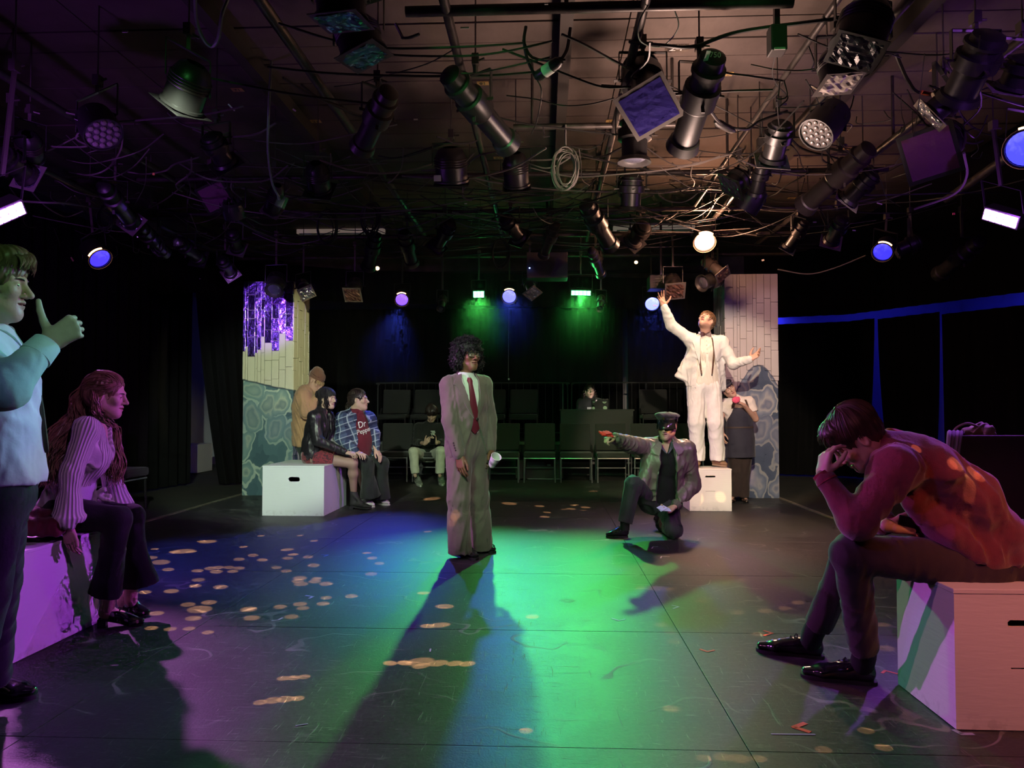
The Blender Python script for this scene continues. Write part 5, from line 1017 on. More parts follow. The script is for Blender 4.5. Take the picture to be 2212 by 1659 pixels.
def body(parent, J, sk, name='body', hs=1.0, jaw=1.0, nose=1.0, mouth=0.0, hands=((), ()), hvox=.0035, limb_vox=.014, w=1.0, d=1.0, neck_r=.052, lips=True, arm_r=(.046, .037, .026), leg_r=(.070, .046, .028), head=True, hand_s=1.0, legs=True, feet=True, lipmat=None, handvox=.003):
    H = frame(J['face'], J.get('hup', UP)); c = J['head']
    hp, L = head_prims(c, H, hs, J['neck'] + (J['chest'] - J['neck']) * .12, neck_r, jaw, nose, mouth)
    pieces = [(hp, hvox, .01)]
    lp = trunk_prims(J, -.012, w, d)
    for i in (0, 1): lp += arm_chain(J, i, 0, arm_r)
    if legs:
        for i in (0, 1): lp += [ec(J['hp'][i], J['kn'][i], leg_r[0], leg_r[1], k=.04), ec(J['kn'][i], J['kn'][i] + (J['an'][i] - J['kn'][i]) * .35, leg_r[1], leg_r[1] * .98, k=.03), ec(J['kn'][i] + (J['an'][i] - J['kn'][i]) * .35, J['an'][i], leg_r[1] * .98, leg_r[2], k=.03)]
            
    pieces.append((lp, limb_vox, .03))
    tips = [None, None]
    for i in (0, 1):
        h = hands[i]
        if not h: continue
        pr, LL, tp = hand_prims(J['wr'][i], h['fwd'], h['back'], i, h.get('curl', 25), h.get('spread', 1), h.get('s', hand_s), h.get('thumb'), h.get('tb', 15), arm=J['wr'][i] + (J['el'][i] - J['wr'][i]).normalized() * .09)
        pieces.append((pr, handvox, .006)); tips[i] = (LL, tp)
    o = sdf(name, pieces, [sk, lipmat or M_LIP], parent, paint=head_paint(c, H, hs, mouth) if lips else None)
    return o, L, H, tips
def hair_cap(parent, L, H, s, m, thick=.014, face=(.0, .118, -.035, .070, .062, .088), back=-.07, vox=.0045, name='hair', extra=(), seed=0, amp=.003, ear=True):
    p = [el(L(0, -.018, .036), ((.077 + thick) * s, (.099 + thick) * s, (.086 + thick) * s), H, k=.02),
         el(L(0, -.045, -.01), ((.066 + thick) * s, (.064 + thick) * s, (.07 + thick * .5) * s), H, k=.03)]
    p += list(extra)
    f = face
    p.append(el(L(*f[:3]), (f[3] * s, f[4] * s, f[5] * s), H, k=.012, op='s'))
    if ear:
        for a in (-1, 1): p.append(el(L(a * .092, .012, -.012), (.03 * s, .034 * s, .034 * s), H, k=.01, op='s'))
    p.append(cutp(L(0, 0, back), -H.col[2], k=.02))
    return sdf(name, [(p, vox, .01, strands(L(0, 0, .03), tuple(H.col[2]), seed, 220, amp))], m, parent)
def hair_locks(parent, L, s, m, n=190, lift=.016, front=.066, side=.012, back=-.065, r=.0052, seed=1, name='hair_strands', part=(0, -.035), sweep=0.0, rag=.012, wave=0.0, rows=9, nsd=5, bp=2.0, flo=0.0):
    rg = np.random.default_rng(seed); mb = MB()
    for i in range(n):
        ph = 2 * math.pi * (i + rg.uniform(-.4, .4)) / n
        cf = math.cos(ph)   # +1 front
        ze = (front if cf > 0 else side) * max(0, cf) ** .8 + side * (1 - abs(cf)) + back * max(0, -cf) ** .8 if True else 0
        ze = side + (front - side) * max(0, cf) ** .9 + (back - side) * max(0, -cf) ** bp + rg.uniform(-rag, rag)
        lf = lift * rg.uniform(.7, 1.15); rx, ry, rz = .077 + lf, .099 + lf, .086 + lf
        z0 = .98; z1 = max(-1, min(.97, (ze - .036) / rz)); th0 = math.acos(z0) * rg.uniform(0.2, 3.0); th1 = math.acos(z1)
        pts = []
        for j in range(rows):
            t = j / (rows - 1); th = th0 + (th1 - th0) * t; pp = ph + sweep * t + wave * math.sin(t * 7 + i)
            x = rx * math.sin(th) * math.sin(pp); y = -.018 + ry * math.sin(th) * math.cos(pp); z = .036 + rz * math.cos(th)
            if th > math.pi / 2: x *= .97; y = y * .97
            k_ = 1 + (rg.uniform(-.008, .012))
            pts.append(L(x * k_ + part[0] * (1 - t) ** 2, y * k_ + part[1] * (1 - t) ** 2 * .6, z + .0))
        rr = [r * s * (1.0 - .75 * max(0, (j / (rows - 1) - .45) / .55)) for j in range(rows)]
        mb.tube(pts, rr, nsd)
    return mb.obj(name, m, parent, smooth=True)
def back_locks(parent, L, s, m, n=160, lift=.012, z_front=.085, z_side=-.01, end=(0, -.9, -.25), span=2.2, r=.004, seed=1, name='hair_strands', rows=10, jit=.12, ends=None):
    """hair drawn back from the hairline over the skull to one place"""
    rg = np.random.default_rng(seed); mb = MB()
    for i in range(n):
        ph = (i / (n - 1) * 2 - 1) * span; cf = math.cos(ph); ze = z_side + (z_front - z_side) * max(0, cf) ** .7 + rg.uniform(-.006, .006)
        lf = lift * rg.uniform(.6, 1.15); R3 = (.077 + lf, .099 + lf, .086 + lf)
        zz = max(-.9, min(.95, (ze - .036) / R3[2])); rr_ = math.sqrt(1 - zz * zz); a = Vector((rr_ * math.sin(ph), rr_ * math.cos(ph), zz))
        e = ends[i % len(ends)] if ends else end
        b = (Vector(e) + Vector(rg.normal(size=3)) * jit).normalized()
        if a.dot(b) < -.75: mid = (Vector((a.x * .5, a.y * .2, .9))).normalized()
        else: mid = (a + b).normalized(); mid = (mid + Vector((0, 0, .35))).normalized()
        pts = []
        for j in range(rows):
            t = j / (rows - 1); q = ((1 - t) ** 2 * a + 2 * t * (1 - t) * mid * 1.2 + t * t * b).normalized(); k_ = 1 + rg.uniform(-.006, .01) - (.05 if j == 0 else 0)
            pts.append(L(q.x * R3[0] * k_, -.018 + q.y * R3[1] * k_, .036 + q.z * R3[2] * k_))
        mb.tube(pts, [r * s * (.35 if j == 0 else 1 - .3 * t) for j in range(rows)], 5)
    return mb.obj(name, m, parent, smooth=True)
def long_locks(parent, guides, m, n=24, spread=.03, r=.005, wave=.01, freq=3.0, seed=0, name='hair', nsd=5, sub=6):
    """guides: list of (points, spread at root, spread at tip)"""
    rg = np.random.default_rng(seed); mb = MB()
    for g in guides:
        base = catmull(g[0], sub); N = len(base); s0, s1 = g[1], g[2]; cnt = g[3] if len(g) > 3 else n
        for i in range(cnt):
            off = Vector(rg.normal(size=3)) * .5; ph = rg.uniform(0, 6.28); a2 = rg.uniform(0, 6.28); L0 = rg.uniform(.82, 1.0); fr = freq * rg.uniform(.8, 1.25)
            pts = []
            for j in range(N):
                t = j / (N - 1); q = t * L0 * (N - 1); j0 = min(int(q), N - 2); b = base[j0].lerp(base[j0 + 1], q - j0)
                tg = (base[j0 + 1] - base[j0]).normalized(); u = tg.orthogonal().normalized(); v = tg.cross(u)
                wv = wave * min(1, t * 3)
                pts.append(b + off * (s0 + (s1 - s0) * t) + u * wv * math.sin(fr * 6.28 * t + ph) + v * wv * math.cos(fr * 6.28 * t + a2))
            mb.tube(pts, [r * (1.0 if j < N * .6 else 1.0 - .8 * (j - N * .6) / (N * .4)) for j in range(N)], nsd)
    return mb.obj(name, m, parent, smooth=True)
def shoe(parent, heel, toe, mU, mS, h=.085, w=.046, sole=.018, up=UP, heelh=0.0, cutz=None, laces=None, name='shoe', point=0.5, low=False, topw=.040, sock=None, vox=.004):
    """heel/toe: points on the ground line under the foot"""
    heel = Vector(heel); toe = Vector(toe); H = frame(toe - heel, up); Lh = (toe - heel).length
    Lc = lambda x, y, z: heel + H @ Vector((x, y * Lh, z))
    z0 = sole
    if heelh > 0: hz = lambda y: z0 + heelh * max(0, 1 - (max(y, .25) - .25) / .45) ** 1.2
    else: hz = lambda y: z0
    p = [ec(Lc(0, .16, hz(.16) + .030), Lc(0, .42, hz(.42) + .030), (w * .78, .034), (w * .95, .034), xa=H.col[0], k=.02),
         ec(Lc(0, .42, hz(.42) + .028), Lc(0, .72, hz(.72) + .020), (w * .95, .036), (w * 1.02, .024), xa=H.col[0], k=.02),
         ec(Lc(0, .72, hz(.72) + .020), Lc(0, .93 - .0, hz(.93) + .014), (w * 1.02, .024), (w * point, .016), xa=H.col[0], k=.02)]
    if not low:
        p += [ec(Lc(0, .19, hz(.19) + .03), Lc(0, .20, z0 + heelh + h), (w * .80, .044), (topw, .046), xa=H.col[0], k=.02),
              ec(Lc(0, .24, z0 + heelh + h * .8), Lc(0, .60, z0 + .035), (topw * .85, .02), (w * .6, .018), xa=H.col[0], k=.025)]
        p.append(cutp(Lc(0, .2, z0 + heelh + h), H.col[2] + H.col[1] * .12, k=.004))
    else:
        p.append(el(Lc(0, .38, hz(.4) + .062), (w * .66, Lh * .25, .038), H, k=.006, op='s'))
    p.append(dict(cutp(Lc(0, 0, z0 * .6), -H.col[2], k=.002)))
    o = thing_part(name, parent)
    sdf('upper', [(p, vox, .015)], mU, o)
    prof = [(0, .06, .62), (.10, .0, .72), (.30, 0, .74), (.5, 0, .72), (.72, 0, 1.02), (.86, 0, .9), (.97, 0, .5), (1.0, 0, .22)]
    ys = [0.03, .05, .13, .30, .48, .70, .84, .94, .99]; ws = [.35, .60, .76, .76, .82, 1.03, .93, .60 * (point / .5) ** .5, .22]
    mb = MB(); out = [Lc(w * ws[i], ys[i], 0) for i in range(9)] + [Lc(-w * ws[i], ys[i], 0) for i in range(8, -1, -1)]
    if heelh <= 0: out = catmull(out, 3)
    if heelh <= 0: mb.poly(out, z0, H.col[2])
    else:
        V = [q + H.col[2] * (hz(0 if i in (0, 17) else ys[i if i < 9 else 17 - i]) - z0 * .4) for i, q in enumerate(out)]
        mb.poly(V, z0 * .45, H.col[2])
        mb.poly([Lc(w * .5, .02, 0), Lc(w * .5, .2, 0), Lc(-w * .5, .2, 0), Lc(-w * .5, .02, 0)], heelh + z0 * .5, H.col[2])
    mb.obj('sole', mS, o)
    if laces is not None:
        mb = MB()
        for i in range(4):
            y = .40 + .075 * i; zt = hz(y) + .084 - .0135 * i
            mb.tube([Lc(-.017, y, zt - .008), Lc(0, y + .02, zt + .004), Lc(.017, y, zt - .008)], .0024, 5); mb.tube([Lc(.017, y + .05, zt - .014), Lc(0, y + .02, zt + .003), Lc(-.017, y + .05, zt - .014)], .0022, 5)
        mb.tube([Lc(-.03, .40, h * .8), Lc(-.012, .37, h + .004), Lc(0, .41, h - .008), Lc(.012, .37, h + .004), Lc(.03, .41, h * .75)], .002, 5)
        mb.obj('laces', laces, o)
    return o
def thing_part(name, parent):
    o = bpy.data.objects.new(name, None); C.objects.link(o); o.parent = parent; o.empty_display_size = .05
    return o
def joints(D0, **kw):
    """every joint as (px, py, depth offset) in the photo; pairs are (right, left)"""
    J = {}
    for k_, v in kw.items():
        if isinstance(v[0], (tuple, list)): J[k_] = [P(q[0], q[1], D0 + q[2]) for q in v]
        else: J[k_] = P(v[0], v[1], D0 + v[2])
    return J
# ------------------------------------------------------------------ clothes laid on a body
class Torso:
    """front frame of a trunk: u to the wearer's left, v up, w out of the chest"""
    def __init__(s, J, front=None):
        s.o = J['chest'].copy(); s.v = (J['neck'] - J['pelvis']).normalized() if front is None else front[1]
        u = (J['sh'][1] - J['sh'][0]) if front is None else front[0]
        s.u = (u - s.v * u.dot(s.v)).normalized(); s.w = s.u.cross(s.v)
    def pt(s, u, v, w=.0): return s.o + s.u * u + s.v * v + s.w * w
    def R(s): return Matrix((s.u, s.w, s.v)).transposed()
def evalp(prims, Pn, k0=.02):
    X, Y, Z = Pn[:, 0], Pn[:, 1], Pn[:, 2]; F = np.full(len(Pn), 1.0)
    for p in prims:
        if p['lo'] is None: F = np.maximum(F, p['fn'](X, Y, Z)); continue
        d = p['fn'](X, Y, Z)
        if p['op'] == 's': F = np.maximum(F, -d); continue
        k = p['k'] if p['k'] is not None else k0
        hh = np.maximum(k - np.abs(F - d), 0) / max(k, 1e-5); F = np.minimum(F, d) - hh * hh * k * .25
    return F
def project(prims, pts, direction, reach=.6, n=150, k0=.02):
    """first hit of the solid along direction; the missed ones stay where the ray ends nearest"""
    A = np.array([tuple(p) for p in pts]); D = np.array(tuple(Vector(direction).normalized())); out = A.copy(); hit = np.zeros(len(A), bool); best = np.full(len(A), 9.0); prev = None; ps = 0
    for i in range(n + 1):
        s = reach * i / n; q = A + D * s; f = evalp(prims, q, k0)
        new = (f < 0) & ~hit
        if prev is not None:
            t = np.where(new, prev / np.maximum(prev - f, 1e-6), 0); out[new] = (A + D * (ps + (s - ps) * t[:, None]))[new]
        hit |= new; b = (f < best) & ~hit; best[b] = f[b]; out[b] = q[b]; prev = f; ps = s
    return [Vector(o) for o in out]
def strip(name, prims, T, rows, t, mats, parent, n=4, off=.001, w0=.35, k0=.02, smooth=True, lift=None, direction=None, mb=None, mi=0, start=None):
    """cloth strip: rows of ((u,v) left, (u,v) right), draped on prims from the front of frame T"""
    pts = []
    for a, b in rows:
        for j in range(n + 1):
            f = j / n; pts.append(T.pt(a[0] + (b[0] - a[0]) * f, a[1] + (b[1] - a[1]) * f, w0))
    dn = direction or -T.w
    hit = project(prims, pts, dn, reach=w0 * 2, k0=k0); N = len(rows)
    outer = [h - dn * (t + off + (lift(i // (n + 1), (i % (n + 1)) / n) if lift else 0)) for i, h in enumerate(hit)]; inner = [h - dn * (off * .2 - .002) for h in hit]
    V = outer + inner; o = len(outer); Fc = []
    for i in range(N - 1):
        for j in range(n):
            a = i * (n + 1) + j; Fc.append((a, a + 1, a + n + 2, a + n + 1)); Fc.append((o + a, o + a + n + 1, o + a + n + 2, o + a + 1))
    ring = [j for j in range(n + 1)] + [i * (n + 1) + n for i in range(1, N)] + [(N - 1) * (n + 1) + j for j in range(n - 1, -1, -1)] + [i * (n + 1) for i in range(N - 2, 0, -1)]
    for i in range(len(ring)):
        a, b = ring[i], ring[(i + 1) % len(ring)]; Fc.append((a, o + a, o + b, b))
    if mb is not None: mb.add(V, Fc, mi); return mb
    m_ = MB().add(V, Fc, 0)
    return m_.obj(name, mats, parent, smooth=smooth)
def vcut(T, top, bot, wt, wb, y0=0.0, k=.006, ext=.0):
    """front opening: from (u,v) top to (u,v) bot with half widths"""
    O = T.o
    def fn(X, Y, Z):
        x = X - O.x; y = Y - O.y; z = Z - O.z
        u = x * T.u.x + y * T.u.y + z * T.u.z; v = x * T.v.x + y * T.v.y + z * T.v.z; w_ = x * T.w.x + y * T.w.y + z * T.w.z
        t = np.clip((top[1] - v) / (top[1] - bot[1]), -ext, 1); uc = top[0] + (bot[0] - top[0]) * t
        return np.maximum(np.maximum(np.abs(u - uc) - (wt + (wb - wt) * t), y0 - w_), np.maximum(v - top[1] - .3, bot[1] - v))
    c = T.pt((top[0] + bot[0]) / 2, (top[1] + bot[1]) / 2, .1); r = abs(top[1] - bot[1]) / 2 + .35
    return dict(fn=fn, lo=[c[i] - r for i in range(3)], hi=[c[i] + r for i in range(3)], k=k, op='s')
def hem(T, pt, half=(.25, .32), R=None, k=.003):
    """cuts a top off level below pt without touching the arms beside it"""
    R = R or T.R(); return rb(Vector(pt) - R.col[2] * .25, (half[0], half[1], .25), R, .002, k=k, op='s')
def collar(parent, T, J, prims, m, w=.05, spread=.075, low=-.075, name='collar', rad=.062, hgt=.034, tilt=.35):
    """shirt collar: a band round the neck and two points"""
    n0 = J['neck'] + UP * .0; ax = (J['head'] - J['neck']).normalized().lerp(UP, .5).normalized(); ax = (ax - T.w * -tilt * .3).normalized()
    mb = MB()
    mb.lathe([(-.012, rad + .006), (hgt, rad - .002), (hgt + .002, rad - .006), (-.012, rad - .006)], n0 - ax * .004, ax, 28, caps=False)
    vv = (n0 - T.o).dot(T.v)
    for a in (-1, 1):
        rows = [((a * .004, vv + .000), (a * (rad - .002), vv + hgt * .9)), ((a * .010, vv - .014), (a * (rad + .004), vv + .016)), ((a * .022, vv - .036), (a * (rad - .006), vv - .010)), ((a * .034, vv + low * .75), (a * (rad - .016), vv - .03)), ((a * .041, vv + low), (a * .045, vv + low * .95))]
        strip(name, prims + [ec(n0 - ax * .02, n0 + ax * hgt * .8, rad, rad - .004)], T, rows, .004, m, parent, n=3, off=.003, mb=mb)
    return mb.obj(name, m, parent, smooth=True)
def disc(parent, name, c, nrm, r, t, m, mbs=None):
    mb = mbs or MB(); mb.lathe([(0, r), (t * .7, r), (t, r * .7)], c, nrm, 12)
    return mb if mbs else mb.obj(name, m, parent, smooth=True)
M_HBLACK = mat('hair_black', (.014, .011, .013), rough=.62, spec=.35)
M_HBROWN = mat('hair_brown', (.045, .024, .014), rough=.42, spec=.6, var=.35, vscale=30)
M_HDARK = mat('hair_dark_brown', (.022, .013, .010), rough=.42, spec=.6, var=.3, vscale=30)
M_HLONG = mat('hair_auburn', (.24, .125, .085), rough=.4, spec=.6, var=.4, vscale=24)
M_HBLOND = mat('hair_blond', (.42, .27, .13), rough=.45, spec=.5, var=.3, vscale=30)
M_HSAND = mat('hair_sandy', (.13, .075, .038), rough=.45, spec=.5, var=.35, vscale=30)
M_PANTS_BLACK = cloth('black_trouser_cloth', (.014, .013, .016), rough=.85)
def phone(px_c, x, y, label, parent=None, col=(.01, .01, .012), sz=(.036, .075, .004)):
    mbt = MB(); R = Matrix((Vector(x).normalized(), Vector(y).normalized(), Vector(x).cross(Vector(y)).normalized())).transposed()
    t = thing('phone', px_c, label, 'phone')
    MB().box(px_c, sz, R).obj('phone_case', mat('phone_case', col, rough=.25), t, bevel=.003)
    MB().box(Vector(px_c) + R @ Vector((0, 0, sz[2] + .0006)), (sz[0] * .92, sz[1] * .94, .0006), R).obj('screen', mat('phone_screen', (.006, .006, .008), rough=.05), t)
    return t
def jacket_body(J, T, ease, w=1.0, d=1.0, hem=.07, flare=(.19, .142), k=.05, extra=0.0):
    jp = trunk_prims(J, ease, w, d)
    if flare: jp += [ec(J['waist'], J['pelvis'] - T.v * hem, (.150 * w + ease * .5, .118 * d), flare, xa=(J['hp'][1] - J['hp'][0]), k=k)]
    for i in (0, 1): jp.append(el(J['sh'][i] + T.v * .002, (.060 + ease * .3, .060 + ease * .3, .045), T.R(), k=.03))
    return jp
def spiky(name, prims, vox, mats, parent, seed, f=16, a=.004, st=(1, 1, .6), k=.03):
    return sdf(name, [(prims, vox, k, [folds(seed, f, a, st), folds(seed + 1, f * 2, a * .35)])], mats, parent)
# ---- man in the grey-brown suit, centre stage
def suit_man():
    sk = skin('deep_brown_skin', (.19, .085, .045))
    J = joints(6.0, head=(1012, 769, 0), neck=(1006, 812, 0), chest=(1006, 862, 0), waist=(1007, 912, 0), pelvis=(1008, 958, 0),
               sh=[(972, 833, -.06), (1042, 832, .06)], el=[(972, 908, -.14), (1056, 905, .10)], wr=[(993, 984, -.20), (1060, 972, .02)],
               hp=[(993, 965, -.06), (1024, 965, .06)], kn=[(990, 1078, -.10), (1032, 1075, .10)], an=[(993, 1180, -.10), (1040, 1172, .14)])
    f = dr(.80, -.60); J['face'] = dr(.58, -.81, .03)
    root = thing('person', PZ(1012, 1200), 'person standing at centre stage in grey brown suit and dark red tie holding a cup', 'person')
    hands = [dict(fwd=dr(.10, -.2, -1), back=dr(-.55, -.8, 0), curl=[14, 18, 22, 26], s=1.05, thumb=(.5, .85, -.25)), dict(fwd=dr(.25, -.30, -.92), back=dr(.93, .2, -.1), curl=[30, 32, 36, 40], s=1.02, thumb=(.55, .6, -.65))]
    b, L, H, tips = body(root, J, sk, hs=1.0, nose=1.25, jaw=1.05, hands=hands, lipmat=mat('brown_lip', (.22, .085, .065), rough=.4))
    eyes_and_brows(b, L, H, 1.0, M_HBLACK, gaze=dr(.75, -.66, -.03))
    T = Torso(J)
    wool = cloth('grey_brown_suit_wool', (.150, .112, .098), rough=.72, bump=.25, bscale=60, sheen=.3)
    white = cloth('white_shirt_cotton', (.72, .72, .70), rough=.75, bump=.15)
    tie = mat('dark_red_tie_silk', (.16, .012, .030), rough=.5, bump=.2, bscale=200)
    sp = trunk_prims(J, .006, .98, 1.0)
    sdf('shirt', [(sp, .010, .03)], white, root)
    jp = trunk_prims(J, .026, 1.02, 1.05)
    low = J['pelvis'] - T.v * .07; jp += [ec(J['waist'], low, (.158, .126), (.190, .142), xa=(J['hp'][1] - J['hp'][0]), k=.05)]
    for i in (0, 1): jp.append(el(J['sh'][i] + T.v * .002, (.066, .064, .045), T.R(), k=.03))
    sl = arm_chain(J, 0, .020, (.052, .048, .036), to=.93, hemr=.052) + arm_chain(J, 1, .020, (.050, .046, .036), to=.93, hemr=.048)
    op = [vcut(T, (0, .22), (.028, -.155), .088, .018, y0=-.01), vcut(T, (.028, -.17), (.035, -.64), .018, .19, y0=.0)]
    body_p = jp + op + [cutp(J['pelvis'] - T.v * .125, -T.v, k=.003)]
    fl = folds(3, 15, .0026, (1, 1, .4))
    sdf('suit_jacket', [(jp + sl + op + [cutp(J['pelvis'] - T.v * .125, -T.v, k=.003)] , .0075, .022, [fl, folds(5, 24, .0016, (1, 1, .8))])], wool, root)
    # lapels
    mb = MB()
    for a in (-1, 1):
        rows = [((a * .056, .205), (a * .090, .195)), ((a * .070, .165), (a * .128, .150)), ((a * .072, .140), (a * .142, .118)), ((a * .070, .125), (a * .120, .112)), ((.010 + a * .062, .06), (.010 + a * .112, .055)), ((.020 + a * .046, -.04), (.020 + a * .082, -.045)), ((.026 + a * .026, -.120), (.026 + a * .040, -.125)), ((.028 + a * .018, -.150), (.028 + a * .021, -.152))]
        strip('lapel', jp, T, rows, .005, wool, root, n=4, off=.004, mb=mb)
    mb.obj('lapel', wool, root, smooth=True)
    collar(root, T, J, sp, white, low=-.070)
    rows = [((-.014, .172), (.014, .172)), ((-.022, .150), (.022, .150)), ((-.013, .122), (.015, .122)), ((-.017, .04), (.025, .04)), ((-.020, -.06), (.044, -.06)), ((-.020, -.16), (.062, -.16)), ((-.020, -.235), (.068, -.235)), ((.020, -.275), (.028, -.275))]
    strip('tie', sp, T, rows, .008, tie, root, n=4, off=.008, lift=lambda i, f: .012 * math.sin(math.pi * f) if i < 2 else .004)
    rows = [((.014, .09), (.017, .09)), ((.030, -.2), (.033, -.2))]
    q = project(jp, [T.pt(.040, -.158, .4)], -T.w)[0]; disc(root, 'button', q - T.w * -.001, T.w, .011, .006, mat('dark_button', (.02, .018, .015), rough=.3))
    rows = [((-.155, -.125), (-.085, -.135)), ((-.155, -.165), (-.085, -.175))]
    strip('pocket_flap', jp, T, rows, .004, wool, root, n=4, off=.004)
    cb = MB(); d = (J['wr'][0] - J['el'][0]).normalized()
    for i in range(4):
        c = J['wr'][0] - d * (.045 + .020 * i); q = project(sl, [c + dr(-.3, -1) * .2], -dr(-.3, -1), .3)[0]; cb.lathe([(-.002, .0065), (.004, .0065)], q, dr(-.3, -1), 8)
    tag(cb.obj('cuff_button', mat('cuff_button', (.02, .018, .015), rough=.3), root), kind='stuff')
    # trousers
    tp = [ec(J['pelvis'] + UP * .17, J['pelvis'] - UP * .03, (.150, .112), (.172, .125), xa=J['hp'][1] - J['hp'][0], k=.04)]
    for i in (0, 1): tp += leg_chain(J, i, .016, (.094, .078, .055), to=1.0, hemr=.088, cap=True)
    for i in (0, 1): tp += [ec(J['kn'][i] + (J['an'][i] - J['kn'][i]) * .3, J['an'][i] - UP * .055, .088, (.082, .100), xa=dr(.6, .8), k=.02, cap=True)]
    sdf('suit_trousers', [(tp, .008, .02, [folds(9, 12, .0045, (1, 1, .45)), folds(8, 26, .0014)])], wool, root)
    for i, (h, t) in enumerate((((985, 1189), (1029, 1211)), ((1031, 1181), (1066, 1196)))):
        shoe(root, PZ(*h), PZ(*t), M_PATENT, M_SOLE, point=.75, laces=None, h=.075)
    # glasses
    gm = mat('black_glasses_frame', (.008, .008, .009), rough=.2)
    mb = MB(); gl = MB()
    for a in (-1, 1):
        ring = [L(a * (.033 + .0265 * math.copysign(abs(math.cos(t)) ** .7, math.cos(t))), .106 - .010 * abs(math.cos(t) + .9 * 1) * .0 - .012 * (1 if math.cos(t) > 0 else 0) * abs(math.cos(t)), .000 + .0185 * math.copysign(abs(math.sin(t)) ** .7, math.sin(t))) for t in [2 * math.pi * k / 20 for k in range(20)]]
        mb.tube(ring, .0024, 6, closed=True); mb.tube([L(a * .060, .095, .008), L(a * .074, .05, .006), L(a * .082, -.01, .002)], .0024, 6)
        gl.poly(ring, .001, H.col[1])
    mb.tube([L(-.008, .107, .004), L(0, .109, .007), L(.008, .107, .004)], .0024, 6)
    g = mb.obj('glasses', gm, root, smooth=True)
    gl.obj('lens', mat('spectacle_glass', (1, 1, 1), rough=.02, alpha=.02, spec=.3), g)
    # hair: wide curly mop
    rg = np.random.default_rng(4); hb = MB()
    hp = [el(L(0, -.030, .058), (.118, .122, .088), H, k=.03), el(L(0, -.065, -.015), (.112, .082, .085), H, k=.03), el(L(-.098, -.020, -.030), (.036, .055, .078), H, k=.03), el(L(.098, -.020, -.030), (.034, .052, .070), H, k=.03),
          el(L(0, .125, -.050), (.070, .085, .092), H, k=.01, op='s')]
    for a in (-1, 1): hp.append(el(L(a * .112, .058, -.012), (.034, .05, .04), H, k=.01, op='s'))
    base = sdf('hair', [(hp, .007, .02)], M_HBLACK, root)
    me = base.data; vs = [v.co.copy() + world_of(base) for v in me.vertices]; ns = [v.normal.copy() for v in me.vertices]
    idx = rg.permutation(len(vs))[:1500]
    for i in idx:
        p0 = vs[i]; n_ = ns[i]; loc = H.transposed() @ (p0 - L(0, 0, 0))
        if loc.y > .05 and loc.z < .03 and abs(loc.x) < .075: continue
        dn = (n_ * .5 + UP * -.85 + Vector(rg.normal(size=3)) * .30).normalized() if loc.z < .09 else (n_ + Vector(rg.normal(size=3)) * .4 + UP * -.25).normalized()
        a_ = dn.orthogonal().normalized(); b_ = dn.cross(a_); ln = rg.uniform(.026, .050); ph = rg.uniform(0, 6.28)
        pts = [p0 - n_ * .004 + dn * ln * t + (a_ * math.cos(ph + t * 9) + b_ * math.sin(ph + t * 9)) * .0045 for t in (0, .2, .4, .6, .8, 1)]
        hb.tube(pts, [.003, .0034, .0034, .003, .0025, .0010], 4)
    hb.obj('hair_curls', M_HBLACK, root, smooth=True)
    tag(bpy.data.objects['hair_curls'], kind='stuff')
    # white cup in his left hand
    ct = J['wr'][1] + dr(.25, -.30, -.92) * .085
    c = P(1069, 992, 5.83); ax = (dr(.35, -.62, .70)); t = thing('cup', c - ax * .05, 'white disposable cup held open end out in the standing person\'s hand', 'cup')
    paper = mat('white_cup_paper', (.80, .80, .78), rough=.6)
    MB().lathe([(-.075, .001), (-.075, .028), (.030, .041), (.032, .0435), (.034, .0435), (.034, .040), (-.070, .026), (-.070, .001)], c, ax, 28, caps=False).obj('cup_body', paper, t, smooth=True)
    print_ = MB().lathe([(-.045, .0325), (-.01, .0368)], c, ax, 28, caps=False).obj('printed_band', mat('cup_print', (.42, .46, .44), rough=.6, var=.5, vscale=60), t, smooth=True)
suit_man()
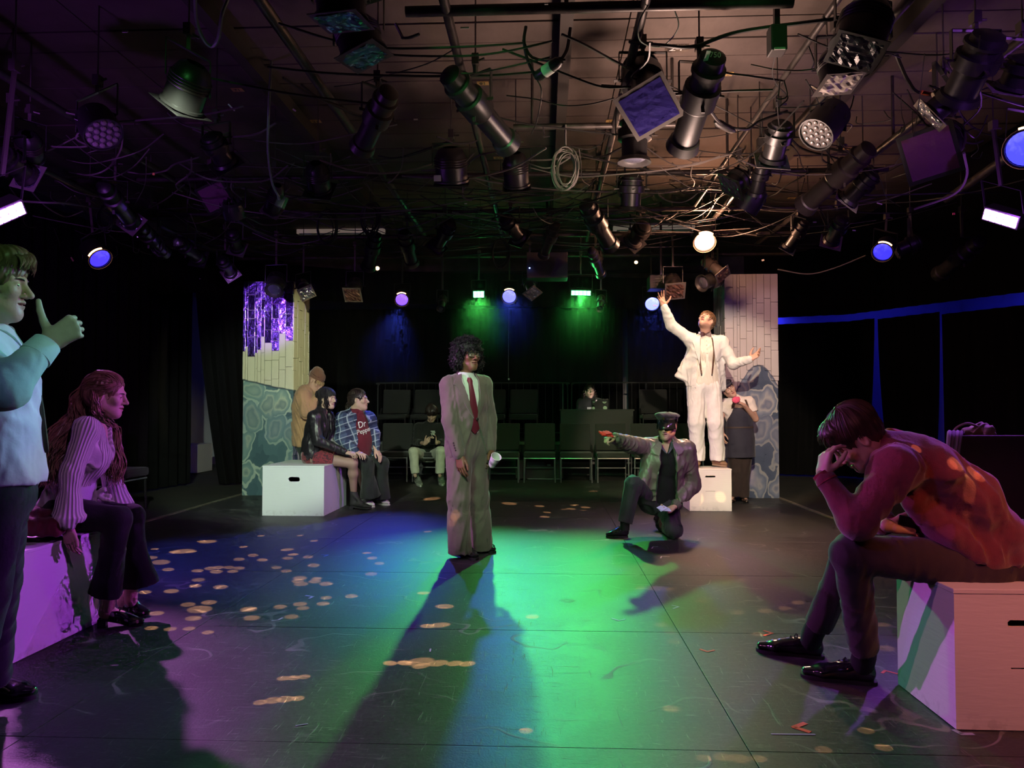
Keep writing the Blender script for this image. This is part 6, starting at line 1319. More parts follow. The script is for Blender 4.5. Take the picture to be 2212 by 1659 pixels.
# ---- man in white on the block
def white_man():
    sk = skin('fair_skin_warm', (.56, .32, .23))
    J = joints(8.85, head=(1525, 694, -.02), neck=(1524, 722, .02), chest=(1521, 762, 0), waist=(1519, 798, 0), pelvis=(1520, 828, 0),
               sh=[(1490, 733, 0), (1559, 739, 0)], el=[(1450, 703, -.02), (1584, 786, -.05)], wr=[(1434, 661, -.10), (1620, 776, -.22)],
               hp=[(1503, 838, 0), (1538, 838, 0)], kn=[(1504, 915, -.06), (1545, 915, -.06)], an=[(1507, 988, 0), (1550, 988, -.02)])
    J['face'] = dr(-.42, -.62, .62); J['hup'] = dr(.30, .35, .85)
    root = thing('person', P(1528, 1007, 8.8), 'person in white suit standing on tall white block with one arm raised to the lights', 'person')
    hands = [dict(fwd=dr(-.35, -.15, .95), back=dr(-.25, .95, .1), curl=[4, 12, 8, 20], spread=2.6, s=1.08, thumb=(.85, .35, -.2)), dict(fwd=dr(.80, -.15, .50), back=dr(.30, .65, -.62), curl=[6, 24, 34, 40], spread=2.0, s=1.08, thumb=(.6, .6, -.5))]
    b, L, H, tips = body(root, J, sk, hs=1.02, hands=hands, mouth=.010, neck_r=.056)
    eyes_and_brows(b, L, H, 1.02, M_HSAND, gaze=dr(-.5, -.4, .75))
    T = Torso(J, (dr(1, 0, -.05), dr(0, 0.02, 1)))
    wh = cloth('white_suit_cloth', (.78, .74, .68), rough=.7, bump=.3, bscale=50)
    sat = mat('cream_satin_shirt', (.80, .73, .60), rough=.38, bump=.5, bscale=26, stretch=(1, 1, .25), bdist=.010, sheen=.2)
    sp = trunk_prims(J, .010, 1.0, 1.0)
    sdf('shirt', [(sp + [ec(J['waist'], J['pelvis'] + UP * .03, (.150, .112), (.158, .115), xa=T.u, k=.05)], .008, .03, folds(31, 30, .004, (1, 1, .25)))], sat, root)
    jp = jacket_body(J, T, .026, 1.03, 1.03, .05, (.20, .135))
    jp.append(ec(P(1492, 775, 8.85), P(1478, 816, 8.87), (.075, .05), (.115, .045), xa=T.u, k=.05))
    jp.append(ec(P(1556, 785, 8.88), P(1557, 838, 8.93), (.05, .05), (.065, .05), xa=T.u, k=.05))
    sl = arm_chain(J, 0, .020, (.050, .046, .034), to=.95, hemr=.046) + arm_chain(J, 1, .020, (.050, .046, .034), to=.97, hemr=.044)
    op = [vcut(T, (.0, .2), (.02, -.60), .100, .150, y0=-.03)]
    cuts = [cutp(P(1480, 833, 8.85), dr(-.35, 0, -1), k=.003)]
    sdf('suit_jacket', [(jp + sl + op + cuts, .008, .02, [folds(33, 17, .0034, (1, 1, .4)), folds(34, 30, .0013)])], wh, root)
    mb = MB()
    for a in (-1, 1):
        rows = [((a * .060, .20), (a * .085, .195)), ((a * .075, .155), (a * .150, .135)), ((a * .078, .12), (a * .160, .118)), ((a * .080, .09), (a * .150, .09)), ((a * .084, .0), (a * .130, -.01)), ((.008 + a * .092, -.09), (.008 + a * .108, -.10)), ((.01 + a * .096, -.14), (.01 + a * .099, -.14))]
        strip('lapel', jp, T, rows, .006, sat, root, n=4, off=.003, mb=mb)
    mb.obj('lapel', wh, root, smooth=True)
    collar(root, T, J, sp, wh, low=-.055)
    brown = mat('dark_brown_satin', (.085, .028, .020), rough=.45, bump=.3, bscale=80)
    c = project(sp, [T.pt(0, (J['neck'] - T.o).dot(T.v) - .012, .3)], -T.w)[0] + T.w * .012; mb = MB()
    for a in (-1, 1):
        mb.add(*wing(c, T, a)); 
    mb.box(c + T.w * .012, (.011, .010, .012), T.R()); mb.obj('bow_tie', brown, root, bevel=.003)
    spk = mat('sequin_braces', (.16, .085, .055), rough=.35, metal=.4, bump=1.0, bscale=220, var=.8, vscale=160)
    mb = MB()
    for a in (-1, 1):
        rows = [((a * .075 - .011, .17), (a * .075 + .011, .17)), ((a * .088 - .011, .05), (a * .088 + .011, .05)), ((a * .082 - .011, -.10), (a * .082 + .011, -.10)), ((a * .064 - .009, -.262), (a * .064 + .009, -.262))]
        strip('b', sp, T, rows, .004, spk, root, n=2, off=.011, mb=mb)
    mb.obj('braces', spk, root, smooth=True)
    mb = MB()
    for a in (-1, 1):
        q = project(sp, [T.pt(a * .062, -.270, .3)], -T.w)[0]; mb.box(q + T.w * .012, (.007, .004, .014), T.R())
    mb.obj('brace_clips', M_SOLE, root)
    strip('shirt_placket', sp, T, [((-.014, .16), (.014, .16)), ((-.013, -.05), (.015, -.05)), ((-.012, -.25), (.016, -.25))], .003, sat, root, n=2, off=.005)
    mb = MB()
    for v in (.13, .08, .03, -.02, -.07, -.12, -.17):
        q = project(sp, [T.pt(.001, v, .3)], -T.w)[0]; mb.lathe([(.006, .0055), (.011, .0045)], q, T.w, 8)
    tag(mb.obj('shirt_buttons', mat('pearl_button', (.6, .5, .38), rough=.3), root), kind='stuff')
    tp = [ec(J['pelvis'] + UP * .10, J['pelvis'] - UP * .03, (.148, .112), (.172, .125), xa=T.u, k=.04)]
    for i in (0, 1): tp += leg_chain(J, i, .016, (.096, .078, .055), to=1.0, hemr=.086, cap=True) + [ec(J['an'][i] + UP * .12, J['an'][i] - UP * .035, .084, (.082, .100), xa=T.u, k=.02, cap=True)]
    tp.append(cutp(J['pelvis'] + UP * .12, UP, k=.003))
    tr = sdf('suit_trousers', [(tp, .008, .02, [folds(39, 14, .0042, (1, 1, .45)), folds(38, 30, .0016)])], wh, root)
    tpp = tp[:-1]
    strip('waistband', tpp, T, [((-.15, -.290 + .005), (.15, -.290 + .005)), ((-.15, -.325), (.15, -.325))], .004, wh, root, n=12, off=.004)
    sh = mat('tan_suede_shoe', (.26, .15, .08), rough=.8, bump=.3, bscale=60)
    shoe(root, P(1508, 1001, 8.95), P(1501, 1011.5, 8.72), sh, mat('tan_sole', (.20, .12, .07), rough=.8), name='shoe', laces=M_LACE)
    shoe(root, P(1539, 1004.5, 8.90), P(1571, 1008.5, 8.76), sh, mat('tan_sole_edge', (.30, .2, .12), rough=.8), name='shoe', laces=M_LACE)
    hair_cap(root, L, H, 1.02, M_HSAND, thick=.012, face=(0, .122, -.045, .074, .062, .098), back=-.055)
    hair_locks(root, L, 1.02, M_HSAND, n=150, lift=.017, front=.075, side=.014, back=-.06, r=.006, seed=4, sweep=.5)
def wing(c, T, a):
    o = [(0, .010), (.028, .026), (.060, .030), (.066, 0), (.060, -.030), (.028, -.024), (0, -.010)]
    V = [c + T.u * (a * x) + T.v * y + T.w * (.004 + .012 * (x > .02)) for x, y in o] + [c + T.u * (a * x) + T.v * y + T.w * -.006 for x, y in o]
    n = len(o); return V, [tuple(range(n)), tuple(range(2 * n - 1, n - 1, -1))] + [(i, (i + 1) % n, n + (i + 1) % n, n + i) for i in range(n)]
white_man()
# ---- kneeling man in cap and bomber jacket
def kneeling_man():
    sk = skin('fair_skin', (.50, .30, .22))
    J = joints(6.85, head=(1441, 921, -.02), neck=(1441, 952, .02), chest=(1436, 1000, 0), waist=(1428, 1045, .02), pelvis=(1422, 1080, .05),
               sh=[(1399, 967, .02), (1480, 972, 0)], el=[(1360, 960, -.18), (1494, 1047, .05)], wr=[(1326, 946, -.36), (1458, 1094, -.16)],
               hp=[(1404, 1082, .05), (1440, 1082, .05)], kn=[(1368, 1044, -.22), (1455, 1148, -.10)], an=[(1350, 1138, -.20), (1440, 1140, .30)])
    J['face'] = dr(-.45, -.88, -.12); J['hup'] = dr(.05, .05, 1)
    root = thing('person', PZ(1420, 1160), 'person kneeling on one knee in peaked cap and open bomber jacket pointing left', 'person')
    hands = [dict(fwd=dr(-.75, -.62, .0), back=dr(-.1, .1, 1), curl=[45, 62, 70, 74], s=1.05, thumb=(.4, .8, -.45)), dict(fwd=dr(-.85, -.45, -.25), back=dr(.25, .1, -.95), curl=[20, 28, 30, 34], s=1.05, thumb=(.35, .85, .3))]
    b, L, H, tips = body(root, J, sk, hs=1.0, hands=hands, neck_r=.056)
    eyes_and_brows(b, L, H, 1.0, M_HBROWN)
    T = Torso(J, (dr(.98, .05, 0), dr(-.02, -.05, 1)))
    leather = mat('taupe_satin_bomber', (.155, .125, .105), rough=.40, spec=.6, bump=.6, bscale=16, bdist=.012, sheen=.1)
    blk = cloth('black_sweater', (.008, .008, .009), rough=.95, sheen=.05)
    sp = trunk_prims(J, .008, 1.0, 1.0) + [ec(J['waist'], J['pelvis'], (.148, .11), (.155, .115), xa=T.u, k=.05)]
    sdf('sweater', [(sp + [vcut(T, (0, .20), (0, .095), .045, .004, y0=.02)], .009, .03)], blk, root)
    jp = jacket_body(J, T, .034, 1.05, 1.08, -.02, (.185, .140))
    jp.append(ec(J['sh'][0] + (J['sh'][1] - J['sh'][0]) * .2, P(1385, 1052, 6.72), (.07, .09), (.05, .05), xa=T.u, k=.06))
    sl = arm_chain(J, 0, .026, (.058, .052, .040), to=.93, hemr=.052) + arm_chain(J, 1, .030, (.062, .056, .040), to=.92, hemr=.050)
    op = [vcut(T, (0, .2), (-.02, -.50), .060, .110, y0=-.02)]
    cuts = [hem(T, J['pelvis'] + UP * .015, (.24, .3))]
    sdf('bomber_jacket', [(jp + sl + op + cuts, .0075, .02, [folds(43, 15, .0046, (1, 1, .6)), folds(44, 30, .0018)])], leather, root)
    mb = MB()
    for a in (-1, 1):
        rows = [((a * .050, .195), (a * .070, .21)), ((a * .056, .155), (a * .105, .185)), ((a * .075, .11), (a * .150, .135)), ((a * .085, .085), (a * .125, .10))]
        strip('c', jp, T, rows, .006, leather, root, n=4, off=.008, mb=mb)
    mb.obj('jacket_collar', leather, root, smooth=True)
    zp = MB()
    for a in (-1, 1): strip('z', jp, T, [((a * .064, .13), (a * .071, .13)), ((-.010 + a * .082, -.08), (-.010 + a * .089, -.08)), ((-.02 + a * .094, -.25), (-.02 + a * .101, -.25))], .003, M_PATENT, root, n=1, off=.002, mb=zp)
    zp.obj('zip', mat('steel_zip', (.5, .5, .5), rough=.3, metal=1.0), root)
    rib = cloth('ribbed_cuff', (.12, .095, .085), bump=.8, bscale=120)
    for i, r_ in ((0, .044), (1, .044)):
        e = (J['wr'][i] - J['el'][i]); q = J['el'][i] + e * .88; MB().lathe([(0, r_ + .008), (.015, r_), (.045, r_ - .004), (.05, r_ - .010)], q, e, 20).obj('cuff', rib, root, smooth=True)
    sc = MB()
    for a in (-1, 1): strip('s', sp, T, [((a * .004, .10), (a * .012, .10)), ((a * .035, .16), (a * .055, .145)), ((a * .052, .205), (a * .075, .20))], .004, blk, root, n=3, off=.006, mb=sc)
    sc.obj('shirt_collar', cloth('purple_grey_collar', (.10, .09, .14)), root, smooth=True)
    # trousers
    tp = [ec(J['pelvis'] + UP * .10, J['pelvis'] - UP * .02, (.145, .11), (.165, .125), xa=T.u, k=.05)]
    tp += [ec(J['hp'][0], J['kn'][0], .100, .074, k=.05), ec(J['kn'][0], J['an'][0] + UP * .045, .074, .064, k=.02, cap=True)]
    tp += [ec(J['hp'][1], J['kn'][1] + UP * .02, .105, .078, k=.05), ec(J['kn'][1] + UP * .01, J['an'][1], .074, .056, k=.03), cutp((0, 0, .004), (0, 0, -1))]
    sdf('trousers', [(tp, .0075, .03, [folds(49, 15, .005, (1, 1, 1))])], cloth('dark_trousers', (.030, .026, .036), rough=.75), root)
    MB().tube([J['an'][0] + UP * .09, J['an'][0] - UP * .03], [.043, .041], 14).obj('sock', M_SOCK, root, smooth=True)
    shoe(root, PZ(1357, 1160), PZ(1309, 1161), M_PATENT, M_SOLE, laces=M_LACE, point=.6, sole=.016)
    k = P(1433, 1116, 7.22); shoe(root, k + Vector((0, 0, .20)) - k.z * UP + k.z * UP * 0 + UP * -.03, k - k.z * UP + dr(-.1, -.35) * .12 + UP * .02, M_PATENT, M_SOLE, up=dr(-.1, .9, .4), laces=M_LACE)
    # peaked cap
    ch = cloth('cap_twill', (.035, .024, .036), rough=.7, bump=.4, bscale=70)
    cp = [el(L(0, -.012, .098), (.112, .124, .034), H @ Matrix.Rotation(.12, 3, 'X'), k=.02), el(L(0, -.014, .075), (.088, .106, .034), H, k=.02), el(L(.03, .06, .108), (.05, .05, .022), H, k=.03)]
    cap = thing_part('cap', root)
    sdf('cap_crown', [(cp, .005, .02, folds(47, 24, .0028, (1, 1, 1)))], ch, cap)
    mb = MB(); mb.lathe([(.046, .088), (.046, .093), (.072, .094), (.072, .088)], L(0, -.014, 0), H.col[2], 32, xa=H.col[0]); 
    for v in range(len(mb.v)):
        p = Vector(mb.v[v]) - L(0, -.014, 0); mb.v[v] = tuple(L(0, -.014, 0) + H.col[0] * p.dot(H.col[0]) + H.col[1] * p.dot(H.col[1]) * 1.14 + H.col[2] * p.dot(H.col[2]))
    mb.obj('cap_band', M_PATENT, cap, smooth=True)
    mb = MB(); rows = 5; V = []; n = 16
    for i in range(rows + 1):
        t = i / rows
        for j in range(n + 1):
            a_ = (j / n - .5) * 2.35; r_ = 1 + t * .42 * math.cos(a_ * .62) ** 1.0
            V.append(L(.088 * math.sin(a_) * (1 + .12 * t), -.014 + (.104 * math.cos(a_)) * r_, .050 - .040 * t * t - .012 * t - .012 * abs(math.sin(a_)) * t))
    Fc = [(i * (n + 1) + j, i * (n + 1) + j + 1, (i + 1) * (n + 1) + j + 1, (i + 1) * (n + 1) + j) for i in range(rows) for j in range(n)]
    V2 = [v - H.col[2] * .004 for v in V]; o = len(V)
    mb.add(V + V2, Fc + [tuple(o + k for k in f[::-1]) for f in Fc] + [(rows * (n + 1) + j, rows * (n + 1) + j + 1, o + rows * (n + 1) + j + 1, o + rows * (n + 1) + j) for j in range(n)])
    mb.obj('cap_peak', M_PATENT, cap, smooth=True)
    mb = MB(); c = L(0, .108, .088)
    star = [c + H.col[0] * (.016 * (1 if k % 2 == 0 else .45) * math.sin(k * math.pi / 5)) + H.col[2] * (.018 * (1 if k % 2 == 0 else .45) * math.cos(k * math.pi / 5)) for k in range(10)]
    mb.poly(star, .004, H.col[1]); mb.obj('cap_badge', mat('brass_badge', (.45, .33, .12), rough=.3, metal=1), cap)
    hair_cap(root, L, H, 1.0, M_HBROWN, thick=.006, face=(0, .118, -.045, .070, .062, .110), back=-.055)
    # red thing in the pointing hand, pale slip in the other
    c = J['wr'][0] + dr(-.75, -.62, 0) * .085 + UP * .035
    rd = thing('crumpled_card', c, 'crumpled bright red card in the kneeling person\'s pointing hand', 'card')
    R = frame(dr(-.9, -.4, .15), dr(-.1, -.5, 1)); 
    sdf('card_sheet', [([rb(c + dr(-.2, 0, .0) * .01, (.040, .056, .007), R, .004), rb(c + UP * .012, (.030, .045, .006), R @ Matrix.Rotation(.4, 3, 'Z'), .004)], .004, .004, folds(3, 40, .0025, (1, 1, 1)))], mat('bright_red_card', (.85, .035, .03), rough=.6), rd)
    c = tips[1][1][0].lerp(tips[1][1][4], .5) + UP * .004 + dr(-.6, -.5, .1) * .03
    bl = thing('folded_note', c, 'pale blue folded note in the kneeling person\'s lowered hand', 'note')
    R = frame(dr(-.9, -.4, .05), dr(.05, -.45, 1)); mb = MB()
    for k_, (dx, dy, dz, rz) in enumerate(((0, 0, 0, 0), (.006, .004, .004, .25), (-.008, -.006, .008, -.2), (.010, .012, .012, .5))):
        mb.box(c + R @ Vector((dx, dy, dz)), (.032, .052, .0016), R @ Matrix.Rotation(rz, 3, 'Z'))
    mb.obj('note_paper', mat('pale_blue_paper', (.55, .60, .85), rough=.7), bl, bevel=.0008)
kneeling_man()
# ---- seated man at the right, head in hand
def slumped_man():
    sk = skin('fair_skin_pink', (.52, .31, .24))
    J = joints(3.05, head=(1846, 946, 0), neck=(1918, 968, .02), chest=(1985, 1040, 0), waist=(2090, 1135, 0), pelvis=(2140, 1205, 0),
               sh=[(1925, 985, .20), (1935, 1012, -.16)], el=[(1885, 1118, .22), (1852, 1132, -.20)], wr=[(1922, 1136, -.05), (1777, 1027, -.10)],
               hp=[(2120, 1222, .12), (2120, 1222, -.10)], kn=[(1842, 1188, .16), (1838, 1196, -.12)], an=[(1757, 1375, .40), (1868, 1415, .10)])
    J['face'] = dr(-.64, .14, -.75); J['hup'] = dr(-.75, 0, .66)
    root = thing('person', P(2140, 1265, 3.05), 'person in maroon sweater slumped on white block with forehead in hand', 'person')
    hands = [dict(fwd=dr(.98, -.15, -.05), back=dr(-.1, -.55, .8), curl=[18, 26, 34, 40], s=1.0, thumb=(.55, .75, .45)), dict(fwd=dr(.22, .15, .96), back=dr(-.95, -.2, .15), curl=[28, 40, 42, 40], spread=1.4, s=1.0, thumb=(.45, .75, -.55), tb=12)]
    b, L, H, tips = body(root, J, sk, hs=1.02, hands=hands, neck_r=.058, handvox=.0026, hvox=.0032, w=.8, d=.8)
    eyes_and_brows(b, L, H, 1.02, M_HBROWN)
    fr = Matrix.Identity(3)
    T = Torso(J)
    kn = mat('maroon_fleece', (.165, .020, .032), rough=.9, bump=.55, bscale=240, var=.12, vscale=40, sheen=.5, bdist=.003)
    def back(k_, e):   # bulk of the hunched back
        A = [P(1912, 968, 3.05), P(1985, 1010, 3.05), P(2065, 1075, 3.05), P(2122, 1150, 3.05), P(2142, 1198, 3.05)]
        r = [(.10 + e, .085 + e), (.205 + e, .130 + e), (.205 + e, .150 + e), (.190 + e, .135 + e), (.185 + e, .105 + e)]
        XA = dr(.02, 1, 0)
        return [ec(A[i], A[i + 1], r[i], r[i + 1], xa=XA, k=k_) for i in range(4)]
    jp = back(.05, -.012)
    for i in (0, 1): jp.append(ec(J['sh'][i], P(1960, 1000, 3.05), .082, .09, k=.06))
    sl0 = [ec(J['sh'][0], J['el'][0], .078, .066, k=.04), ec(J['el'][0], J['el'][0].lerp(J['wr'][0], .75), .064, .046, k=.03)]
    sl1 = [ec(J['sh'][1], J['el'][1], .084, .062, k=.05), ec(J['el'][1], J['el'][1].lerp(J['wr'][1], .90), .060, .040, k=.03)]
    hemc = [cutp(P(2150, 1235, 3.05), dr(.28, 0, -1), k=.006)]
    jp += [ec(P(2030, 1150, 2.98), P(2100, 1200, 2.98), (.14, .07), (.14, .07), xa=dr(0, 1), k=.06), ec(P(1975, 1085, 2.95), P(2060, 1190, 2.96), .05, .05, k=.05)]
    sdf('sweater', [(jp + sl0 + sl1 + hemc, .0085, .05, [folds(53, 8.5, .0052, (1, 1, 1)), folds(54, 19, .0018)])], kn, root)
    for i, r0 in ((0, .040), (1, .040)):
        e = J['wr'][i] - J['el'][i]; q = J['el'][i] + e * (.70 if i == 0 else .86); MB().lathe([(0, r0 + .004), (.012, r0), (.040, r0 - .003), (.042, r0 - .010)], q, e, 22).obj('cuff', mat('maroon_rib', (.20, .02, .028), rough=.9, bump=.8, bscale=90, stretch=(3, 3, .2)), root, smooth=True)
    org = cloth('rust_orange_collar', (.55, .16, .05), bump=.25)
    ax = (J['head'] - J['neck']).normalized(); nk = [ec(J['neck'] + ax * -.03, J['neck'] + ax * .050, (.078, .078), (.066, .066), k=.02, cap=True), ec(J['neck'] + ax * -.05 + UP * .0, J['neck'] + ax * .012, (.092, .085), (.086, .080), k=.02, cap=True)]
    sdf('shirt_collar', [(nk, .004, .015, folds(5, 20, .002))], org, root)
    tr = cloth('plum_black_trousers', (.038, .022, .028), rough=.8, bump=.3, bscale=200, bdist=.003)
    tp = [ec(P(2160, 1212, 3.05), P(2120, 1228, 3.05), (.175, .098), (.17, .095), xa=dr(0, 1), k=.05)]
    for i in (0, 1):
        an = J['an'][i]; kn_ = J['kn'][i]
        tp += [ec(J['hp'][i], kn_, .100, .074, k=.04), ec(kn_, kn_.lerp(an, .45), .074, .064, k=.03), ec(kn_.lerp(an, .45), kn_.lerp(an, .93 if i == 1 else .86), .064, .062, k=.02, cap=True)]
    sdf('trousers', [(tp, .0075, .04, [folds(57, 10, .0032, (1, 1, .7)), folds(58, 24, .001)])], tr, root)
    strip_ = MB(); q = P(2143, 1248, 2.85); tag(disc(root, 'pocket_button', P(2138, 1246, 2.862), dr(-.1, -1, .0), .008, .003, mat('horn_button', (.30, .16, .13), rough=.4)), None)
    for i, (h, t) in enumerate((((1786, 1422, ), (1632, 1404)), ((1900, 1478), (1728, 1460)))):
        hh, tt = PZ(h[0], h[1]), PZ(t[0], t[1])
        shoe(root, hh, tt, M_PATENT, M_SOLE, laces=M_LACE, point=.62, sole=.014, h=.082, w=.047, vox=.0035)
        a_ = hh.lerp(tt, .22) + UP * .07; e = J['kn'][i].lerp(J['an'][i], .74)
        MB().tube(catmull([e, J['an'][i] + UP * .02, a_], 4), .049, 16).obj('sock', M_SOCK, root, smooth=True)
    ex = [el(L(0, .045, .095), (.060, .046, .032), H, k=.03)]
    hair_cap(root, L, H, 1.02, M_HBROWN, thick=.009, face=(0, .122, -.052, .072, .060, .100), back=-.072, extra=ex, amp=.0022, vox=.004)
    hair_locks(root, L, 1.02, M_HBROWN, n=330, lift=.013, front=.045, side=.022, back=-.075, r=.0042, seed=8, sweep=.35, rows=10, rag=.010)
    hl = MB(); rg = np.random.default_rng(3)
    for k in range(70):
        u = rg.uniform(-1, 1); p0 = L(u * .055, .062 + rg.uniform(-.01, .01), .115 - .02 * abs(u)); d1 = (H.col[1] * rg.uniform(.5, 1) + H.col[0] * u * .3 - H.col[2] * .35)
        hl.tube([p0, p0 + d1 * .018 + H.col[2] * .004, p0 + d1 * .034 - H.col[2] * .006, p0 + d1 * .044 - H.col[2] * .022], [.0035, .004, .0032, .001], 4)
    hl.obj('fringe', M_HBROWN, root, smooth=True)
    ph = J['wr'][0] + dr(.98, -.15, .0) * .095 + dr(0, -1, .25) * .026
    phone(ph, dr(-.1, -.5, .85), dr(.96, -.2, -.16), 'dark smartphone in the slumped person\'s lap hand')
slumped_man()
# ---- woman with long hair seated at the left
def seated_woman():
    sk = skin('fair_skin_rose', (.58, .36, .30))
    J = joints(4.0, head=(229, 853, 0), neck=(203, 916, .02), chest=(192, 975, .02), waist=(158, 1045, .02), pelvis=(135, 1098, .02),
               sh=[(186, 925, -.13), (215, 922, .19)], el=[(153, 1022, -.20), (234, 1005, .28)], wr=[(146, 1138, -.20), (255, 1096, .26)],
               hp=[(135, 1108, -.08), (142, 1106, .12)], kn=[(255, 1122, -.05), (285, 1116, .16)], an=[(233, 1313, .04), (283, 1298, .24)])
    J['face'] = dr(.95, .22, -.16); J['hup'] = dr(.15, 0, 1)
    root = thing('person', P(135, 1150, 4.0), 'person with long wavy auburn hair and pale knit cardigan seated on block edge', 'person')
    hands = [dict(fwd=dr(.22, -.12, -.97), back=dr(-.35, -.9, .1), curl=[16, 18, 20, 22], spread=.6, s=.93, thumb=(.5, .85, .0)), dict(fwd=dr(.5, -.1, -.85), back=dr(.5, .2, .5), curl=22, s=.9)]
    b, L, H, tips = body(root, J, sk, hs=.96, jaw=.9, nose=.85, hands=hands, neck_r=.046, w=.88, d=.88, arm_r=(.040, .032, .024), leg_r=(.074, .050, .034), limb_vox=.011, handvox=.0027)
    eyes_and_brows(b, L, H, .96, M_HDARK, gaze=dr(.95, -.2, -.1))
    T = Torso(J, ((J['sh'][1] - J['sh'][0]), (J['neck'] - J['pelvis']).normalized()))
    g = NG('pale_rib_knit'); v = g.n('Attribute', attribute_name='rib'); wv = g.math('SINE', g.math('MULTIPLY', v.outputs['Fac'], 1.0))
    nz = g.noise(90, 3); hgt = g.math('ADD', g.math('MULTIPLY', wv, .5), g.math('MULTIPLY', nz, .35)); g.bump(hgt, .9, .006)
    g.l(g.mix(g.math('MULTIPLY_ADD', wv, .5, .5), (.40, .36, .38), (.70, .64, .64)), g.b.inputs['Base Color']); g.b.inputs['Roughness'].default_value = .9; g.b.inputs['Sheen Weight'].default_value = .4
    knit = g.m
    jp = trunk_prims(J, .006, .90, .92, belly=-.008) + [ec(J['chest'] + T.w * .055 + T.u * .075 - T.v * .02, J['chest'] + T.w * .060 + T.u * .06 - T.v * .05, .062, .055, k=.05), ec(J['chest'] + T.w * .055 - T.u * .075 - T.v * .02, J['chest'] + T.w * .060 - T.u * .06 - T.v * .05, .062, .055, k=.05)]
    s0 = [ec(J['sh'][0], J['el'][0], .056, .050, k=.04), ec(J['el'][0], J['el'][0].lerp(J['wr'][0], .55), .050, .052, k=.03), ec(J['el'][0].lerp(J['wr'][0], .55), J['el'][0].lerp(J['wr'][0], .80), .054, .078, k=.03), ec(J['el'][0].lerp(J['wr'][0], .80), J['wr'][0] + UP * .008, .080, .066, k=.02, cap=True)]
    s1 = [ec(J['sh'][1], J['el'][1], .056, .050, k=.04), ec(J['el'][1], J['el'][1].lerp(J['wr'][1], .55), .050, .056, k=.03), ec(J['el'][1].lerp(J['wr'][1], .55), J['wr'][1], .058, .090, k=.03, cap=True)]
    vn = [vcut(T, (0, .22), (.0, -.02), .075, .004, y0=.0)]
    o = sdf('knit_cardigan', [(jp + s0 + s1 + vn + [hem(T, J['waist'] - T.v * .10, (.3, .3))], .0068, .03, [folds(63, 14, .0022, (1, 1, .6))])], knit, root)
    ribs(o, [(J['sh'][0], J['el'][0]), (J['el'][0], J['wr'][0]), (J['sh'][1], J['el'][1]), (J['el'][1], J['wr'][1]), (J['pelvis'], J['neck'])], [22, 22, 22, 22, 60])
    sdf('blouse', [(trunk_prims(J, .012, .92, .95, top=False)[:1] + [ec(J['waist'], J['pelvis'] - T.v * .02, (.140, .10), (.155, .115), xa=T.u, k=.04)], .010, .03, folds(65, 12, .003))], cloth('pale_blouse', (.55, .50, .58)), root)
    # tied front
    kc = J['waist'] + T.w * .125 - T.v * .02; mb = []
    mb += [el(kc, (.020, .016, .018)), ec(kc, kc + dr(.35, -.1, -.2) * .06, .014, .010), ec(kc + dr(.35, -.1, -.2) * .06, kc + dr(.9, -.1, -.35) * .11, .012, .006), ec(kc, kc + dr(.1, -.4, -.8) * .07, .012, .007), ec(kc, kc + dr(.8, -.1, .45) * .05, .012, .016), ec(kc, kc + dr(.9, .1, -.2) * .07, .010, .014)]
    sdf('tie_knot', [(mb, .0045, .01, folds(3, 30, .002))], knit, root)
    tr = cloth('black_flared_trousers', (.012, .011, .014), rough=.95, sheen=.1)
    tp = [ec(J['pelvis'] + T.v * .03, J['pelvis'] - T.v * .02, (.145, .105), (.165, .115), xa=T.u, k=.05)]
    hemp = [P(228, 1283, 4.02), P(290, 1262, 4.22)]
    for i in (0, 1):
        tp += [ec(J['hp'][i], J['kn'][i], .094, .066, k=.04), ec(J['kn'][i], J['kn'][i].lerp(hemp[i], .4), .066, .062, k=.03), ec(J['kn'][i].lerp(hemp[i], .4), hemp[i] + (dr(.0, 0) if i == 0 else dr(.3, 0) * .03), .062, (.086, .070) if i == 0 else (.105, .08), xa=dr(1, 0), k=.02, cap=True)]
    sdf('flared_trousers', [(tp, .0078, .03, folds(67, 10, .0030, (1, 1, .4)))], tr, root)
    # mary-jane heels
    sh = mat('black_gloss_heel', (.008, .008, .010), rough=.18, spec=.8, coat=.6)
    for i, (h, t) in enumerate((((210, 1356), (312, 1350)), ((256, 1330), (322, 1331)))):
        hh, tt = PZ(*h), PZ(*t)
        s_ = shoe(root, hh, tt, sh, sh, w=.038, sole=.010, heelh=.042, low=True, point=.5, vox=.0032)
        dd = (tt - hh); Hs = frame(dd, UP); n_ = dd.length
        fp = [ec(hh + dd * .18 + UP * .085, hh + dd * .5 + UP * .050, .034, .032, k=.02), ec(hh + dd * .5 + UP * .050, hh + dd * .86 + UP * .026, (.032, .026), (.030, .015), xa=Hs.col[0], k=.02), ec(hh + dd * .18 + UP * .082, J['an'][i] + UP * .06, .034, .034, k=.02)]
        sdf('foot', [(fp, .005, .015)], sk, root)
        a_ = hh + dd * .47 + UP * .082
        MB().tube([a_ + Hs.col[0] * .037 - UP * .045, a_ + Hs.col[0] * .030 - UP * .010, a_ + Vector((0, 0, .010)), a_ - Hs.col[0] * .030 - UP * .010, a_ - Hs.col[0] * .037 - UP * .045], .0045, 6).obj('ankle_strap', sh, s_, smooth=True)
    # hair
    hair_cap(root, L, H, .96, M_HLONG, thick=.010, face=(0, .112, -.030, .078, .066, .112), back=-.10, amp=.0018, vox=.004)
    back_locks(root, L, .96, M_HLONG, n=260, lift=.014, z_front=.088, z_side=-.03, end=(0, -.85, -.55), r=.0036, seed=12, jit=.22)
    cr, nb = L(0, -.06, .11), L(0, -.105, -.02)
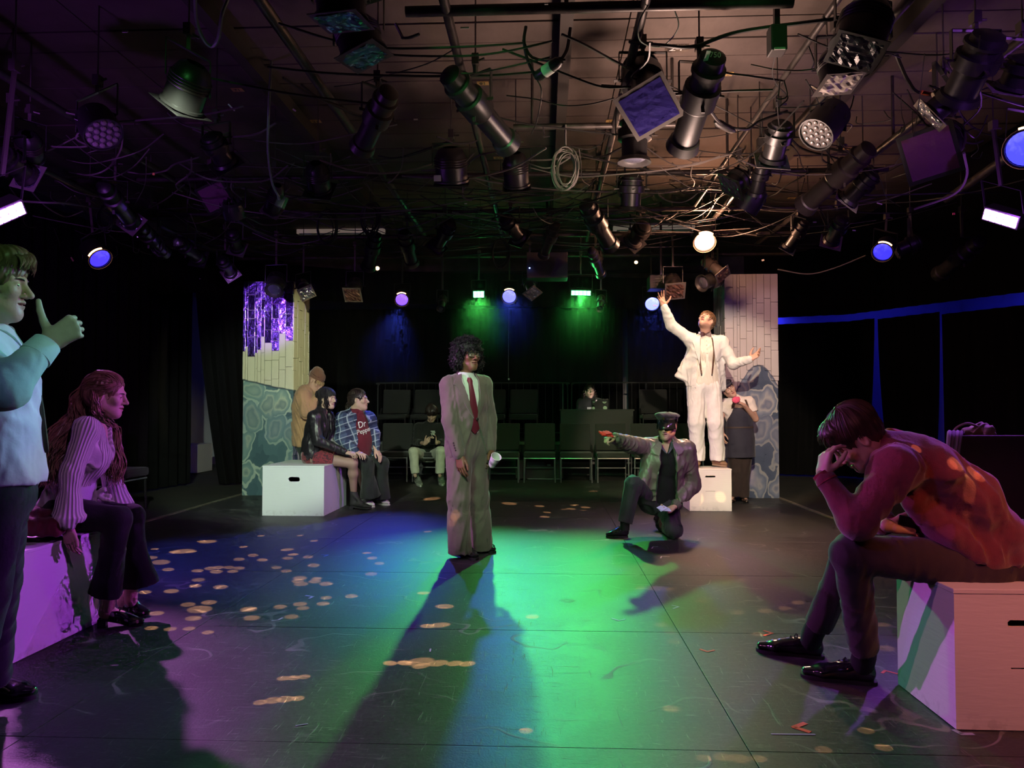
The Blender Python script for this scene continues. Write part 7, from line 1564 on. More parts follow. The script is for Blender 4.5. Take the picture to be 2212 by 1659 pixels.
    g = [([L(-.04, -.08, .06), L(-.055, -.125, -.05), P(165, 905, 3.95), P(118, 965, 3.88), P(102, 1020, 3.86), P(100, 1055, 3.88)], .022, .052, 110),
         ([L(-.02, -.09, .08), L(-.03, -.13, -.02), P(172, 890, 4.0), P(128, 940, 3.98), P(104, 1000, 3.98), P(90, 1045, 4.0)], .022, .048, 100),
         ([L(.0, -.10, .02), L(.01, -.13, -.08), P(178, 940, 3.92), P(140, 1000, 3.84), P(128, 1060, 3.82)], .020, .045, 86),
         ([L(.055, -.04, .0), L(.075, -.01, -.09), P(240, 920, 4.14), P(253, 975, 4.12), P(252, 1020, 4.10), P(250, 1050, 4.08)], .016, .036, 100),
         ([L(.06, -.05, .03), L(.082, -.02, -.06), P(228, 930, 4.16), P(238, 990, 4.13), P(240, 1040, 4.1)], .014, .032, 72)]
    long_locks(root, g, M_HLONG, wave=.012, freq=2.6, seed=3, r=.0033, name='long_hair', sub=6)
    # half-up braid, earring, necklace
    br = MB(); a_, c_ = L(-.072, .02, .062), L(-.02, -.115, .045)
    for k in range(3):
        pts = []
        for j in range(19):
            t = j / 18; q = a_.lerp(c_, t) + (H.col[0] * -.030 * math.sin(math.pi * t)); pts.append(q + H.col[2] * .006 * math.sin(t * 22 + k * 2.09) + H.col[0] * -.004 * math.cos(t * 44 + k * 2.09))
        br.tube(pts, .0055, 6)
    br.obj('braid', M_HLONG, root, smooth=True)
    MB().lathe([(-.006, .001), (-.004, .005), (0, .0065), (.004, .005), (.006, .001)], L(-.083, -.002, -.052), UP, 10).obj('earring', mat('pearl', (.6, .5, .45), rough=.2), root, smooth=True)
    n0 = J['neck']; MB().tube(catmull([n0 - T.u * .052 + T.w * .03, n0 - T.u * .04 + T.w * .075 - T.v * .05, n0 + T.w * .098 - T.v * .115, n0 + T.u * .04 + T.w * .075 - T.v * .05, n0 + T.u * .052 + T.w * .03], 5), .0013, 5).obj('necklace', mat('gold_chain', (.6, .4, .15), rough=.3, metal=1), root, smooth=True)
def ribs(o, axes, counts):
    """per-vertex phase that runs round each limb, so the knit ribs follow the sleeves"""
    me = o.data; n = len(me.vertices); co = np.empty(n * 3, np.float32); me.vertices.foreach_get('co', co); co = co.reshape(-1, 3) + _v(world_of(o))
    best = np.full(n, 9.0); ph = np.zeros(n)
    for (a, b), k in zip(axes, counts):
        a_, b_ = _v(a), _v(b); d = b_ - a_; L_ = np.linalg.norm(d); d = d / L_; x = np.cross(d, [0.3, .9, .1]); x /= np.linalg.norm(x); y = np.cross(d, x)
        q = co - a_; t = np.clip(q @ d, 0, L_); r = q - t[:, None] * d; dist = np.linalg.norm(r, axis=1) - (.05 if k > 30 else 0)
        an = np.arctan2(r @ y, r @ x); m = dist < best; best[m] = dist[m]; ph[m] = (an * k)[m]
    at = me.attributes.new('rib', 'FLOAT', 'POINT'); at.data.foreach_set('value', ph.astype(np.float32))
seated_woman()
# ---- standing man at the left edge
def edge_man():
    sk = skin('fair_skin_light', (.55, .34, .25))
    J = joints(2.55, head=(-14, 614, 0), neck=(-28, 716, .02), chest=(-22, 830, .0), waist=(-16, 940, 0), pelvis=(-12, 1030, 0),
               sh=[(-52, 770, -.16), (-20, 762, .20)], el=[(8, 842, -.30), (-60, 930, .25)], wr=[(106, 738, -.16), (-50, 1050, .20)],
               hp=[(-18, 1050, -.08), (-4, 1050, .10)], kn=[(-40, 1290, -.10), (-8, 1250, .24)], an=[(-80, 1520, -.15), (-16, 1466, .42)])
    J['face'] = dr(.95, .26, -.06)
    root = thing('person', PZ(-40, 1560), 'person in pale button shirt standing at the frame edge with raised thumb', 'person')
    hands = [dict(fwd=dr(.72, .18, .52), back=dr(.35, -.92, .05), curl=[[80, 92, 60], [84, 92, 60], [86, 92, 60], [88, 92, 60]], s=1.06, thumb=(.98, .16, -.05), tb=8), dict(fwd=dr(0, 0, -1), back=dr(-1, 0, 0), curl=20)]
    b, L, H, tips = body(root, J, sk, hs=1.0, jaw=1.02, hands=hands, neck_r=.054, handvox=.0026, hvox=.0033, nose=1.05)
    eyes_and_brows(b, L, H, 1.0, M_HDARK, gaze=dr(.9, -.4, -.1))
    T = Torso(J)
    sh = cloth('pale_blue_shirt', (.62, .64, .68), rough=.75, bump=.2)
    tp = trunk_prims(J, .016, 1.05, 1.12) + [ec(J['waist'], J['pelvis'] - T.v * .06, (.165, .132), (.190, .150), xa=T.u, k=.05)]
    sl = [ec(J['sh'][0], J['el'][0], .070, .064, k=.04), ec(J['el'][0], J['el'][0].lerp(J['wr'][0], .80), .062, .045, k=.03)] + arm_chain(J, 1, .016)
    sdf('shirt', [(tp + [hem(T, J['pelvis'] - T.v * .035, (.3, .3))] + sl, .0075, .03, [folds(73, 9, .0036, (1, 1, .8)), folds(74, 22, .0012)])], sh, root)
    e = (J['wr'][0] - J['el'][0]); q = J['el'][0] + e * .66
    MB().lathe([(-.0, .046), (.002, .050), (.062, .044), (.064, .040)], q, e, 26).obj('cuff', sh, root, smooth=True)
    disc(root, 'cuff_button', q + e.normalized() * .03 + dr(-.3, -1, .3) * .047, dr(-.3, -1, .3), .006, .003, mat('shirt_button', (.6, .6, .6), rough=.3))
    collar(root, T, J, tp, sh, low=-.075, rad=.064)
    strip('tie', tp, T, [((-.014, .12), (.014, .12)), ((-.020, .105), (.020, .105)), ((-.014, .08), (.014, .08)), ((-.016, -.1), (.016, -.1)), ((-.018, -.22), (.018, -.22)), ((-.002, -.25), (.002, -.25))], .006, mat('dark_brown_tie', (.05, .018, .015), rough=.5), root, off=.006)
    tr = []
    tr += [ec(J['pelvis'] + UP * .05, J['pelvis'] - UP * .05, (.15, .115), (.17, .13), xa=T.u, k=.04)]
    for i in (0, 1): tr += leg_chain(J, i, .010, (.092, .072, .050), hemr=.064, cap=True)
    sdf('trousers', [(tr, .009, .03, folds(77, 10, .0035, (1, 1, .6)))], cloth('navy_black_trousers', (.016, .016, .026), rough=.85), root)
    shoe(root, PZ(-72, 1512), PZ(80, 1508), M_PATENT, M_SOLE, laces=M_LACE, point=.6, sole=.018, w=.048)
    shoe(root, PZ(-150, 1590), PZ(-20, 1640), M_PATENT, M_SOLE, laces=M_LACE, point=.6, sole=.018)
    hm = M_HSAND
    hair_cap(root, L, H, 1.0, hm, thick=.013, face=(0, .126, -.050, .072, .062, .098), back=-.075, extra=[el(L(0, .055, .100), (.07, .05, .04), H, k=.03)], amp=.002, vox=.0045)
    hair_locks(root, L, 1.0, hm, n=260, lift=.020, front=.070, side=-.004, back=-.08, r=.005, seed=21, sweep=.45, rows=10)
    rg = np.random.default_rng(5); mb = MB()
    for k in range(90):
        u = rg.uniform(-1, 1); p0 = L(u * .060, .070 + .02 * (1 - abs(u)), .118 - .02 * abs(u)); s_ = rg.uniform(-.6, .9)
        pts = [p0 - H.col[1] * .03, p0 + H.col[1] * .014, p0 + H.col[1] * .030 - H.col[2] * .022 + H.col[0] * .012 * s_, p0 + H.col[1] * .028 - H.col[2] * (.034 + rg.uniform(0, .022)) + H.col[0] * .024 * s_]
        mb.tube(catmull(pts, 3), [.0045] * 7 + [.003, .002, .001], 5)
    mb.obj('fringe', hm, root, smooth=True)
edge_man()
# ---- the pair on the far left block, the person by the pillar
def leather_woman():
    sk = skin('fair_skin_olive', (.50, .33, .25))
    J = joints(8.62, head=(708, 861, 0), neck=(698, 888, 0), chest=(688, 925, 0), waist=(680, 955, 0), pelvis=(677, 980, 0),
               sh=[(680, 901, -.15), (706, 899, .16)], el=[(686, 951, -.22), (716, 950, .15)], wr=[(746, 977, -.12), (752, 974, .10)],
               hp=[(680, 988, -.08), (684, 987, .10)], kn=[(762, 1001, -.02), (770, 997, .20)], an=[(764, 1068, .14), (787, 1060, .42)])
    J['face'] = dr(.86, -.48, -.04)
    root = thing('person', P(680, 1005, 8.6), 'person in black leather jacket and dark red mini skirt seated on long white block', 'person')
    hands = [dict(fwd=dr(.95, -.1, -.15), back=dr(0, -.4, .9), curl=30, s=.93), dict(fwd=dr(.9, -.3, -.2), back=dr(.1, -.3, .95), curl=24, s=.93)]
    tights = mat('sheer_tights', (.30, .19, .15), rough=.6, bump=.1, bscale=300)
    b, L, H, tips = body(root, J, sk, hs=.97, jaw=.88, nose=.85, hands=hands, neck_r=.046, w=.76, d=.74, hvox=.0042, handvox=.0038, legs=False)
    eyes_and_brows(b, L, H, .97, M_HDARK)
    T = Torso(J)
    lp = []
    for i in (0, 1):
        c = J['kn'][i].lerp(J['an'][i], .32); lp += [ec(J['hp'][i], J['kn'][i], .086, .056, k=.03), ec(J['kn'][i], c, .054, .055, k=.03), ec(c, J['an'][i], .055, .034, k=.03)]
    sdf('tights', [(lp, .009, .02)], tights, root)
    lea = mat('black_leather', (.014, .013, .016), rough=.42, spec=.6, bump=.5, bscale=18, bdist=.010)
    jp = jacket_body(J, T, .030, .95, .98, -.03, (.16, .125))
    sl = arm_chain(J, 0, .018, (.050, .044, .030), to=.95, hemr=.040) + arm_chain(J, 1, .018, (.050, .044, .030), to=.95, hemr=.040)
    spiky('leather_jacket', jp + sl + [vcut(T, (0, .2), (0, -.30), .045, .020, y0=.0), hem(T, J['pelvis'] + UP * .01, (.16, .3))], .0085, lea, root, 81, 16, .0034)
    zz = MB(); strip('z', jp, T, [((-.050, .14), (-.044, .14)), ((-.038, 0), (-.032, 0)), ((-.025, -.22), (-.019, -.22))], .003, M_PATENT, root, n=1, off=.002, mb=zz); zz.obj('zip', mat('dull_zip', (.3, .3, .3), rough=.3, metal=1), root)
    st = MB(); q = project(jp, [T.pt(-.03, -.20, .4)], -T.w)[0]; st.lathe([(0, .008), (.004, .006)], P(688, 959, 8.38), dr(0, -1), 10); st.obj('snap_button', mat('bright_snap', (.8, .8, .8), rough=.15, metal=1), root)
    g = NG('red_flocked_skirt'); n1 = g.noise(42, 2, dist=1.5); g.l(g.ramp(n1, [(.50, (.20, .018, .030)), (.56, (.045, .008, .012))]), g.b.inputs['Base Color']); g.b.inputs['Roughness'].default_value = .8; g.b.inputs['Sheen Weight'].default_value = .3
    sp = [ec(J['pelvis'] + T.v * .05, J['pelvis'] - T.v * .02, (.150, .11), (.168, .13), xa=T.u, k=.04)]
    for i in (0, 1): sp.append(ec(J['hp'][i], J['hp'][i].lerp(J['kn'][i], .48), .108, .098, k=.06, cap=True))
    sdf('mini_skirt', [(sp, .009, .03, folds(83, 12, .003))], g.m, root)
    boot = mat('black_suede_boot', (.015, .016, .015), rough=.7, bump=.3, bscale=80)
    for i, (h, t) in enumerate((((755, 1100), (803, 1102)), ((780, 1087), (831, 1089)))):
        shoe(root, PZ(*h), PZ(*t), boot, M_SOLE, h=.17, heelh=.012, sole=.026, name='ankle_boot', topw=.046, point=.72, w=.044, vox=.005)
    hair_cap(root, L, H, .97, M_HBLACK, thick=.012, face=(0, .120, -.046, .070, .062, .100), back=-.09, extra=[el(L(0, -.135, .045), (.042, .036, .042), H, k=.012)], vox=.005)
    hair_locks(root, L, .97, M_HBLACK, n=150, lift=.016, front=.040, side=-.03, back=-.08, r=.0055, seed=31, bp=1)
    bn = MB(); c = L(0, -.135, .045)
    for k in range(26):
        a = k * .5; bn.tube([c + H.col[0] * .040 * math.cos(a + t) + H.col[2] * .040 * math.sin(a + t) + H.col[1] * (.03 * math.sin(k * 1.7 + t)) for t in (0, .5, 1, 1.5, 2)], .006, 5)
    bn.obj('hair_bun', M_HBLACK, root, smooth=True)
    long_locks(root, [([L(-.03, -.09, .02), L(-.05, -.10, -.08), P(676, 915, 8.52), P(668, 945, 8.50), P(664, 968, 8.52)], .015, .05, 60),
                      ([L(.0, -.10, .02), L(0, -.12, -.09), P(683, 910, 8.60), P(672, 940, 8.62)], .012, .05, 40),
                      ([L(.06, .03, .03), L(.07, .05, -.06), P(716, 900, 8.7), P(716, 935, 8.6)], .012, .03, 36),
                      ([L(-.07, .05, .03), L(-.076, .055, -.04), L(-.07, .05, -.09)], .006, .012, 10)], M_HBLACK, wave=.009, r=.004, seed=5, name='long_hair')
    rg_ = MB(); c = L(-.082, .0, -.062); rg_.tube([c + H.col[1] * .022 * math.cos(t) + H.col[2] * .022 * math.sin(t) for t in [k * .4488 for k in range(14)]], .0015, 5, closed=True); rg_.obj('hoop_earring', mat('silver_hoop', (.7, .7, .7), rough=.2, metal=1), root)
def plaid_person():
    sk = skin('fair_skin_beige', (.52, .33, .25))
    J = joints(9.0, head=(775, 864, 0), neck=(769, 890, 0), chest=(765, 926, 0), waist=(770, 953, 0), pelvis=(770, 975, 0),
               sh=[(742, 911, -.12), (793, 909, .14)], el=[(738, 950, -.22), (806, 940, .05)], wr=[(768, 975, -.30), (812, 970, -.06)],
               hp=[(757, 984, -.06), (780, 984, .08)], kn=[(793, 1003, -.18), (826, 1001, .05)], an=[(800, 1066, -.05), (820, 1068, .15)])
    J['face'] = dr(.97, -.12, .04)
    root = thing('person', P(765, 1005, 9.0), 'person in blue plaid overshirt and maroon lettered shirt seated beside leather jacket', 'person')
    hands = [dict(fwd=dr(.8, -.5, -.3), back=dr(0, -.2, .9), curl=24, s=1), dict(fwd=dr(.55, -.3, -.78), back=dr(.6, -.3, .7), curl=[14, 16, 18, 20], s=1.05, thumb=(.6, .75, -.2))]
    b, L, H, tips = body(root, J, sk, hs=1.05, jaw=1.08, nose=1.0, hands=hands, neck_r=.062, hvox=.0042, handvox=.0038)
    eyes_and_brows(b, L, H, 1.05, M_HDARK)
    T = Torso(J)
    red = cloth('maroon_tee', (.115, .012, .022), rough=.85)
    sp = trunk_prims(J, .040, 1.15, 1.15, belly=.03)
    spiky('t_shirt', sp + [ec(J['waist'], J['pelvis'], (.20, .16), (.20, .15), xa=T.u, k=.05)], .009, red, root, 91, 10, .003)
    g = NG('blue_plaid'); sx = g.n('SeparateXYZ'); g.l(g.scale(None, (1, 1, 1), (.0, .35, .5)), sx.inputs[0])
    def stripes(o, f, lo, hi):
        return g.ramp(g.math('FRACT', g.math('MULTIPLY', o, f)), [(0, (0, 0, 0)), (lo, (0, 0, 0)), (lo + .02, (1, 1, 1)), (hi, (1, 1, 1)), (hi + .02, (0, 0, 0))])
    a1 = stripes(sx.outputs[0], 13, .40, .52); a2 = stripes(sx.outputs[2], 13, .40, .52); b1 = stripes(sx.outputs[0], 13, .0, .35); b2 = stripes(sx.outputs[2], 13, .0, .35)
    c_ = g.mix(b1, (.055, .085, .15), (.022, .035, .085)); c_ = g.mix(g.math('MULTIPLY', b2, .6), c_, (.015, .022, .055)); c_ = g.mix(g.math('MULTIPLY', a1, .75), c_, (.34, .40, .44)); c_ = g.mix(g.math('MULTIPLY', a2, .75), c_, (.34, .40, .44))
    g.l(c_, g.b.inputs['Base Color']); g.b.inputs['Roughness'].default_value = .85
    jp = trunk_prims(J, .062, 1.15, 1.15, belly=.02) + [ec(J['waist'], J['pelvis'] - T.v * .03, (.22, .17), (.235, .18), xa=T.u, k=.05)]
    for i in (0, 1): jp.append(el(J['sh'][i], (.085, .08, .06), T.R(), k=.04))
    sl = arm_chain(J, 0, .036, (.064, .058, .040), to=.95, hemr=.056) + arm_chain(J, 1, .034, (.060, .052, .036), to=.95, hemr=.052)
    spiky('plaid_overshirt', jp + sl + [vcut(T, (0, .22), (.01, -.34), .085, .120, y0=-.02)], .0085, g.m, root, 93, 12, .0042)
    fl = MB()
    for a in (-1, 1): strip('c', jp, T, [((a * .06, .19), (a * .085, .20)), ((a * .075, .14), (a * .13, .155)), ((a * .09, .10), (a * .12, .105))], .005, g.m, root, n=3, off=.006, mb=fl)
    fl.obj('overshirt_collar', g.m, root, smooth=True)
    wl = mat('white_shirt_print', (.72, .75, .70), rough=.7)
    for k, (s_, uu, vv, sz) in enumerate((('Dr', -.015, .055, .105), ('Pepper', .006, -.018, .080))):
        q = project(sp, [T.pt(uu, vv, .5)], -T.w)[0] + T.w * .010
        xd = (T.u * .97 + T.v * .20); t = text_mesh(s_, sz, .003, 'shirt_print', wl, q, xd, T.v, root, shear=.25)
        me = t.data; org = world_of(t); pts = [v.co + org for v in me.vertices]; hit = project(sp, [p + T.w * .2 for p in pts], -T.w, .6)
        for v, p, hh in zip(me.vertices, pts, hit): v.co = p - T.w * (p - hh).dot(T.w) + T.w * (.006 + (p - q).dot(T.w) * .5) - org
    ch = MB(); n0 = J['head'].lerp(J['neck'], .72); ch.tube([n0 + (H.col[0] * .060 * math.cos(t) + H.col[1] * (.062 * math.sin(t)) + H.col[1] * .0) for t in [k * .3142 for k in range(20)]], .004, 6, closed=True); ch.obj('choker', M_SOLE, root)
    tp = [ec(J['pelvis'] + UP * .04, J['pelvis'] - UP * .03, (.18, .14), (.20, .15), xa=T.u, k=.05)]
    hm = [P(800, 1072, 8.92), P(822, 1076, 9.08)]
    for i in (0, 1): tp += [ec(J['hp'][i], J['kn'][i], .115, .085, k=.05), ec(J['kn'][i], J['kn'][i].lerp(hm[i], .4), .082, .078, k=.02), ec(J['kn'][i].lerp(hm[i], .4), hm[i], .078, (.125, .11), xa=dr(1, .2), k=.02, cap=True)]
    spiky('flared_jeans', tp, .0095, cloth('black_flared_denim', (.018, .022, .020), rough=.9), root, 97, 10, .003, (1, 1, .4))
    wh = mat('white_canvas_shoe', (.55, .55, .50), rough=.8)
    for h, t in (((812, 1088), (841, 1092)), ((778, 1090), (808, 1096))): shoe(root, PZ(*h), PZ(*t), wh, wh, h=.07, w=.043, vox=.006)
    hair_cap(root, L, H, 1.05, M_HDARK, thick=.010, face=(0, .112, -.035, .078, .066, .112), back=-.10, vox=.005)
    back_locks(root, L, 1.05, M_HDARK, n=120, lift=.014, z_front=.088, z_side=0, end=(0, -.9, -.35), r=.005, seed=7)
    long_locks(root, [([L(0, -.105, -.01), L(-.01, -.135, -.06), L(-.02, -.13, -.13)], .02, .03, 40)], M_HDARK, r=.004, name='ponytail', wave=.006)
def beanie_person():
    sk = skin('fair_skin_tan', (.52, .30, .21))
    J = joints(9.4, head=(682, 824, 0), neck=(668, 846, .0), chest=(661, 880, 0), waist=(658, 920, 0), pelvis=(660, 955, 0),
               sh=[(655, 858, -.16), (664, 856, .16)], el=[(664, 892, -.22), (674, 890, .12)], wr=[(686, 858, -.14), (690, 853, .05)],
               hp=[(661, 962, -.09), (664, 962, .09)], kn=[(668, 1020, -.09), (668, 1020, .10)], an=[(664, 1072, -.09), (664, 1072, .10)])
    J['face'] = dr(.80, -.30, -.50); J['hup'] = dr(.35, 0, .9)
    root = thing('person', PZ(664, 1083), 'person in brown knitted beanie and tan hoodie standing beside the painted pillar', 'person')
    hands = [dict(fwd=dr(.45, -.2, .85), back=dr(-.5, -.8, .2), curl=[40, 50, 55, 60], s=.98), dict(fwd=dr(.3, -.3, .85), back=dr(.8, .2, -.1), curl=44, s=.98)]
    b, L, H, tips = body(root, J, sk, hs=1.0, hands=hands, hvox=.0045, handvox=.004)
    eyes_and_brows(b, L, H, 1.0, M_HBLOND)
    T = Torso(J); tan = cloth('tan_hoodie', (.40, .235, .125), rough=.9, bump=.4, bscale=80)
    jp = jacket_body(J, T, .045, 1.0, 1.05, .03, (.185, .145)); sl = arm_chain(J, 0, .036, (.056, .052, .036), to=.94, hemr=.050) + arm_chain(J, 1, .034, (.056, .050, .036), to=.94, hemr=.048)
    spiky('hoodie', jp + sl + [ec(J['neck'] - T.w * .05, J['neck'] - T.w * .09 - T.v * .05, .085, .075, k=.04), hem(T, J['pelvis'] - UP * .05, (.3, .3))], .0085, tan, root, 101, 17, .0055, (1, 1, .8))
    sdf('hood', [([ec(J['neck'] - T.w * .01 + T.v * .01, J['neck'] - T.w * .095 - T.v * .03, (.105, .06), (.09, .05), xa=T.u, k=.03)], .007, .02, folds(105, 18, .004))], tan, root)
    tp = [ec(J['pelvis'] + UP * .04, J['pelvis'] - UP * .03, (.16, .12), (.17, .13), xa=T.u, k=.05)]
    for i in (0, 1): tp += leg_chain(J, i, .014, (.09, .07, .05), hemr=.07, cap=True)
    spiky('trousers', tp, .011, cloth('dark_green_trousers', (.020, .032, .026), rough=.9), root, 107, 12, .003)
    for dx in (0, 8): shoe(root, PZ(655 + dx, 1085), PZ(685 + dx, 1088), M_SOLE, M_SOLE, vox=.007)
    br = mat('brown_rib_knit', (.165, .070, .040), rough=.9, bump=.9, bscale=70, stretch=(3, 3, .4), sheen=.3)
    bt = thing_part('beanie', root)
    sdf('crown', [([el(L(0, -.020, .078), (.092, .112, .078), H, k=.02), el(L(0, -.05, .135), (.06, .06, .045), H, k=.04), cutp(L(0, 0, .05), -H.col[2], k=.002)], .0055, .02, folds(109, 24, .003))], br, bt)
    c = L(0, -.018, 0); mb = MB(); mb.lathe([(.034, .092), (.030, .098), (.072, .102), (.078, .094)], c, H.col[2], 30)
    for v in range(len(mb.v)):
        p = Vector(mb.v[v]) - c; mb.v[v] = tuple(c + H.col[0] * p.dot(H.col[0]) * .92 + H.col[1] * p.dot(H.col[1]) * 1.12 + H.col[2] * p.dot(H.col[2]))
    mb.obj('cuff', br, bt, smooth=True)
    rg = np.random.default_rng(9); mb = MB()
    for k in range(80):
        u = rg.uniform(-1.1, 1.1); a = L(.078 * math.sin(u), .082 * math.cos(u), .042); d = (H.col[1] * math.cos(u) + H.col[0] * math.sin(u)) * .7 - H.col[2] * rg.uniform(.2, .9) + H.col[0] * rg.uniform(-.5, .5)
        mb.tube([a, a + d * .022, a + d * .034 - H.col[2] * .012, a + d * .036 - H.col[2] * .026], [.004, .0042, .003, .001], 4)
    mb.obj('hair', M_HBLOND, root, smooth=True)
leather_woman(); plaid_person(); beanie_person()
# ---- woman in the apron, the two people in the seats
def apron_woman():
    sk = skin('fair_skin_peach', (.55, .32, .24))
    J = joints(9.4, head=(1573, 841, 0), neck=(1589, 862, 0), chest=(1595, 895, 0), waist=(1597, 925, 0), pelvis=(1598, 952, 0),
               sh=[(1568, 871, .02), (1618, 866, 0)], el=[(1556, 905, .0), (1632, 905, -.05)], wr=[(1560, 935, -.1), (1607, 875, -.20)],
               hp=[(1585, 962, 0), (1610, 962, 0)], kn=[(1590, 1018, -.04), (1606, 1018, -.02)], an=[(1590, 1070, 0), (1604, 1072, 0)])
    J['face'] = dr(.02, -.97, .05); J['hup'] = dr(-.55, 0, .85)
    root = thing('person', PZ(1600, 1086), 'person in dark apron and flat cap smiling from behind the standing person in white', 'person')
    hands = [dict(fwd=dr(0, -.2, -1), back=dr(-.9, -.3, 0), curl=25, s=.93), dict(fwd=dr(-.85, -.25, .45), back=dr(.35, -.3, .85), curl=[20, 28, 34, 40], s=.95, thumb=(.4, .8, -.4))]
    b, L, H, tips = body(root, J, sk, hs=.97, jaw=.92, nose=.9, hands=hands, neck_r=.047, w=.9, d=.9, hvox=.0042, handvox=.0038, limb_vox=.009, arm_r=(.046, .038, .026), mouth=.004)
    eyes_and_brows(b, L, H, .97, M_HBLACK)
    T = Torso(J, (dr(1, 0, 0), dr(-.02, 0, 1)))
    wh = cloth('white_blouse', (.68, .62, .58), rough=.8, bump=.4)
    sp = trunk_prims(J, .012, .95, .95); sl = []
    for i in (0, 1): sl += [ec(J['sh'][i], J['sh'][i].lerp(J['el'][i], .62), .062, .070, k=.03, cap=True)]
    spiky('blouse', sp + sl, .0085, wh, root, 111, 14, .0028)
    ap = cloth('midnight_apron', (.030, .028, .045), rough=.75, bump=.15)
    app = sp + [ec(J['waist'], J['pelvis'], (.155, .115), (.175, .13), xa=T.u, k=.05), ec(J['pelvis'], J['pelvis'] - UP * .32, (.180, .135), (.195, .14), xa=T.u, k=.05)]
    rows = []
    for v, a, c in ((.085, -.085, .090), (.02, -.115, .120), (-.05, -.15, .150), (-.12, -.165, .160), (-.2, -.170, .165), (-.30, -.175, .175), (-.42, -.178, .185), (-.54, -.178, .190)): rows.append(((a, v), (c, v)))
    strip('apron', app, T, rows, .005, ap, root, n=12, off=.008)
    mb = MB(); 
    for a in (-1, 1): strip('s', sp, T, [((a * .10 - .012, .075), (a * .10 + .012, .075)), ((a * .085 - .012, .13), (a * .085 + .012, .13)), ((a * .07 - .012, .185), (a * .07 + .012, .185))], .004, ap, root, n=2, off=.008, mb=mb)
    strip('s', app, T, [*[((x_ * .0168, -.155), (x_ * .0168, -.172)) for x_ in range(-10, 11)]], .004, ap, root, n=1, off=.016, mb=mb)
    mb.obj('apron_strap', mat('brown_strap', (.06, .035, .025), rough=.7), root, smooth=True)
    tp = [ec(J['pelvis'] + UP * .06, J['pelvis'] - UP * .03, (.15, .11), (.165, .125), xa=T.u, k=.05)]
    for i in (0, 1): tp += leg_chain(J, i, .012, (.09, .072, .05), hemr=.082, cap=True)
    spiky('trousers', tp, .0095, cloth('brown_black_trousers', (.032, .020, .018), rough=.85), root, 113, 12, .004, (1, 1, .5))
    for h, t in (((1600, 1078), (1614, 1088)), ((1586, 1080), (1580, 1088))):
        hh, tt = PZ(*h), PZ(*t); s_ = shoe(root, hh, tt, mat('dark_bronze_shoe', (.05, .03, .025), rough=.25), M_SOLE, w=.036, sole=.01, heelh=.03, low=True, vox=.005)
        sdf('foot', [([ec(hh.lerp(tt, .2) + UP * .09, hh.lerp(tt, .8) + UP * .03, .032, .024)], .008, .01)], sk, root)
    fc = thing_part('flat_cap', root); dk = cloth('navy_cap_wool', (.028, .026, .045), rough=.8)
    sdf('crown', [([el(L(0, -.015, .085), (.098, .118, .040), H, k=.02), el(L(0, .06, .085), (.07, .06, .028), H, k=.03), cutp(L(0, 0, .055), -H.col[2])], .006, .02)], dk, fc)
    sdf('peak', [([el(L(0, .115, .062), (.066, .045, .008), H @ Matrix.Rotation(-.25, 3, 'X'), k=.01)], .004, .01)], dk, fc)
    hair_cap(root, L, H, .97, M_HBLACK, thick=.008, face=(0, .118, -.046, .070, .062, .100), back=-.085, vox=.006)
    long_locks(root, [([L(.05, -.06, .02), L(.055, -.07, -.06), L(.04, -.08, -.13)], .02, .02, 26), ([L(-.05, -.06, .02), L(-.055, -.07, -.06), L(-.04, -.08, -.13)], .02, .02, 26)], M_HBLACK, r=.004, name='hair_lengths')
    c = P(1590, 864, 9.08); pk = thing('pink_round_sponge', c, 'bright pink round object held to the chest of the person in apron', 'sponge')
    sdf('sponge_body', [([el(c, (.050, .022, .040), frame(dr(0, 1), UP)), el(c + dr(.6, 0, .5) * .02, (.036, .020, .030), frame(dr(0, 1), UP))], .004, .01, folds(5, 40, .002))], mat('hot_pink_foam', (.85, .10, .20), rough=.8), pk)
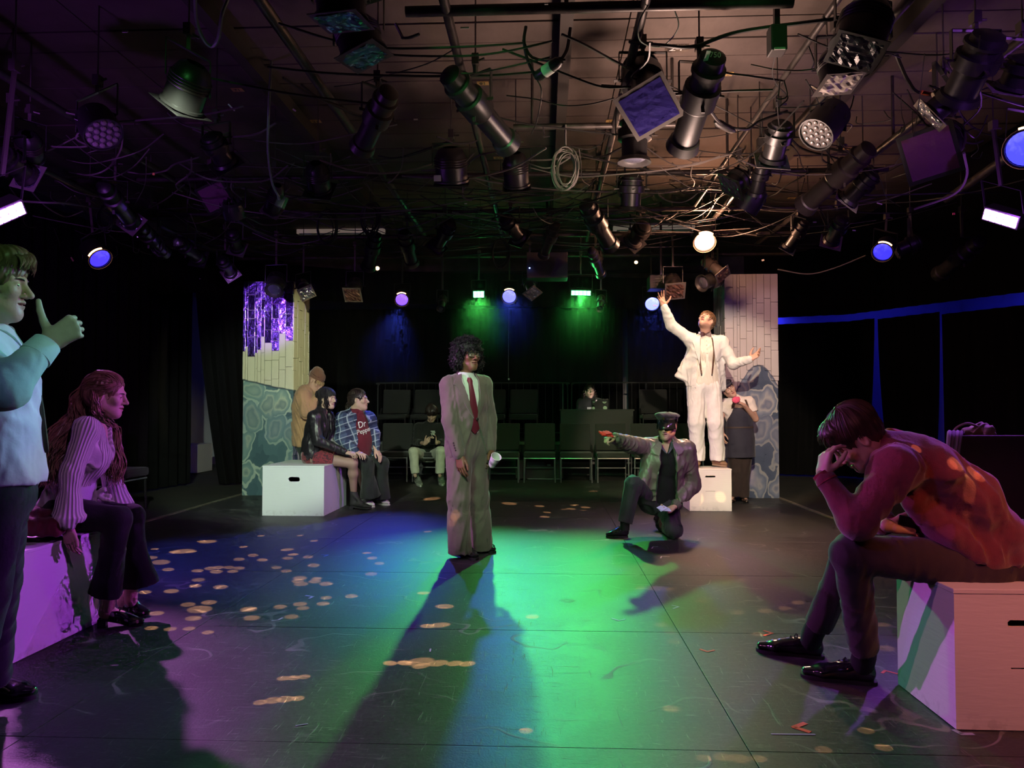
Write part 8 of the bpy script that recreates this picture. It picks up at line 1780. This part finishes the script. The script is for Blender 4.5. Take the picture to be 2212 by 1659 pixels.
def phone_man():
    sk = skin('fair_skin_dim', (.50, .33, .24))
    J = joints(12.15, head=(933, 893, -.12), neck=(929, 914, 0), chest=(927, 942, .02), waist=(926, 962, .04), pelvis=(926, 978, .04),
               sh=[(905, 924, 0), (954, 924, 0)], el=[(900, 955, -.10), (957, 955, -.1)], wr=[(918, 958, -.42), (942, 956, -.42)],
               hp=[(914, 984, 0), (938, 984, 0)], kn=[(893, 976, -.50), (952, 974, -.5)], an=[(897, 1028, -.52), (950, 1028, -.5)])
    J['face'] = dr(.05, -.80, -.60); J['hup'] = dr(0, -.5, .85)
    root = thing('person', P(926, 995, 12.1), 'person in black top and pale trousers bent over a phone in the front seats', 'person')
    hands = [dict(fwd=dr(.5, -.5, .5), back=dr(-.5, -.6, -.3), curl=40, s=1), dict(fwd=dr(-.5, -.5, .5), back=dr(.5, -.6, -.3), curl=40, s=1)]
    b, L, H, tips = body(root, J, sk, hs=1.0, hands=hands, hvox=.0055, handvox=.005)
    T = Torso(J, (dr(1, 0, 0), dr(0, .05, 1)))
    jp = trunk_prims(J, .03, 1.05, 1.05) + [ec(J['waist'], J['pelvis'], (.16, .13), (.175, .14), xa=T.u, k=.05)] + arm_chain(J, 0, .02, (.055, .048, .034)) [:1] + arm_chain(J, 1, .02, (.055, .048, .034))[:1] + [ec(J['el'][i], J['el'][i].lerp(J['wr'][i], .5), .060, .050, k=.02) for i in (0, 1)]
    spiky('sweatshirt', jp, .011, cloth('black_sweatshirt', (.010, .011, .010), rough=.95), root, 121, 12, .004)
    tp = [ec(J['pelvis'] + UP * .03, J['pelvis'] - UP * .02, (.16, .13), (.17, .14), xa=T.u, k=.05)]
    for i in (0, 1): tp += [ec(J['hp'][i], J['kn'][i], .100, .078, k=.04), ec(J['kn'][i], J['an'][i] + UP * .04, .076, .068, k=.02, cap=True)]
    spiky('trousers', tp, .010, cloth('pale_khaki_trousers', (.42, .44, .34), rough=.85), root, 123, 12, .004)
    cs = mat('grey_canvas_sneaker', (.16, .18, .16), rough=.8); ws = mat('white_rubber_sole', (.45, .48, .42), rough=.6)
    shoe(root, PZ(897, 1037), PZ(909, 1052), cs, ws, laces=ws, sole=.028, vox=.006); shoe(root, PZ(950, 1037), PZ(956, 1050), cs, ws, laces=ws, sole=.028, vox=.006)
    hair_cap(root, L, H, 1.0, M_HDARK, thick=.018, face=(0, .13, -.055, .072, .062, .09), back=-.07, vox=.006); hair_locks(root, L, 1.0, M_HDARK, n=120, lift=.022, front=.03, side=-.01, back=-.07, r=.007, seed=6)
    q = project(jp, [T.pt(.075, .05, .5)], -T.w)[0] + T.w * .008
    lg = MB()
    for k, (dx, dz, w_) in enumerate(((0, .028, .034), (.012, .010, .030), (-.010, .010, .008), (.0, -.010, .034), (-.016, -.026, .010), (.014, -.026, .012))): lg.box(q + T.u * dx + T.v * dz, (w_, .002, .0055), T.R())
    lg.obj('chest_print', mat('pale_chest_print', (.55, .62, .50), rough=.7), root)
    phone(P(935, 951, 11.66), dr(1, 0, 0), dr(0, -.6, -.8) * -1, 'black phone held in both hands of the person in pale trousers', sz=(.04, .078, .005))
def laptop_woman():
    sk = skin('fair_skin_pale', (.62, .42, .35))
    J = joints(13.0, head=(1274, 845, 0), neck=(1274, 863, .02), chest=(1274, 884, .03), waist=(1274, 910, .05), pelvis=(1274, 930, .06),
               sh=[(1257, 872, .02), (1292, 872, .02)], el=[(1250, 893, -.12), (1296, 893, -.12)], wr=[(1270, 889, -.33), (1286, 889, -.3)],
               hp=[(1264, 935, .05), (1284, 935, .05)], kn=[(1264, 930, -.4), (1284, 930, -.4)], an=[(1264, 975, -.4), (1284, 975, -.4)])
    J['face'] = dr(.12, -1, .03)
    root = thing('person', P(1274, 950, 13.05), 'person with dark hair behind a laptop at the raised rear desk', 'person')
    hands = [dict(fwd=dr(.9, -.3, 0), back=dr(0, 0, 1), curl=20, s=1), dict(fwd=dr(-.2, -.9, 0), back=dr(0, 0, 1), curl=20, s=1)]
    b, L, H, tips = body(root, J, sk, hs=1.0, hands=hands, hvox=.006, handvox=.006, legs=False)
    T = Torso(J, (dr(1, 0, 0), dr(0, .05, 1)))
    jp = trunk_prims(J, .04, 1.05, 1.05) + [ec(J['sh'][i], J['sh'][i].lerp(J['el'][i], .9), .075, .07, k=.03) for i in (0, 1)] + [ec(J['waist'], J['pelvis'], (.17, .14), (.19, .15), xa=T.u, k=.05)]
    spiky('t_shirt', jp, .012, cloth('charcoal_tee', (.020, .021, .026), rough=.9), root, 131, 12, .003)
    q = project(jp, [T.pt(-.01, .01, .5)], -T.w)[0] + T.w * .006; mb = MB()
    for dx in (-.04, -.012, .016): mb.box(q + T.u * dx, (.011, .002, .018), T.R())
    mb.obj('shirt_print', mat('pale_shirt_print', (.4, .42, .46), rough=.7), root)
    tp = [ec(J['hp'][i], J['kn'][i], .1, .08, k=.04) for i in (0, 1)] + [ec(J['kn'][i], J['an'][i], .08, .06, k=.02) for i in (0, 1)]
    sdf('trousers', [(tp, .014, .03)], M_PANTS_BLACK, root)
    hair_cap(root, L, H, 1.0, M_HDARK, thick=.012, face=(0, .116, -.04, .074, .062, .105), back=-.10, vox=.007); back_locks(root, L, 1.0, M_HDARK, n=70, lift=.014, r=.007, z_side=-.05, seed=8)
    long_locks(root, [([L(s_ * .07, -.03, .02), L(s_ * .10, -.02, -.08), L(s_ * .11, -.01, -.17)], .02, .035, 40) for s_ in (-1, 1)], M_HDARK, r=.006, name='curly_hair', wave=.014)
    c = J['head']; mb = MB()
    for s_ in (-1, 1): mb.tube([L(s_ * .031 + .023 * math.cos(t), .108, .016 * math.sin(t)) for t in [k * .6283 for k in range(10)]], .002, 5, closed=True)
    mb.obj('glasses', M_SOLE, root)
apron_woman(); phone_man(); laptop_woman()
# thin stage haze that the back row beams light up
hz = MB().box((-.1, 10.2, 2.45), (3.1, 1.1, .93)).obj('stage_haze', bpy.data.materials.new('haze')); hm = bpy.data.materials['haze']; hm.use_nodes = True; hm.node_tree.nodes.clear()
_o = hm.node_tree.nodes.new('ShaderNodeOutputMaterial'); _v = hm.node_tree.nodes.new('ShaderNodeVolumeScatter'); _v.inputs['Density'].default_value = .013; _v.inputs['Anisotropy'].default_value = .5; hm.node_tree.links.new(_v.outputs[0], _o.inputs['Volume'])
tag(hz, 'thin green lit haze hanging around the back row of lamps', 'haze', kind='stuff')
